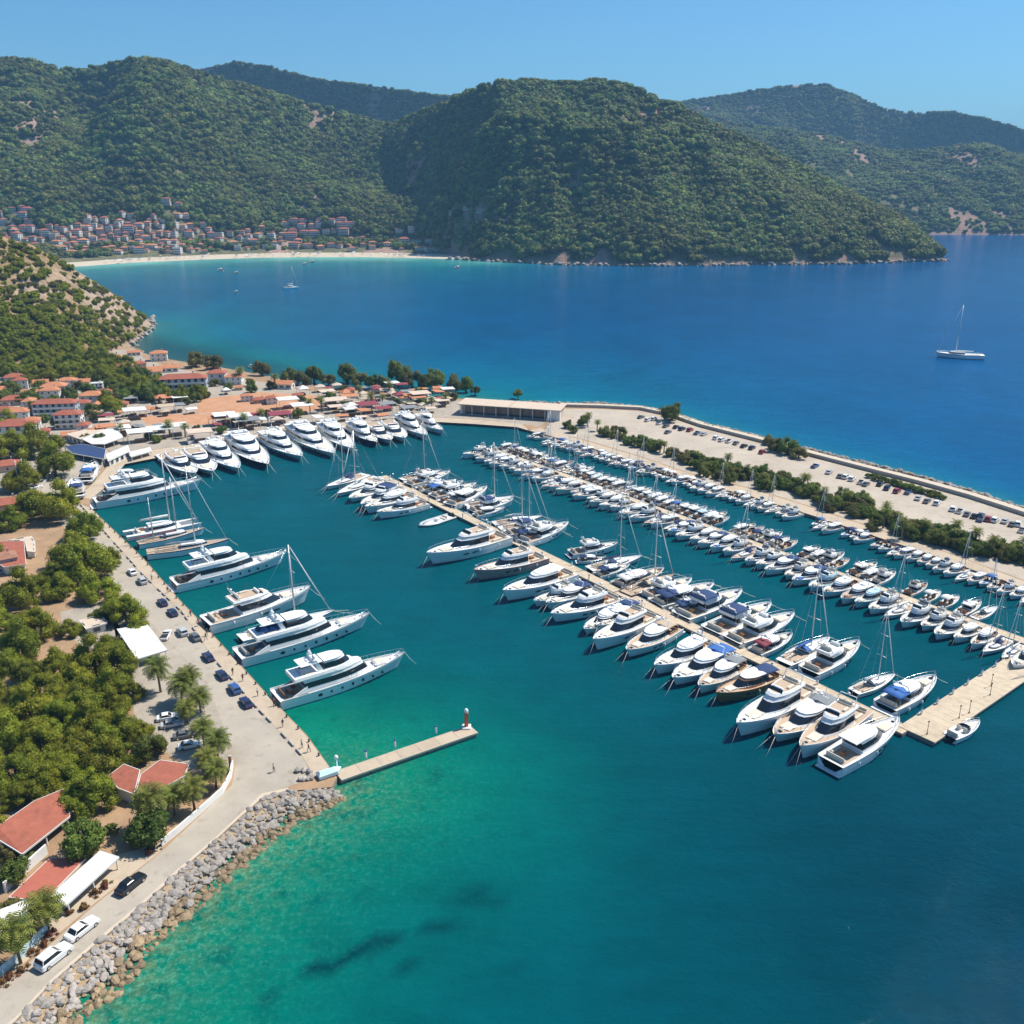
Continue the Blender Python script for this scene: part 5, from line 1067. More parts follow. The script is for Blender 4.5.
# headland trees
pts = []
for _it in range(14000):
    if len(pts) >= 420: break
    px, py = rnd.uniform(-25, 150), rnd.uniform(232, 372); q = hillF.hit(px, py)
    if q is None or q[2] < 3 or math.hypot(q[0], q[1]) > 830: continue
    upper = (py - 236) / (150.) ; dens = .25 + .75 * float(sm(.25, .6, (py - 236 - max(0, px) * .35) / 100.)); n = vnoise(q[0] / 26. + 3, q[1] / 26.)
    if n * .9 + dens * .8 < .47: continue
    if any((q[0] - a) ** 2 + (q[1] - b) ** 2 < (2.7 if dens > .7 else 3.6) ** 2 for a, b, c in pts): continue
    pts.append(q)
pts.sort(key=lambda q: math.hypot(q[0], q[1]) + q[2] * .5)
for q in pts[:150]:
    lo = q[2] < 30
    k = rnd.choice(['scrub2', 'scrub2', 'scrub0', 'pine1', 'pine0'] if lo else ['scrub0', 'scrub1', 'scrub2', 'scrub1'])
    tree(k, q, q[2] - .4, rnd.uniform(.9, 1.5) * (.85 if k.startswith('pine') else 1), ('rounded green pine in the dense wood low on' if lo else 'scattered dark green pine high on') + ' the dry headland slope', 'pines low on the headland' if lo else 'pines high on the headland')
HEADREST = pts[150:]

# ------------------------------------------------------------------ far forest (one mass, instanced crowns)
def crown_lowpoly(name, seed, sx, h):
    g = np.random.default_rng(seed); me = bpy.data.meshes.new(name); import bmesh
    bm = bmesh.new(); bmesh.ops.create_icosphere(bm, subdivisions=3, radius=1)
    for v in bm.verts:
        x, y, z = v.co; n = float(fbm(np.array(x * 1.6 + seed * 7.7 + z), np.array(y * 1.6 + z * 1.3), 3)); k = .62 + .85 * n
        v.co = (x * sx * k, y * sx * k, (z * .5 + .42) * h * (.8 + .4 * n))
    bm.to_mesh(me); bm.free(); me.materials.append(M['far']); o = bpy.data.objects.new(name, me); return o
def clump_far(name, seed):
    g = random.Random(seed); lobes = [(g.uniform(-.45, .45), g.uniform(-.45, .45), g.uniform(.22, .55), g.uniform(.34, .55)) for i in range(8)]
    V, F = leaf_cloud(lobes, 170, .13, seed, flat=.8); Vl = [V]; Fl = [F]; off = len(V)
    for x, y, z, r in lobes:
        Vl.append(np.array((x, y, z)) + IV * r * .85); Fl.append(np.array([(f[0], f[1], f[2], f[2]) for f in IF]) + off); off += 12
    V = np.concatenate(Vl); 
    me = bpy.data.meshes.new(name); quads = Fl[0]; tri = np.concatenate(Fl[1:])[:, :3]
    me.vertices.add(len(V)); me.vertices.foreach_set('co', V.astype(np.float32).ravel()); lp = np.concatenate([quads.ravel(), tri.ravel()]).astype(np.int32)
    me.loops.add(len(lp)); me.loops.foreach_set('vertex_index', lp); me.polygons.add(len(quads) + len(tri))
    me.polygons.foreach_set('loop_start', np.concatenate([np.arange(len(quads)) * 4, len(quads) * 4 + np.arange(len(tri)) * 3]).astype(np.int32))
    me.materials.append(M['far']); me.update(calc_edges=True); return bpy.data.objects.new(name, me)
FAR = [clump_far('far_crown', 21), clump_far('far_crown', 22), clump_far('far_crown', 23)]
def scatter(name, x, y, z, big, g, srcs):
    m = len(x)
    me = bpy.data.meshes.new(name); me.vertices.add(m); me.vertices.foreach_set('co', np.stack([x, y, z - .8], 1).astype(np.float32).ravel())
    for nm, arr in (('sc', big), ('rot', g.uniform(0, 6.28, m))):
        at = me.attributes.new(nm, 'FLOAT', 'POINT'); at.data.foreach_set('value', np.asarray(arr).astype(np.float32))
    at = me.attributes.new('pick', 'INT', 'POINT'); at.data.foreach_set('value', g.integers(0, len(srcs), m).astype(np.int32))
    o = struct(name, me, 'stuff'); ng = bpy.data.node_groups.new(name, 'GeometryNodeTree')
    ng.interface.new_socket('Geometry', in_out='INPUT', socket_type='NodeSocketGeometry'); ng.interface.new_socket('Geometry', in_out='OUTPUT', socket_type='NodeSocketGeometry')
    gi = ng.nodes.new('NodeGroupInput'); go = ng.nodes.new('NodeGroupOutput'); ip = ng.nodes.new('GeometryNodeInstanceOnPoints')
    jn = ng.nodes.new('GeometryNodeGeometryToInstance')
    for f in srcs:
        oi = ng.nodes.new('GeometryNodeObjectInfo'); oi.inputs['Object'].default_value = f; oi.inputs['As Instance'].default_value = True; ng.links.new(oi.outputs['Geometry'], jn.inputs[0])
    ng.links.new(gi.outputs[0], ip.inputs['Points']); ng.links.new(jn.outputs[0], ip.inputs['Instance']); ip.inputs['Pick Instance'].default_value = True
    def na(nm, ty):
        q = ng.nodes.new('GeometryNodeInputNamedAttribute'); q.data_type = ty; q.inputs[0].default_value = nm; return q.outputs[0]
    ng.links.new(na('pick', 'INT'), ip.inputs['Instance Index'])
    cx = ng.nodes.new('ShaderNodeCombineXYZ'); ng.links.new(na('rot', 'FLOAT'), cx.inputs[2]); ng.links.new(cx.outputs[0], ip.inputs['Rotation']); ng.links.new(na('sc', 'FLOAT'), ip.inputs['Scale'])
    ng.links.new(ip.outputs[0], go.inputs[0]); md = o.modifiers.new('scatter', 'NODES'); md.node_group = ng; print(name, m)
q_ = np.array(HEADREST); g_ = np.random.default_rng(44)
scatter('headland_wood', q_[:, 0], q_[:, 1], q_[:, 2], g_.uniform(.75, 1.35, len(q_)), g_, [bpy.data.objects.new('headland_crown', TREES[k][0]) for k in ('scrub0', 'scrub1', 'scrub2')])
def forest(name, hill, n, smin, smax, seed, keep=None, tmin=.0, tmax=1.06):
    g = np.random.default_rng(seed); az = g.uniform(*hill.az, n); rb, rr, zr = hill.cols(az)
    r = rb + g.uniform(tmin, tmax, n) * np.maximum(rr - rb, 5); z = hill.ht(az, r); x = r * np.sin(az); y = r * np.cos(az)
    ok = (z > 5) & (g.random(n) < (-.2 + 2.0 * fbm(x / 40., y / 40., 3)) * (1 - .8 * hill.rock(x, y))) & (np.abs(az) < R(33))
    if keep is not None: ok &= keep(x, y, z)
    x, y, z = x[ok], y[ok], z[ok]; scatter(name, x, y, z, smin + (smax - smin) * g.random(len(x)) ** 2.2, g, FAR)
TOWN = []
def town_keep(x, y, z):
    ok = np.ones(x.shape, bool)
    for a, b, r in TOWN:
        L_ = math.hypot(a, b); u_ = (a / L_, b / L_); dr = (x - a) * u_[0] + (y - b) * u_[1]; dl = -(x - a) * u_[1] + (y - b) * u_[0]
        ok &= ~((np.abs(dl) < r) & (dr < r) & (dr > -2.2 * r))
    return ok
# ------------------------------------------------------------------ houses
HOUSES = {}
def win(wd, ht, m='winglass'):
    f = MB(); f.box((0, -.02, 0), (wd + .2, .10, .12), M['plaster']); f.box((0, -.02, ht - .08), (wd + .2, .10, .1), M['plaster'])
    for s_ in (-1, 1): f.box((s_ * wd / 2, -.02, .125), (.1, .10, ht - .21), M['plaster'])
    g = MB(); g.box((0, 0, .05), (wd - .02, .06, ht - .1), M[m]); return f.mesh('window'), g.mesh('pane')
WIN = {k: win(*v) for k, v in (('s', (1.1, 1.3)), ('d', (1.8, 2.1)), ('w', (2.6, 1.5)))}
def mk_house(key, w_, d_, fl, wall, roof, kind='hip', balc=False, wk='s', fh=2.9):
    h = fl * fh; P = []; mb = MB(); mb.box((0, 0, -3), (w_, d_, h + 3), M[wall]); mb.box((0, 0, -3), (w_ + .15, d_ + .15, 3.3), M['stonew'])
    P.append(('wall', mb.mesh('wall'))); r = MB(); o = .55
    if kind == 'hip':
        a, b = w_ / 2 + o, d_ / 2 + o; k = min(a, b); rh = k * .42; z = h + .03
        A = [(-a, -b, z), (a, -b, z), (a, b, z), (-a, b, z)]; e = [(-(a - k) - .05, -(b - k) - .02, z + rh), ((a - k) + .05, -(b - k) - .02, z + rh), ((a - k) + .05, (b - k) + .02, z + rh), (-(a - k) - .05, (b - k) + .02, z + rh)]
        r.rings([[(x, y, z_ - .18) for x, y, z_ in A], A, e], M[roof])
    elif kind == 'gable':
        a, b = w_ / 2 + o, d_ / 2 + o; z = h + .03; rh = b * .45
        r.rings([[(-a, -b, z), (-a, -b, z - .15), (-a, 0, z + rh - .2), (-a, b, z - .15), (-a, b, z), (-a, 0, z + rh)], [(a, -b, z), (a, -b, z - .15), (a, 0, z + rh - .2), (a, b, z - .15), (a, b, z), (a, 0, z + rh)]], M[roof])
        mb2 = MB()
        for s_ in (-1, 1): mb2.add([(s_ * (w_ / 2 - .02), -d_ / 2, h), (s_ * (w_ / 2 - .02), d_ / 2, h), (s_ * (w_ / 2 - .02), 0, h + rh - .25)], [(0, 1, 2)], M[wall])
        P.append(('gable_wall', mb2.mesh('gable_wall')))
    else:
        r.box((0, 0, h + .02), (w_ + .2, d_ + .2, .2), M[roof])
        for s_ in (-1, 1):
            r.box((0, s_ * (d_ / 2 + .0), h + .223), (w_ + .22, .2, .55), M[wall]); r.box((s_ * (w_ / 2 + 0), 0, h + .223), (.2, d_ - .22, .55), M[wall])
        r.box((w_ * .25, d_ * .2, h + .223), (2.2, 1.8, 1.5), M[wall])
    ch = MB(); ch.box((w_ * .22, d_ * .1, h + .3), (.6, .6, min(w_, d_) * .22 + .9), M['stonew'])
    P.append(('roof', r.mesh('roof'), [('chimney', ch.mesh('chimney'))] if kind != 'flat' else []))
    W = []; f, p = WIN[wk]; n = max(2, int(w_ / 3.2))
    for k in range(fl):
        for i in range(n): W.append(((-w_ / 2 + w_ * (i + .5) / n, -d_ / 2 - .04, k * fh + .75), 0))
        for i in range(max(1, int(d_ / 4))):
            for s_ in (1, -1): W.append(((s_ * (w_ / 2 + .04), -d_ / 2 + d_ * (i + .5) / max(1, int(d_ / 4)), k * fh + .75), s_ * math.pi / 2))
    if balc:
        for k in range(1, fl):
            bm = MB(); bm.box((0, -d_ / 2 - .7, k * fh - .1), (w_ * .92, 1.35, .16), M['plaster']); bm.box((0, -d_ / 2 - 1.36, k * fh + .06), (w_ * .92, .06, .9), M['plaster'])
            P.append(('balcony', bm.mesh('balcony')))
    HOUSES[key] = (P, W, f, p)
def put_house(key, name, label, cat, loc, rz, sc=1., group=None, over=None, windows=True):
    P, W, f, p = HOUSES[key]; t = thing(name, label, cat, loc, rz, group, sc); put(P, t, over)
    if windows:
        for l, a in W:
            o = link('window', f, t); o.location = l; o.rotation_euler = (0, 0, a); link('pane', p, o)
    return t
mk_house('v1', 9, 7, 2, 'plaster', 'tile'); mk_house('v2', 12, 8, 2, 'plaster', 'tile2'); mk_house('v3', 8, 7, 1, 'cream', 'tile2', 'gable'); mk_house('v4', 15, 9, 3, 'plaster', 'tile', balc=True, wk='d'); mk_house('v5', 10, 7, 1, 'pinkp', 'tile')
mk_house('v6', 11, 9, 3, 'plaster', 'metalroof', 'flat', True, 'd'); mk_house('v7', 9, 8, 2, 'greyp', 'tile3'); mk_house('v8', 24, 9, 3, 'greyp', 'tile', balc=True, wk='d'); mk_house('v9', 16, 10, 4, 'plaster', 'tile3', 'flat', True, 'd'); mk_house('v10', 12, 7, 1, 'plaster', 'tile2', 'gable', wk='w')
# village houses left of the marina: key, picture spot of the roof centre, heading, scale, label
VH = [('v1', 14, 376, 20, 1.0, 'white house with red hip roof under the headland pines'), ('v3', 4, 388, 10, 1., 'low cream house at the left edge of the village'), ('v5', 13, 397, 15, 1., 'low pink house with red roof left of the village'), ('v10', 32, 391, 5, .8, 'low long house with tan roof behind the tall grey block'),
  ('v2', 54, 385, 12, .95, 'house with broad red roof below the pine wood'), ('v8', 55, 401, 8, .8, 'tall blue grey block with long red roof in the village'), ('v4', 68, 412, 10, .75, 'balconied block with two step red roof beside the tall grey block'), ('v2', 92, 394, 8, .9, 'red roofed house right of the long roofed block'), ('v1', 82, 402, 20, .8, 'small red roofed house squeezed before the long roofed block'), ('v5', 104, 390, 5, .8, 'low house with red roof beside the village trees'),
  ('v4', 16, 422, 8, 1.0, 'large house with pink red roof at the left edge above the trees'), ('v3', 84, 380, 10, .8, 'cream cottage below the headland wood'), ('v6', 97, 383, 15, .5, 'small white flat roofed house below the headland wood'), ('v5', 4, 408, 0, 1., 'low house at the left edge with tan roof'), ('v2', 112, 357, 12, 1., 'red roofed house on the shore under the headland tip'), ('v1', 125, 365, 25, .9, 'red roofed house with white wall behind the shore'),
  ('v10', 148, 369, 18, 1.2, 'long low orange roofed house by the bay shore'), ('v8', 183, 376, 12, .95, 'long red roofed hotel with dark balconies facing the marina'), ('v1', 217, 372, 5, 1., 'small red roofed house right of the long hotel'), ('v2', 234, 376, 0, .75, 'orange roofed house with blue awning near the bay shore'), ('v5', 138, 362, 30, .8, 'small shore house with red roof beside the rocks'), ('v10', 283, 382, -5, .9, 'low pale house under the waterside trees'),
  ('v7', 3, 556, 35, .7, 'grey sided house hidden behind the square red roof'), ('v5', 6, 462, 30, .9, 'tan roofed house between trees at the left edge'), ('v5', 7, 500, 30, .9, 'small pink roofed house between trees at the left edge'), ('v3', 30, 412, 5, .7, 'cream gabled cottage between village trees'), ('v5', 120, 402, 10, .7, 'low pink house before the village trees')]
for k, px, py, rz, sc, lb in VH:
    h = {'v4': 9.5, 'v8': 9.5, 'v6': 9, 'v9': 12}.get(k, 6 if k in ('v1', 'v2', 'v7') else 3.7) * sc; x, y = G(px, py, h + 1)
    put_house(k, 'hotel' if 'hotel' in lb or 'block' in lb else 'house', lb, 'hotel' if 'hotel' in lb or 'block' in lb else 'house', (x, y, QZ), R(rz), sc)
for i in range(130):
    px, py = (rnd.uniform(0, 125), rnd.uniform(380, 436)) if i < 85 else (rnd.uniform(112, 172), rnd.uniform(350, 367)) if i < 105 else (rnd.uniform(235, 460), rnd.uniform(384, 398))
    if py > 440 - .1 * px or (i >= 85 and i < 105 and py < 345 + abs(px - 112) * .2): continue
    x, y = G(px, py, 4)
    if any(abs(px - q[1]) < 12 and abs(py - q[2]) < 6.5 for q in VH): continue
    VH.append(('', px, py)); put_house(rnd.choice(['v1', 'v2', 'v3', 'v5', 'v10', 'v5']), 'house', 'small red roofed house among trees in the village', 'house', (x, y, QZ), R(rnd.choice([10, 15, 100, 20])), rnd.uniform(.6, .85) * (.75 if i > 104 else 1), 'small village houses')
# low red roofs and canopies beside the road, traced by their corners
def canopy(name, label, cat, corners, zs, m, thick=.22, posts=True, walls=None, pm='plaster', inset=.5, wins=True):
    """roof over corner points (picture positions on the roof's own height)"""
    P3 = [(*G(a, b, z), z) for (a, b), z in zip(corners, zs)]; n = len(P3); cx = sum(q[0] for q in P3) / n; cy_ = sum(q[1] for q in P3) / n
    t = thing(name, label, cat, (cx, cy_, QZ)); L_ = [(x - cx, y - cy_, z - QZ) for x, y, z in P3]
    area = sum(L_[i][0] * L_[(i + 1) % n][1] - L_[(i + 1) % n][0] * L_[i][1] for i in range(n))
    if area < 0: L_ = L_[::-1]
    mb = MB(); mb.rings([[(x, y, z - thick) for x, y, z in L_], L_], M[m]); link('roof', mb.mesh('roof'), t)
    fa = MB()
    for i in range(n):
        a, b = np.array(L_[i]), np.array(L_[(i + 1) % n]); d = b - a; nrm = np.array((d[1], -d[0], 0)); nrm /= np.linalg.norm(nrm)
        fa.add([tuple(a + nrm * .003 - (0, 0, thick + .12)), tuple(b + nrm * .003 - (0, 0, thick + .12)), tuple(b + nrm * .06 + (0, 0, .03)), tuple(a + nrm * .06 + (0, 0, .03)), tuple(a - nrm * .05 + (0, 0, .03)), tuple(b - nrm * .05 + (0, 0, .03))], [(0, 1, 2, 3), (3, 2, 5, 4)], M['plaster'])
    link('fascia', fa.mesh('fascia'), t)
    ins = [((x * (1 - inset / max(3, math.hypot(x, y)))), (y * (1 - inset / max(3, math.hypot(x, y)))), z) for x, y, z in L_]
    if posts:
        for i in range(n):
            a, b = ins[i], ins[(i + 1) % n]; k = max(1, int(math.dist(a[:2], b[:2]) / 4.5))
            for j in range(k):
                f = j / k; q = [a[c_] + (b[c_] - a[c_]) * f for c_ in range(3)]
                pm_ = MB(); pm_.box((q[0], q[1], 0), (.18, .18, q[2] - thick - .01), M[pm]); link('post', pm_.mesh('post'), t)
    if walls:
        k = walls; wl = [(x * k, y * k) for x, y, z in L_]; mb = MB(); mb.prism(wl, 0, min(q[2] for q in L_) - thick - .02, M['plaster']); link('wall', mb.mesh('wall'), t)
        for i in range(n if wins else 0):
            a, b = np.array(wl[i]), np.array(wl[(i + 1) % n]); L0 = np.linalg.norm(b - a)
            for j in range(int(L0 / 3.2)):
                c_ = a + (b - a) * (j + .5) / int(L0 / 3.2); o = link('window', WIN['d'][0], t); an = math.atan2(b[1] - a[1], b[0] - a[0]); o.rotation_euler = (0, 0, an)
                o.location = (c_[0] + math.sin(an) * .04, c_[1] - math.cos(an) * .04, .3); link('pane', WIN['d'][1], o)
    return t
canopy('tiled_pavilion', 'long red tiled roof on white posts under the bright pine', 'pavilion', [(63, 789), (70, 816), (22, 854), (-4, 838), (-2, 826), (34, 801)], [4.6, 3.4, 3.4, 4.2, 4.9, 5.0], 'tile', walls=None)
canopy('red_roofed_house', 'left red roof of the two beside the roadside palms', 'house', [(108, 776), (124, 764), (140, 770), (134, 794), (118, 788)], [4.2, 4.6, 4.4, 3.6, 3.8], 'tile', walls=.84, posts=False)
canopy('red_roofed_house', 'right red roof of the two beside the roadside palms', 'house', [(141, 774), (160, 760), (189, 764), (184, 776), (148, 796), (136, 792)], [4.4, 4.7, 4.2, 3.8, 3.6, 3.8], 'tile', walls=.84, posts=False)
canopy('terrace', 'open red paved terrace beside the white canopy', 'terrace', [(9, 897), (50, 858), (86, 858), (52, 893), (46, 902)], [1.5] * 5, 'redfloor', walls=.95, posts=False, wins=False)
canopy('canopy', 'long white canopy between the red terrace and the black car', 'canopy', [(49, 897), (100, 851), (119, 857), (66, 905)], [3.6, 3.6, 3.2, 3.2], 'metalroof')
canopy('canopy', 'white canopy in the corner behind the lower left palms', 'canopy', [(-6, 912), (28, 899), (40, 912), (8, 936), (-8, 936)], [3.4] * 5, 'metalroof')
canopy('canopy', 'large square white sheet roof beside the road and parked cars', 'canopy', [(117, 629), (147, 624), (167, 650), (137, 659)], [4.0, 4.0, 3.5, 3.5], 'metalroof', walls=.7)
canopy('kiosk', 'small green sided kiosk with tan roof before the grey yard', 'kiosk', [(79, 620), (103, 615), (107, 623), (86, 629)], [3.2] * 4, 'tanroof', walls=.85, posts=False)
canopy('house', 'house with square bright red roof among the grove pines', 'house', [(0, 541), (24, 541), (26, 564), (4, 567), (-6, 560)], [4.6, 4.6, 4., 4., 4.2], 'tile', walls=.85, posts=False)
canopy('house', 'flat tan roofed annex behind the square red roof', 'house', [(8, 540), (31, 536), (35, 542), (35, 552), (27, 551), (25, 541)], [3.2] * 6, 'tanroof', walls=.9, posts=False)
canopy('restaurant', 'low building with long flat tan roof beside the marina bend', 'restaurant', [(66, 434), (98, 426), (104, 430), (80, 439)], [4.2] * 4, 'tanroof', walls=.9, posts=False)
canopy('canopy', 'large white tent roof at the marina bend', 'canopy', [(82, 439), (106, 429), (116, 429), (124, 437), (104, 444), (92, 444)], [4.0, 4.6, 4.4, 3.8, 3.6, 3.6], 'metalroof')
canopy('canopy', 'blue canopy over the road end beside the white tent', 'canopy', [(64, 446), (84, 444), (106, 449), (104, 459), (72, 453)], [3.4] * 5, 'navy')
canopy('quay_office', 'pale flat roofed building on the inner quay corner', 'building', [(106, 454), (128, 445), (130, 451), (108, 461)], [3.6] * 4, 'metalroof', walls=.9, posts=False)
canopy('canopy', 'long grey canopy along the quay edge right of the corner building', 'canopy', [(129, 452), (150, 447), (152, 451), (131, 457)], [3.0] * 4, 'metalroof')
# the long building on the quay
bx0, by0 = G(459, 414, QZ); bx1, by1 = G(560, 421, QZ); ang = math.atan2(by1 - by0, bx1 - bx0); Lb = math.hypot(bx1 - bx0, by1 - by0)
t = thing('terminal_building', 'long flat beige roofed building with dark glass front on the quay', 'building', (bx0, by0, QZ), ang)
mb = MB(); mb.box((Lb / 2, 5.5, 0), (Lb - 1, 9, 4.9), M['tanroof']); mb.box((1.2, .8, 0), (.5, 1.2, 4.9), M['plaster']); mb.box((Lb - 3, .3, 0), (6, 1.6, 4.9), M['plaster']); link('wall', mb.mesh('wall'), t)
for s0, s1 in ((-.8, .505), (.512, 1.01)):
    mb = MB(); a, b = Lb * max(s0, -.005), Lb * s1; mb.rings([[(a, -1.6, 4.92), (b, -1.6, 4.92), (b, 10.6, 5.3), (a, 10.6, 5.3)], [(a, -1.6, 5.25), (b, -1.6, 5.25), (b, 10.6, 5.62), (a, 10.6, 5.62)]], M['tanroof']); link('roof', mb.mesh('roof'), t)
for i in range(14):
    mb = MB(); x = 2.5 + i * (Lb - 9.5) / 14; mb.box((x + 1.9, .93, .4), (3.2, .1, 3.9), M['winglass']); fr = link('window', MB().box((x + 1.9, .97, .2), (3.5, .08, 4.3), M['greyc']).mesh('window'), t); link('pane', mb.mesh('pane'), fr)
for i in range(9): link('post', MB().box((1 + i * (Lb - 2) / 8, -1.2, 0), (.22, .22, 4.9), M['plaster']).mesh('post'), t)
# cafe canopies and parasols behind the north quay
def gazebo(kind, m):
    mb = MB()
    if kind == 'tent': mb.rings([[(-2.6, -2.2, 2.5), (2.6, -2.2, 2.5), (2.6, 2.2, 2.5), (-2.6, 2.2, 2.5)], [(-2.6, -2.2, 2.8), (2.6, -2.2, 2.8), (2.6, 2.2, 2.8), (-2.6, 2.2, 2.8)], [(-.3, -.3, 3.9), (.3, -.3, 3.9), (.3, .3, 3.9), (-.3, .3, 3.9)]], M[m])
    else: mb.rings([[(-3.4, -2.2, 3.0), (3.4, -2.2, 2.8), (3.4, 2.2, 3.1), (-3.4, 2.2, 3.3)], [(-3.4, -2.2, 3.15), (3.4, -2.2, 2.95), (3.4, 2.2, 3.25), (-3.4, 2.2, 3.45)]], M[m])
    w_ = 2.4 if kind == 'tent' else 3.2
    return [('roof', mb.mesh('roof'))] + [('post', MB().box((sx * w_, sy * 2, 0), (.14, .14, 2.7), M['steel']).mesh('post')) for sx in (-1, 1) for sy in (-1, 1)] + [('table', MB().bbox((0, 0, 0), (3, 1.4, .75), M['varnish'], .05).mesh('table'))]
GZ = {(k, m): gazebo(k, m) for k in ('tent', 'flat') for m in ('whitec', 'tanc', 'maroon', 'greyc', 'metalroof', 'tanroof', 'tile2', 'blue')}
CN = {'whitec': 'white', 'tanc': 'tan', 'maroon': 'maroon', 'greyc': 'grey', 'metalroof': 'off white', 'tanroof': 'beige', 'tile2': 'orange', 'blue': 'blue'}
spots = []
g = random.Random(4)
for i in range(220):
    px = g.uniform(105, 452); lo, hi = 404 - (px - 105) * .045 + (6 if px < 200 else 0), 432 - (px - 105) * .055
    py = g.uniform(lo, hi) if g.random() < .7 else g.uniform(388, 400) - (3 if px > 300 else 0)
    if 198 < px < 322 and 391 < py < 416 or 140 < px < 216 and 413 < py < 427 or (px < 215 and py < 395): continue
    x, y = G(px, py, 3)
    if any((x - a) ** 2 + (y - b) ** 2 < 22 for a, b in spots): continue
    spots.append((x, y)); k = g.choice(['tent', 'flat', 'flat']); m = g.choice(['whitec', 'metalroof', 'tanroof', 'greyc', 'tanc', 'maroon', 'tile2', 'tile2', 'tile2', 'tanroof'])
    t = thing('cafe_canopy', CN[m] + (' peaked' if k == 'tent' else ' flat') + ' cafe canopy among small trees behind the north quay', 'canopy', (x, y, QZ), R(28 + g.choice([0, 90, 5, -8])), CN[m] + ' cafe canopies behind the north quay', g.uniform(.75, 1.25)); put(GZ[(k, m)], t)
for i, (px, py, m) in enumerate([(225, 420, 'whitec'), (240, 421, 'metalroof'), (176, 431, 'metalroof'), (160, 434, 'metalroof'), (140, 437, 'whitec'), (248, 425, 'greyc'), (280, 419, 'maroon'), (135, 415, 'metalroof'), (368, 409, 'maroon'), (302, 410, 'whitec'), (332, 405, 'tanroof'), (420, 398, 'tanroof'), (288, 404, 'metalroof'), (200, 437, 'tanroof')]):
    x, y = G(px, py, 3); t = thing('pergola', ['white', 'large off white', 'wide off white', 'off white', 'white', 'grey', 'maroon', 'off white', 'maroon', 'white', 'beige', 'beige', 'off white', 'beige'][i] + ' pergola roof, ' + ordn(i + 1) + ' of the big pergolas behind the quay', 'pergola', (x, y, QZ), R(28), 'big pergolas behind the north quay', 1.5); put(GZ[('flat', m)], t)
# ------------------------------------------------------------------ far beach town
mk_house('t1', 12, 9, 2, 'plaster', 'tile2', balc=True, wk='w'); mk_house('t2', 16, 10, 3, 'plaster', 'tile', balc=True, wk='w'); mk_house('t3', 10, 9, 2, 'cream', 'tile', wk='w'); mk_house('t4', 13, 10, 3, 'plaster', 'tanroof', 'flat', True, 'w'); mk_house('t5', 18, 10, 2, 'plaster', 'tile2', balc=True, wk='w'); mk_house('t6', 12, 9, 2, 'pinkp', 'tile2', wk='w'); mk_house('t7', 20, 10, 3, 'pinkp', 'tile', balc=True, wk='w')
g = random.Random(9); TP = []
def town_house(k, px, py, rz, sc, lb, grp='houses of the far beach town'):
    q = hillA.hit(px, py) ; qc = hillC.hit(px, py)
    if q is None: return
    if qc is not None and math.hypot(qc[0], qc[1]) < math.hypot(q[0], q[1]) and qc[2] > q[2] - 1: q = qc
    nb = {'t1': 10, 't2': 12, 't3': 7, 't4': 13, 't5': 11, 't6': 7, 't7': 12}[k]
    put_house(k, 'house', lb, 'house', (q[0], q[1], q[2] - .5), R(rz), sc, grp); TOWN.append((q[0], q[1], 8 * sc)); TP.append((px, py))
def try_house(x0, x1, y0, y1, n, ks, grp, lb, md=6.5):
    c_ = 0; it = 0
    while c_ < n and it < n * 40:
        it += 1; px, py = g.uniform(x0, x1), g.uniform(y0, y1)
        if any(abs(px - a) < md and abs(py - b) < md * .55 for a, b in TP): continue
        town_house(g.choice(ks), px, py, g.uniform(-30, 30), g.uniform(.6, .95), lb, grp); c_ += 1
ALL = ['t1', 't3', 't2', 't3', 't6', 't4', 't5', 't6', 't3']
try_house(-20, 60, 228, 256, 40, ALL, 'houses at the left end of the beach town', 'house in the dense left end of the far beach town')
try_house(-15, 38, 206, 226, 16, ['t1', 't6', 't6', 't2', 't3'], 'hillside houses above the left end of the beach town', 'reddish house climbing the wooded hillside above the beach town')
try_house(60, 212, 226, 254, 95, ALL, 'houses in the middle of the beach town', 'house in the crowded middle of the far beach town')
try_house(85, 185, 217, 228, 14, ['t1', 't2', 't5', 't3'], 'upper row houses of the beach town', 'house in the upper row of the far beach town')
try_house(212, 285, 234, 251, 22, ['t1', 't2', 't3', 't4', 't5'], 'houses at the right end of the beach town', 'house at the right end of the far beach town')
try_house(352, 440, 240, 252, 16, ['t1', 't2', 't3', 't5'], 'houses at the right corner of the bay', 'house among trees at the right corner of the bay', 7)
try_house(285, 352, 222, 250, 30, ['t7', 't7', 't2', 't6'], 'red roofed beach hotel blocks', 'block of the red roofed hotel behind the middle of the beach', 8)
for i, (px, py, k, sc) in enumerate([(165, 205, 't7', .9), (178, 208, 't7', .7), (262, 230, 't6', .9), (248, 232, 't1', .7), (336, 222, 't6', .7), (400, 232, 't5', .8), (412, 232, 't4', .9), (404, 244, 't2', 1.), (420, 245, 't2', 1.), (432, 246, 't1', .8), (452, 214, 't6', .8), (480, 213, 't6', .9), (466, 210, 't6', .7)]):
    town_house(k, px, py, 0, sc, ['large red villa alone on the wooded slope above the town', 'smaller red villa right of the large slope villa', 'pink tower like house above the middle of the beach', 'small pale house left of the pink tower house', 'small red house in the wood above the beach hotel', 'grey house left of the white tower at the bay corner', 'white tower block at the right corner of the bay', 'white hotel before the tower block', 'red roofed hotel right of the tower block', 'last house at the right end of the beach', 'red house above the right end of the beach', 'highest red house on the slope right of the beach', 'red house between two others on the slope right of the beach'][i], None)
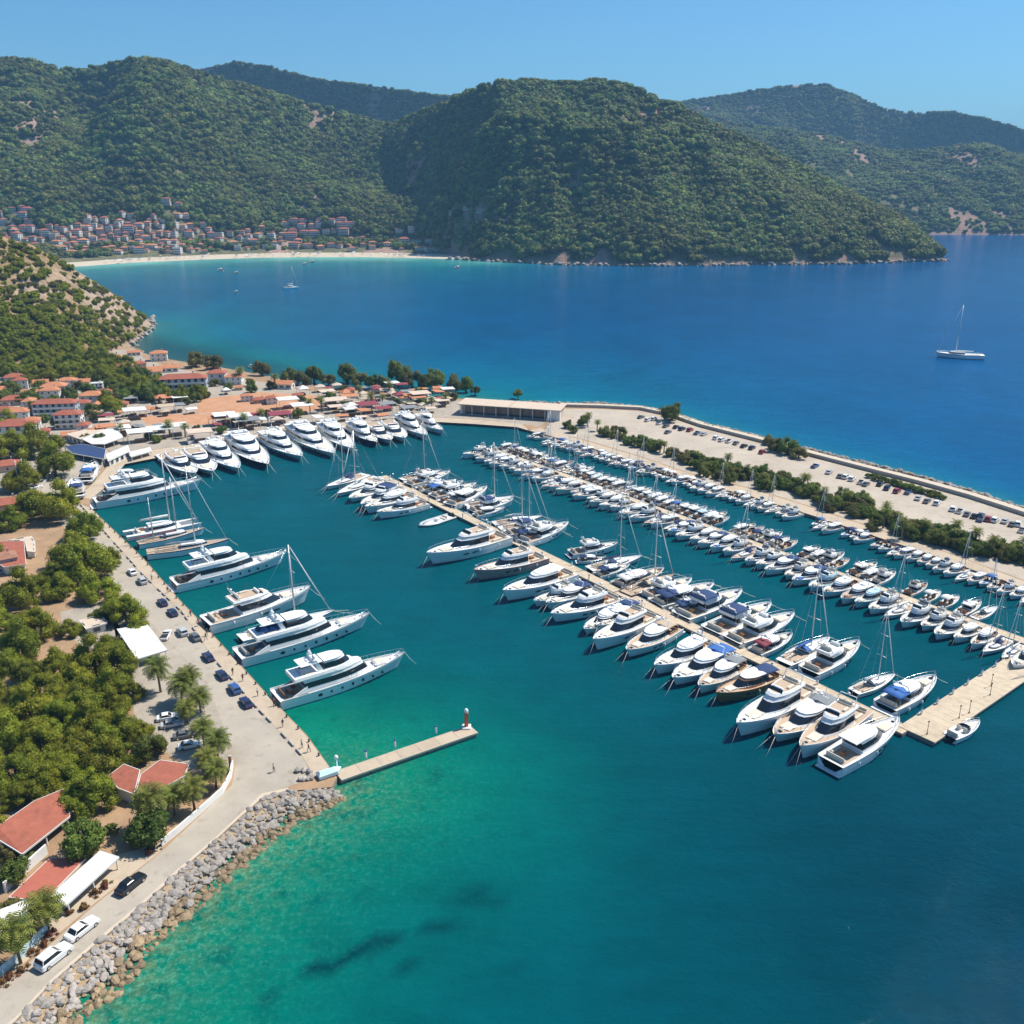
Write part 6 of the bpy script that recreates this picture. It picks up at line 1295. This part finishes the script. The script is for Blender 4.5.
# beach parasols
PR = [('canopy', MB().rings([[(1.5 * math.cos(a), 1.5 * math.sin(a), 2.1) for a in np.linspace(0, 5.5, 8)], [(.1 * math.cos(a), .1 * math.sin(a), 2.7) for a in np.linspace(0, 5.5, 8)]], M['whitec']).mesh('canopy')), ('pole', MB().tube([(0, 0, 0), (0, 0, 2.4)], .05, M['steel'], 4).mesh('pole'))]
for i in range(120):
    px = g.uniform(95, 440); y0 = np.interp(px, [q[0] for q in bx], [q[1] for q in bx]); x, y = G(px, y0 - g.uniform(1.0, 3.6), .8)
    t = thing('parasol', 'beach parasol on the pale sand of the far bay', 'parasol', (x, y, .8), 0, 'parasols on the far beach', g.uniform(1.0, 1.7)); put(PR, t, {M['whitec']: M[g.choice(['whitec', 'greyc', 'tanc', 'brownc', 'blue'])]})
# ------------------------------------------------------------------ forests, thinned where the houses stand
forest('forest', hillA, 110000, 2.8, 12.5, 1, lambda x, y, z: town_keep(x, y, z) & ((z > 26) | (np.random.default_rng(0).random(x.shape) < .16)))
forest('forest', hillC, 80000, 2.8, 12, 2, lambda x, y, z: town_keep(x, y, z) & (z > 3 + 30 * np.maximum(fbm(x / 30., y / 30., 3) - .48, 0) * 3))
forest('forest', hillB, 22000, 5, 10, 3, None, .35); forest('forest', hillE, 34000, 5, 11, 4); forest('forest', hillD, 36000, 6, 11, 5, None, .3)
# ------------------------------------------------------------------ cars
def mk_car(kind, L=4.5, W=1.8):
    b = MB(); H0 = .28; hb = .62 if kind != 'suv' else .78
    def sec(x, w_, z0, z1, r=.12): return [(x, -w_ / 2, z0), (x, -w_ / 2, z1 - r), (x, -w_ / 2 + r, z1), (x, w_ / 2 - r, z1), (x, w_ / 2, z1 - r), (x, w_ / 2, z0)]
    b.rings([sec(x, W * k, H0, H0 + hb * h_) for x, k, h_ in ((-L / 2, .86, .72), (-L / 2 + .15, .96, .95), (-L * .2, 1, 1), (L * .15, 1, 1), (L * .32, .98, .93), (L / 2 - .15, .92, .78), (L / 2, .8, .5))], M['car'], smooth=False)
    zt = H0 + hb; ch = .52 if kind != 'suv' else .62; cab = MB(); gl = MB()
    xr, xf = (-L * .36, L * .16) if kind == 'sedan' else ((-L * .45, L * .18) if kind == 'suv' else (-L * .02, L * .2))
    f = lambda k, o=0: [(xr - o + (.55 if kind == 'sedan' else .2) * k, -W * .44 + .13 * k - o, zt + ch * k - .03), (xf + o - .75 * k, -W * .44 + .13 * k - o, zt + ch * k - .03), (xf + o - .75 * k, W * .44 - .13 * k + o, zt + ch * k - .03), (xr - o + (.55 if kind == 'sedan' else .2) * k, W * .44 - .13 * k + o, zt + ch * k - .03)]
    gl.rings([f(0), f(.9)], M['glass'], False, False); cab.rings([f(.9, .02), f(1.02, -.05)], M['car'])
    for k in range(4):
        a, c_ = f(0)[k], f(.9)[k]; cab.tube([a, c_], .05, M['car'], 4, False)
    P = [('body', b.mesh('body')), ('roof', cab.mesh('roof')), ('window', gl.mesh('window'))]
    if kind == 'pickup': P.append(('cargo_bed', MB().box((-L * .27, 0, zt + .003), (L * .4, W * .86, .04), M['black']).mesh('cargo_bed')))
    for sx in (-L * .31, L * .31):
        for sy in (-1, 1):
            w_ = MB(); w_.rings([[(sx + r * math.cos(a), sy * y_, .33 + r * math.sin(a)) for a in np.linspace(0, 5.76, 12)] for r, y_ in ((.24, W * .40), (.33, W * .41), (.33, W * .49), (.22, W * .503))], M['black'])
            hb_ = MB(); hb_.rings([[(sx + r * math.cos(a), sy * y_, .33 + r * math.sin(a)) for a in np.linspace(0, 5.5, 8)] for r, y_ in ((.2, W * .48), (.19, W * .508))], M['steel'])
            P.append(('wheel', w_.mesh('wheel'), [('rim', hb_.mesh('rim'))]))
    for sy in (-1, 1):
        P.append(('headlight', MB().bbox((L / 2 - .12, sy * W * .32, H0 + hb * .38), (.2, .35, .14), M['dome'], .03).mesh('headlight')))
        P.append(('tail_light', MB().bbox((-L / 2 + .06, sy * W * .34, H0 + hb * .5), (.18, .3, .14), M['redlamp'], .03).mesh('tail_light')))
    return P
M['car'] = mat('car paint', (.5, .5, .5), .25, spec=.6); M['redlamp'] = mat('red lamp plastic', (.35, .02, .02), .3)
PAINT = {n: mat(n + ' car paint', c_, .22, spec=.6) for n, c_ in (('white', (.75, .75, .74)), ('black', (.012, .013, .015)), ('navy', (.02, .03, .08)), ('silver', (.45, .46, .47)), ('grey', (.12, .125, .13)), ('red', (.3, .03, .03)), ('blue', (.04, .1, .28)))}
CARS = {k: mk_car(k, *v) for k, v in (('sedan', (4.6, 1.8)), ('suv', (4.5, 1.85)), ('pickup', (5., 1.85)))}
def car(kind, col, px, py, ang, label, group=None, z=QZ + .03, sc=1.0):
    x, y = G(px, py, QZ + .5); t = thing('parked_car' if group else 'car', label, 'car', (x, y, z), R(ang), group, sc); put(CARS[kind], t, {M['car']: PAINT[col]}); return t
car('sedan', 'black', 131, 884, 64, 'black car driving on the road below the white canopy', sc=1.12); car('sedan', 'white', 82, 929, 62, 'white car behind another white car on the lower road', sc=1.12); car('suv', 'white', 54, 957, 62, 'front white car at the lower left of the road', sc=1.15)
QC = [('sedan', 'navy', 162.5, 602.5, 126), ('sedan', 'navy', 172.5, 612.5, 126), ('pickup', 'white', 166, 635, 95), ('suv', 'silver', 182, 632, 126), ('sedan', 'grey', 195, 637, 126), ('sedan', 'navy', 208, 657, 126), ('sedan', 'navy', 222, 675, 126), ('suv', 'blue', 234.5, 689, 124), ('sedan', 'navy', 246, 702.5, 124), ('sedan', 'white', 132, 572, 126), ('suv', 'silver', 142, 581, 126)]
QL = ['navy car at the far end of the two dark cars by the quay', 'navy car nearer of the pair beside the white pickup', 'white pickup with dark cargo bed on the quay road', 'silver car behind the white pickup', 'small grey car beside the silver car at the quay strip', 'navy car alone between two groups on the quay road', 'first of three dark cars opposite the palms', 'blue car in the middle of three dark cars opposite the palms', 'last of three dark cars opposite the palms', 'white car at the upper end of the quay parking', 'silver car just below the upper white car on the quay']
for (k, c_, px, py, a), lb in zip(QC, QL): car(k, c_, px, py, a, lb, 'cars parked along the west quay')
for i, (px, py, c_) in enumerate([(168, 717, 'white'), (172, 724, 'silver'), (185, 735, 'grey'), (190, 745, 'white')]): car('sedan', c_, px, py, 20, ['white car', 'silver car', 'grey car', 'second white car'][i] + ' in the shade of the palms in the gravel yard', 'cars in the gravel yard')
for i, (px, py, c_) in enumerate([(36, 487, 'white'), (30, 494, 'silver'), (42, 480, 'grey'), (47, 474, 'white')]): car('sedan', c_, px, py, 50, ordn(i + 1) + ' car from below in the lay by left of the road bend', 'cars left of the road bend')
# car park on the breakwater
k = 0
for i, (px, py) in enumerate([(641, 417), (648, 420), (654, 419), (660, 423), (666, 426), (676, 427), (682, 429), (690, 430), (697, 433), (704, 434), (668, 432), (716, 438), (722, 440), (729, 441), (736, 443), (744, 446), (752, 448), (762, 452), (815, 466), (829, 472), (840, 476), (846, 477), (852, 479), (861, 482), (866, 484), (880, 484), (887, 488), (897, 491), (908, 492), (918, 498), (927, 501), (937, 503), (953, 509), (960, 511), (967, 514), (974, 516), (981, 516), (988, 519), (980, 519), (1005, 521), (1012, 524), (1018, 524), (995, 520), (1022, 530)]):
    c_ = ['grey', 'white', 'navy', 'silver', 'white', 'black', 'blue', 'white', 'grey', 'red'][(i * 7) % 10]; kd = ['sedan', 'suv', 'sedan', 'suv', 'pickup'][(i * 3) % 5]
    car(kd, c_, px, py, 50 + 4 * (i % 3), c_ + ' ' + {'sedan': 'saloon', 'suv': 'tall car', 'pickup': 'pickup'}[kd] + ', ' + ordn(i + 1) + ' from the left in the sandy car park', 'cars in the sandy car park')
# sea wall with walkway on the breakwater
wl = GP([(560, 407), (600, 408), (640, 410), (668, 416), (700, 427), (755, 441), (813, 457), (863, 470), (918, 484), (968, 498), (1030, 518), (1200, 566)], QZ)
def wallstrip(name, label, cat, pts, h, w_, m, base=QZ, top=None, part='wall', loc=None):
    c0 = pts[0]; t = thing(name, label, cat, (c0[0], c0[1], base)); a = []; b = []
    for i, p in enumerate(pts):
        q0, q1 = pts[max(0, i - 1)], pts[min(len(pts) - 1, i + 1)]; d = np.array((q1[0] - q0[0], q1[1] - q0[1])); d /= np.linalg.norm(d); n = np.array((-d[1], d[0]))
        a.append((p[0] - c0[0], p[1] - c0[1])); b.append((p[0] - c0[0] + n[0] * w_, p[1] - c0[1] + n[1] * w_))
    mb = MB(); rs = [[(x0, y0, 0), (x0, y0, h), (x1, y1, h), (x1, y1, 0)] for (x0, y0), (x1, y1) in zip(a, b)]; mb.rings(rs, M[m]); link(part, mb.mesh(part), t)
    if top:
        rs = [[(x0 * 1, y0, h + .003), (x0, y0, h + .1), (x1, y1, h + .1), (x1, y1, h + .003)] for (x0, y0), (x1, y1) in zip(a, b)]; mb = MB(); mb.rings(rs, M[top]); link('walkway', mb.mesh('walkway'), t)
    return t
wallstrip('sea_wall', 'long raised sea wall with pale walkway along the breakwater', 'wall', wl, 1.3, 3.2, 'stonew', top='kerb')
wallstrip('roadside_wall', 'curved white wall between the palms and the road bend', 'wall', GP([(232, 766), (230, 778), (222, 793), (208, 806), (192, 820), (176, 834), (161, 846)], QZ), 1.3, .3, 'plaster')
wallstrip('fence', 'blue white fence beside the lower left palms', 'fence', GP([(48, 932), (36, 943), (22, 958), (8, 970), (-10, 984)], QZ), 1.5, .12, 'gelteal')
wallstrip('terrace_wall', 'low white wall along the upper edge of the red terrace', 'wall', GP([(6, 893), (27, 873), (48, 854)], QZ), 1.9, .3, 'plaster')
wallstrip('quay_hedge_wall', 'low stone wall along the grove side of the upper road', 'wall', GP([(62, 462), (52, 474), (38, 490), (33, 497)], QZ), .9, .6, 'stonew')
# ------------------------------------------------------------------ rocks
import bmesh
RK = {'a': mat('pale limestone', (.34, .30, .26), .9, var=.3, scale=1.2, bump=.5, bscale=3, objvar=.22), 'b': mat('ochre wet stone', (.27, .19, .105), .7, var=.3, scale=1.5, bump=.5, bscale=3, objvar=.3)}
def rock_mesh(seed, m):
    bm = bmesh.new(); bmesh.ops.create_icosphere(bm, subdivisions=2, radius=1); g_ = np.random.default_rng(seed); cut = g_.normal(size=(9, 3)); cut /= np.linalg.norm(cut, axis=1)[:, None]; dd = g_.uniform(.6, .88, 9)
    for v in bm.verts:
        p = np.array(v.co)
        for c_, d in zip(cut, dd):
            k = p @ c_
            if k > d: p = p - c_ * (k - d)
        v.co = p * (1, .85, .7) * (1 + .05 * g_.normal())
    me = bpy.data.meshes.new('boulder'); bm.to_mesh(me); bm.free(); me.materials.append(m); return me
RM = {q: [rock_mesh(i + (20 if q == 'b' else 0), RK[q]) for i in range(7)] for q in RK}
def along(line, f):
    L = [0]
    for a, b in zip(line[:-1], line[1:]): L.append(L[-1] + math.dist(a, b))
    s_ = f * L[-1]
    for i in range(len(line) - 1):
        if s_ <= L[i + 1] or i == len(line) - 2:
            q = (s_ - L[i]) / (L[i + 1] - L[i]); return (line[i][0] + (line[i + 1][0] - line[i][0]) * q, line[i][1] + (line[i + 1][1] - line[i][1]) * q)
rt = GP([(-8, 1042), (15, 1023), (50, 986), (100, 942), (140, 909), (175, 877), (215, 842), (241, 818), (264, 798), (289, 792), (334, 788)], QZ)
rl = GP([(40, 1062), (85, 1018), (125, 988), (150, 948), (175, 928), (205, 903), (235, 873), (257, 854), (287, 832), (318, 813), (346, 798)])
g = random.Random(5); NR = 0; rows = 8; ROCKS = []
for r_ in range(rows):
    v = (r_ + .15) / (rows - .6); nper = 96
    for i in range(nper):
        f = (i + .5 * (r_ % 2) + g.uniform(-.25, .25)) / nper; f = min(max(f, 0), 1) ** 1.0
        a, b = along(rt, f), along(rl, f); vv = v + g.uniform(-.06, .06); x, y = a[0] + (b[0] - a[0]) * vv, a[1] + (b[1] - a[1]) * vv
        d_ = math.hypot(x, y); s_ = .66 * g.choice([.5, .7, .9, 1.0, 1.15, 1.5]) * g.uniform(.85, 1.1) * (1.05 if d_ < 170 else .95); z = QZ * .75 * (1 - vv) - .25 * vv + g.uniform(-.1, .2); ROCKS.append((d_, x, y, z, s_, vv))
ROCKS.sort()
rest = []
for j, (d_, x, y, z, s_, vv) in enumerate(ROCKS):
    b_ = vv > .66 + g.uniform(-.16, .16); me = RM['b' if b_ else 'a'][g.randrange(7)]
    if j < 285:
        o = link('boulder', me); o.location = (x, y, z); o.rotation_euler = (g.uniform(-.4, .4), g.uniform(-.4, .4), g.uniform(0, 6.28)); o.scale = (s_ * g.uniform(.85, 1.3), s_, s_ * g.uniform(.8, 1.1))
        tag(o, ('ochre boulder at the waterline' if b_ else 'pale grey boulder') + ' of the rock slope beside the road', 'boulder', 'ochre boulders at the waterline' if b_ else 'pale boulders beside the road')
    else: rest.append((x, y, z, s_, me))
def rock_mass(name, lst, mt):
    Vs = []; Fs = []; off = 0; mi = []
    for x, y, z, s_, me in lst:
        co = np.empty(len(me.vertices) * 3, np.float32); me.vertices.foreach_get('co', co); co = co.reshape(-1, 3); a = g.uniform(0, 6.28); c_, n_s = math.cos(a), math.sin(a)
        Vs.append(np.stack([co[:, 0] * c_ - co[:, 1] * n_s, co[:, 0] * n_s + co[:, 1] * c_, co[:, 2]], 1) * s_ + (x, y, z)); Fs.append(np.array([p.vertices[:] for p in me.polygons]) + off); off += len(co); mi += [0 if me in RM['a'] else 1] * len(me.polygons)
    struct(name, np_mesh(name, np.concatenate(Vs), np.concatenate(Fs), [RK['a'], RK['b']], mi), 'stuff')
# bed of rubble under the boulders and the riprap along the outer side, the village shore and the headland
bed = MB(); n = 60; V = []
for i in range(n + 1):
    a, b = along(rt, i / n), along(rl, i / n); V += [(*a, QZ - .05), (*b, -.9)]
bed.add(V, [(2 * i, 2 * i + 1, 2 * i + 3, 2 * i + 2) for i in range(n)], RK['b']); struct('rock_bed', bed.mesh('rock_bed'), 'stuff')
for i in range(900):
    f = g.random(); a = along(outer[::-1], f); q = along(outer[::-1], min(1, f + .002)); dx, dy = q[0] - a[0] + 1e-6, q[1] - a[1]; L_ = math.hypot(dx, dy); w_ = g.uniform(-2.6, 4.6)
    rest.append((a[0] - dy / L_ * -w_ * -1, a[1] + dx / L_ * w_, QZ + .75 - max(0, w_) * .42 - .2 + g.uniform(0, .5), g.uniform(.7, 1.4), RM['a' if g.random() < .75 else 'b'][g.randrange(7)]))
for i in range(170):
    f = g.random(); a = along(north[:13], f); rest.append((a[0] + g.uniform(-1.5, 1.5), a[1] + g.uniform(-.5, 2.5), g.uniform(-.2, .7), g.uniform(.6, 1.4), RM['a' if g.random() < .7 else 'b'][g.randrange(7)]))
tip = GP([(134, 346), (138, 340), (147, 333), (152, 326), (154, 322), (150, 318)])
for i in range(110):
    a = along(tip, g.random()); rest.append((a[0] + g.uniform(-5, 2.5), a[1] + g.uniform(-4, 4), g.uniform(-.3, 1.8), g.uniform(.8, 2.6), RM['a'][g.randrange(7)]))
cb = GP([(448, 259), (480, 261), (560, 265), (650, 266.2), (750, 265.2), (850, 264.2), (900, 262.2), (948, 261.2)])
for i in range(420):
    f = g.random(); a = along(cb, f); rest.append((a[0] + g.uniform(-4, 4), a[1] + g.uniform(-6, 10), g.uniform(-.6, 2.5), g.uniform(1.2, 4.2), RM['a' if g.random() < .6 else 'b'][g.randrange(7)]))
rock_mass('riprap', rest, None)
for i in range(10):
    x, y = G(g.uniform(296, 313), g.uniform(771, 781), QZ); o = link('boulder', RM['a'][i % 7]); o.location = (x, y, QZ + .3); o.scale = [g.uniform(.5, .9)] * 3; o.rotation_euler = (0, 0, g.uniform(0, 6)); tag(o, 'pale boulder in the small heap at the road end before the pier', 'boulder', 'boulders heaped at the road end')
# ------------------------------------------------------------------ quay furniture
BC = [('base', MB().bbox((0, 0, 0), (1.8, 1.8, .35), M['plaster'], .1).mesh('base')), ('column', MB().lathe([(.42, .35), (.36, 3.2), (.45, 3.25), (.45, 3.4)], mat('red beacon paint', (.55, .10, .03), .5), (0, 0, 0), 12).mesh('column')), ('lantern', MB().lathe([(.3, 3.4), (.42, 3.6), (.42, 4.0), (.25, 4.3), (.02, 4.4)], M['dome'], (0, 0, 0), 12).mesh('lantern'))]
x, y = G(466.5, 727.5, 1.05); put(BC, thing('beacon', 'red harbour beacon with white lantern on the tip of the short pier', 'beacon', (x, y, 1.06)))
x, y = G(337, 771, QZ); put([('column', MB().lathe([(.3, 0), (.28, 1.2), (.2, 1.3), (.18, 2.6)], M['gelteal'], n=8).mesh('column')), ('lantern', MB().lathe([(.2, 2.6), (.4, 2.8), (.4, 3.2), (.1, 3.5)], M['dome'], n=10).mesh('lantern'))], thing('harbour_light', 'pale green light column where the short pier meets the quay', 'light', (x, y, QZ)))
x, y = G(329, 775, QZ); t = thing('covered_tender', 'white covered tender stored ashore beside the short pier', 'boat', (x, y, QZ), .55); link('cover', MB().rings([[(-2.2, -1, .2), (1.4, -1, .2), (2.4, 0, .3), (1.4, 1, .2), (-2.2, 1, .2)], [(-2.2, -1, .8), (1.4, -1, .9), (2.5, 0, 1), (1.4, 1, .9), (-2.2, 1, .8)], [(-1.8, -.3, 1.3), (.9, -.3, 1.4), (1.5, 0, 1.3), (.9, .3, 1.4), (-1.8, .3, 1.3)]], M['gelteal']).mesh('cover'), t)
link('trailer', MB().box((0, 0, .0), (3.4, 1.5, .18), M['black']).mesh('trailer'), t)
LP = [('pole', MB().tube([(0, 0, 0), (0, 0, 3.6)], [.09, .06], M['black'], 6).mesh('pole')), ('lantern', MB().lathe([(.1, 3.55), (.22, 3.65), (.2, 3.95), (.05, 4.05)], M['black'], n=8).mesh('lantern')), ('base', MB().lathe([(.22, 0), (.2, .25), (.1, .35)], M['black'], n=8).mesh('base'))]
def lamp(px, py, z, lb, grp=None, sc=1): x, y = G(px, py, z); put(LP, thing('lamp_post', lb, 'lamp post', (x, y, z), 0, grp, sc))
for i, (px, py) in enumerate([(927, 734), (959, 718), (969, 713), (990, 695), (991, 686)]): lamp(px, py, 1.01, 'slim black lamp post, ' + ordn(i + 1) + ' from the left on the bare pier head', 'lamp posts on the pier head', .75)
PD = [('body', MB().bbox((0, 0, 0), (.35, .35, 1.25), M['dome'], .08).mesh('body')), ('cap', MB().bbox((0, 0, 1.252), (.42, .42, .16), M['boot2'], .05).mesh('cap'))]
ux, uy = math.cos(math.atan2(hB[1] - hA[1], hB[0] - hA[0])), math.sin(math.atan2(hB[1] - hA[1], hB[0] - hA[0]))
for i in range(7):
    s_ = 8 + i * 6.5; put(PD, thing('power_pedestal', 'white power pedestal on the inner edge of the bare pier head', 'pedestal', (hA[0] + ux * s_ - uy * 3.4, hA[1] + uy * s_ + ux * 3.4, 1.01), 0, 'pedestals on the pier head', 1.1))
ux, uy = (pB[0] - pA[0]) / math.dist(pA, pB), (pB[1] - pA[1]) / math.dist(pA, pB)
for i in range(20):
    s_ = 4 + i * 10.6; sd = 1.3 * (-1) ** i; put(PD, thing('power_pedestal', 'power pedestal on the edge of the long pontoon', 'pedestal', (pA[0] + ux * s_ - uy * sd, pA[1] + uy * s_ + ux * sd, .91), 0, 'pedestals on the long pontoon'))
for i, (px, py) in enumerate([(395, 747), (436, 733), (366, 758)]):
    x, y = G(px, py, 1.05); put(PD, thing('power_pedestal', ['middle', 'outer', 'inner'][i] + ' white pedestal on the short beacon pier', 'pedestal', (x, y, 1.06), 0, 'pedestals on the beacon pier', 1.2))
BO = MB().lathe([(.2, 0), (.16, .1), (.14, .4), (.24, .46), (.22, .58), (.02, .62)], M['black'], n=8).mesh('bollard')
for i in range(34):
    q = along(wq, (i + .5) / 34); o = link('bollard', BO); o.location = (q[0] - .5 * .8, q[1] - .5 * .6, QZ + .012); tag(o, 'black mooring bollard on the edge of the west quay', 'bollard', 'bollards along the west quay')
# low dashes of a stone kerb between promenade and road
KB = MB().bbox((0, 0, 0), (2.3, .35, .45), M['stonew'], .06).mesh('kerb_block'); qq = GP(qi, QZ)
for i in range(52):
    if i % 4 == 3: continue
    q = along(qq, (i + .5) / 52); p2 = along(qq, min(1, (i + .6) / 52)); o = link('kerb_block', KB); o.location = (q[0], q[1], QZ + .015); o.rotation_euler = (0, 0, math.atan2(p2[1] - q[1], p2[0] - q[0])); tag(o, 'low stone block between the quay promenade and the road', 'kerb block', 'stone blocks along the promenade')
for i, (px, py) in enumerate([(20, 456), (26, 454)]):
    x, y = G(px, py + 34, QZ); t = thing('utility_pole', ['left', 'right'][i] + ' pale mast rising from the trees beside the upper road', 'pole', (x, y, QZ)); link('pole', MB().tube([(0, 0, 0), (0, 0, 11)], [.16, .1], M['alu'], 6).mesh('pole'), t); link('cross_arm', MB().box((0, 0, 10), (1.4, .12, .12), M['alu']).mesh('cross_arm'), t)
x, y = G(231, 768, QZ); t = thing('gate_post', 'brown post at the end of the curved white wall', 'post', (x, y, QZ)); link('post', MB().box((0, 0, 0), (.5, .5, 2.6), M['varnish']).mesh('post'), t); link('cap', MB().box((0, 0, 2.603), (.6, .6, .15), M['stonew']).mesh('cap'), t)
# ------------------------------------------------------------------ people
def person_mesh(seed, walk):
    g_ = random.Random(seed); st = .22 if walk else .08; V = [(0, 0, .95), (0, 0, 1.15), (0, 0, 1.36), (0, 0, 1.48), (0, .02, 1.62), (0, .03, 1.72), (.10, 0, .9), (.11, st, .5), (.11, st * .9, .08), (.11, st + .14, .03), (-.10, 0, .9), (-.11, -st * .6, .5), (-.11, -st * 1.5, .09), (-.11, -st * 1.5 + .14, .03), (.19, 0, 1.38), (.25, -.06, 1.12), (.25, .06, .88), (.25, .08, .78), (-.19, 0, 1.38), (-.25, .06, 1.12), (-.25, .1, .88), (-.25, .12, .78)]
    E_ = [(0, 1), (1, 2), (2, 3), (3, 4), (4, 5), (0, 6), (6, 7), (7, 8), (8, 9), (0, 10), (10, 11), (11, 12), (12, 13), (2, 14), (14, 15), (15, 16), (16, 17), (2, 18), (18, 19), (19, 20), (20, 21)]
    rad = [.13, .13, .15, .055, .10, .085, .09, .065, .045, .04, .09, .065, .045, .04, .06, .045, .035, .04, .06, .045, .035, .04]
    me = bpy.data.meshes.new('person_base'); me.from_pydata(V, E_, []); o = bpy.data.objects.new('person_base', me); C.objects.link(o)
    sk = o.modifiers.new('skin', 'SKIN'); sk.use_smooth_shade = True
    for i, r_ in enumerate(rad): me.skin_vertices[0].data[i].radius = (r_, r_ * .85); me.skin_vertices[0].data[i].use_root = (i == 0)
    o.modifiers.new('sub', 'SUBSURF').levels = 1; dg = bpy.context.evaluated_depsgraph_get(); m2 = bpy.data.meshes.new_from_object(o.evaluated_get(dg)); bpy.data.objects.remove(o); m2.name = 'person'
    cols = [(.42, .27, .2), g_.choice([(.6, .6, .58), (.25, .05, .05), (.05, .09, .2), (.03, .03, .035)]), g_.choice([(.03, .035, .06), (.3, .25, .18), (.02, .02, .02)]), (.03, .02, .015)]
    m2.materials.clear()
    for i, c_ in enumerate(cols): m2.materials.append(mat(['skin', 'shirt', 'trousers', 'hair'][i], c_, .8))
    for p in m2.polygons:
        c_ = p.center; p.material_index = 3 if c_.z > 1.7 or (c_.z > 1.58 and c_.y < -.02) else 0 if c_.z > 1.44 or (abs(c_.x) > .19 and c_.z < 1.15) or c_.z < .06 else 1 if c_.z > .96 else 2
    return m2
PM = [person_mesh(i, i % 2) for i in range(4)]
for i, (px, py, lb) in enumerate([(233, 675, 'behind the dark parked cars'), (243, 681, 'standing tall beside the blue car'), (258, 696, 'at the stern of the nearest superyacht'), (274, 706, 'between the last dark car and the quay edge'), (283, 727, 'halfway to the short pier'), (309, 752, 'near the road end boulders'), (274, 772, 'alone in the middle of the road bend'), (199, 626, 'at the stern of the second superyacht'), (207, 636, 'beside the quay edge at the second superyacht'), (191, 616, 'walking along the upper promenade'), (152, 580, 'beside the white car on the upper quay'), (83, 524, 'crossing the upper road'), (91, 529, 'in dark clothes on the upper road'), (206, 640, 'on the promenade below the silver car'), (302, 748, 'nearest the boulder heap on the promenade'), (168, 593, 'near the two navy cars')]):
    x, y = G(px, py, QZ); o = link('person', PM[i % 4]); o.location = (x, y, QZ + .02); o.rotation_euler = (0, 0, rnd.uniform(0, 6.28)); o.scale = (1.15,) * 3; tag(o, 'person on the west quay, ' + lb, 'person', 'people on the west quay')
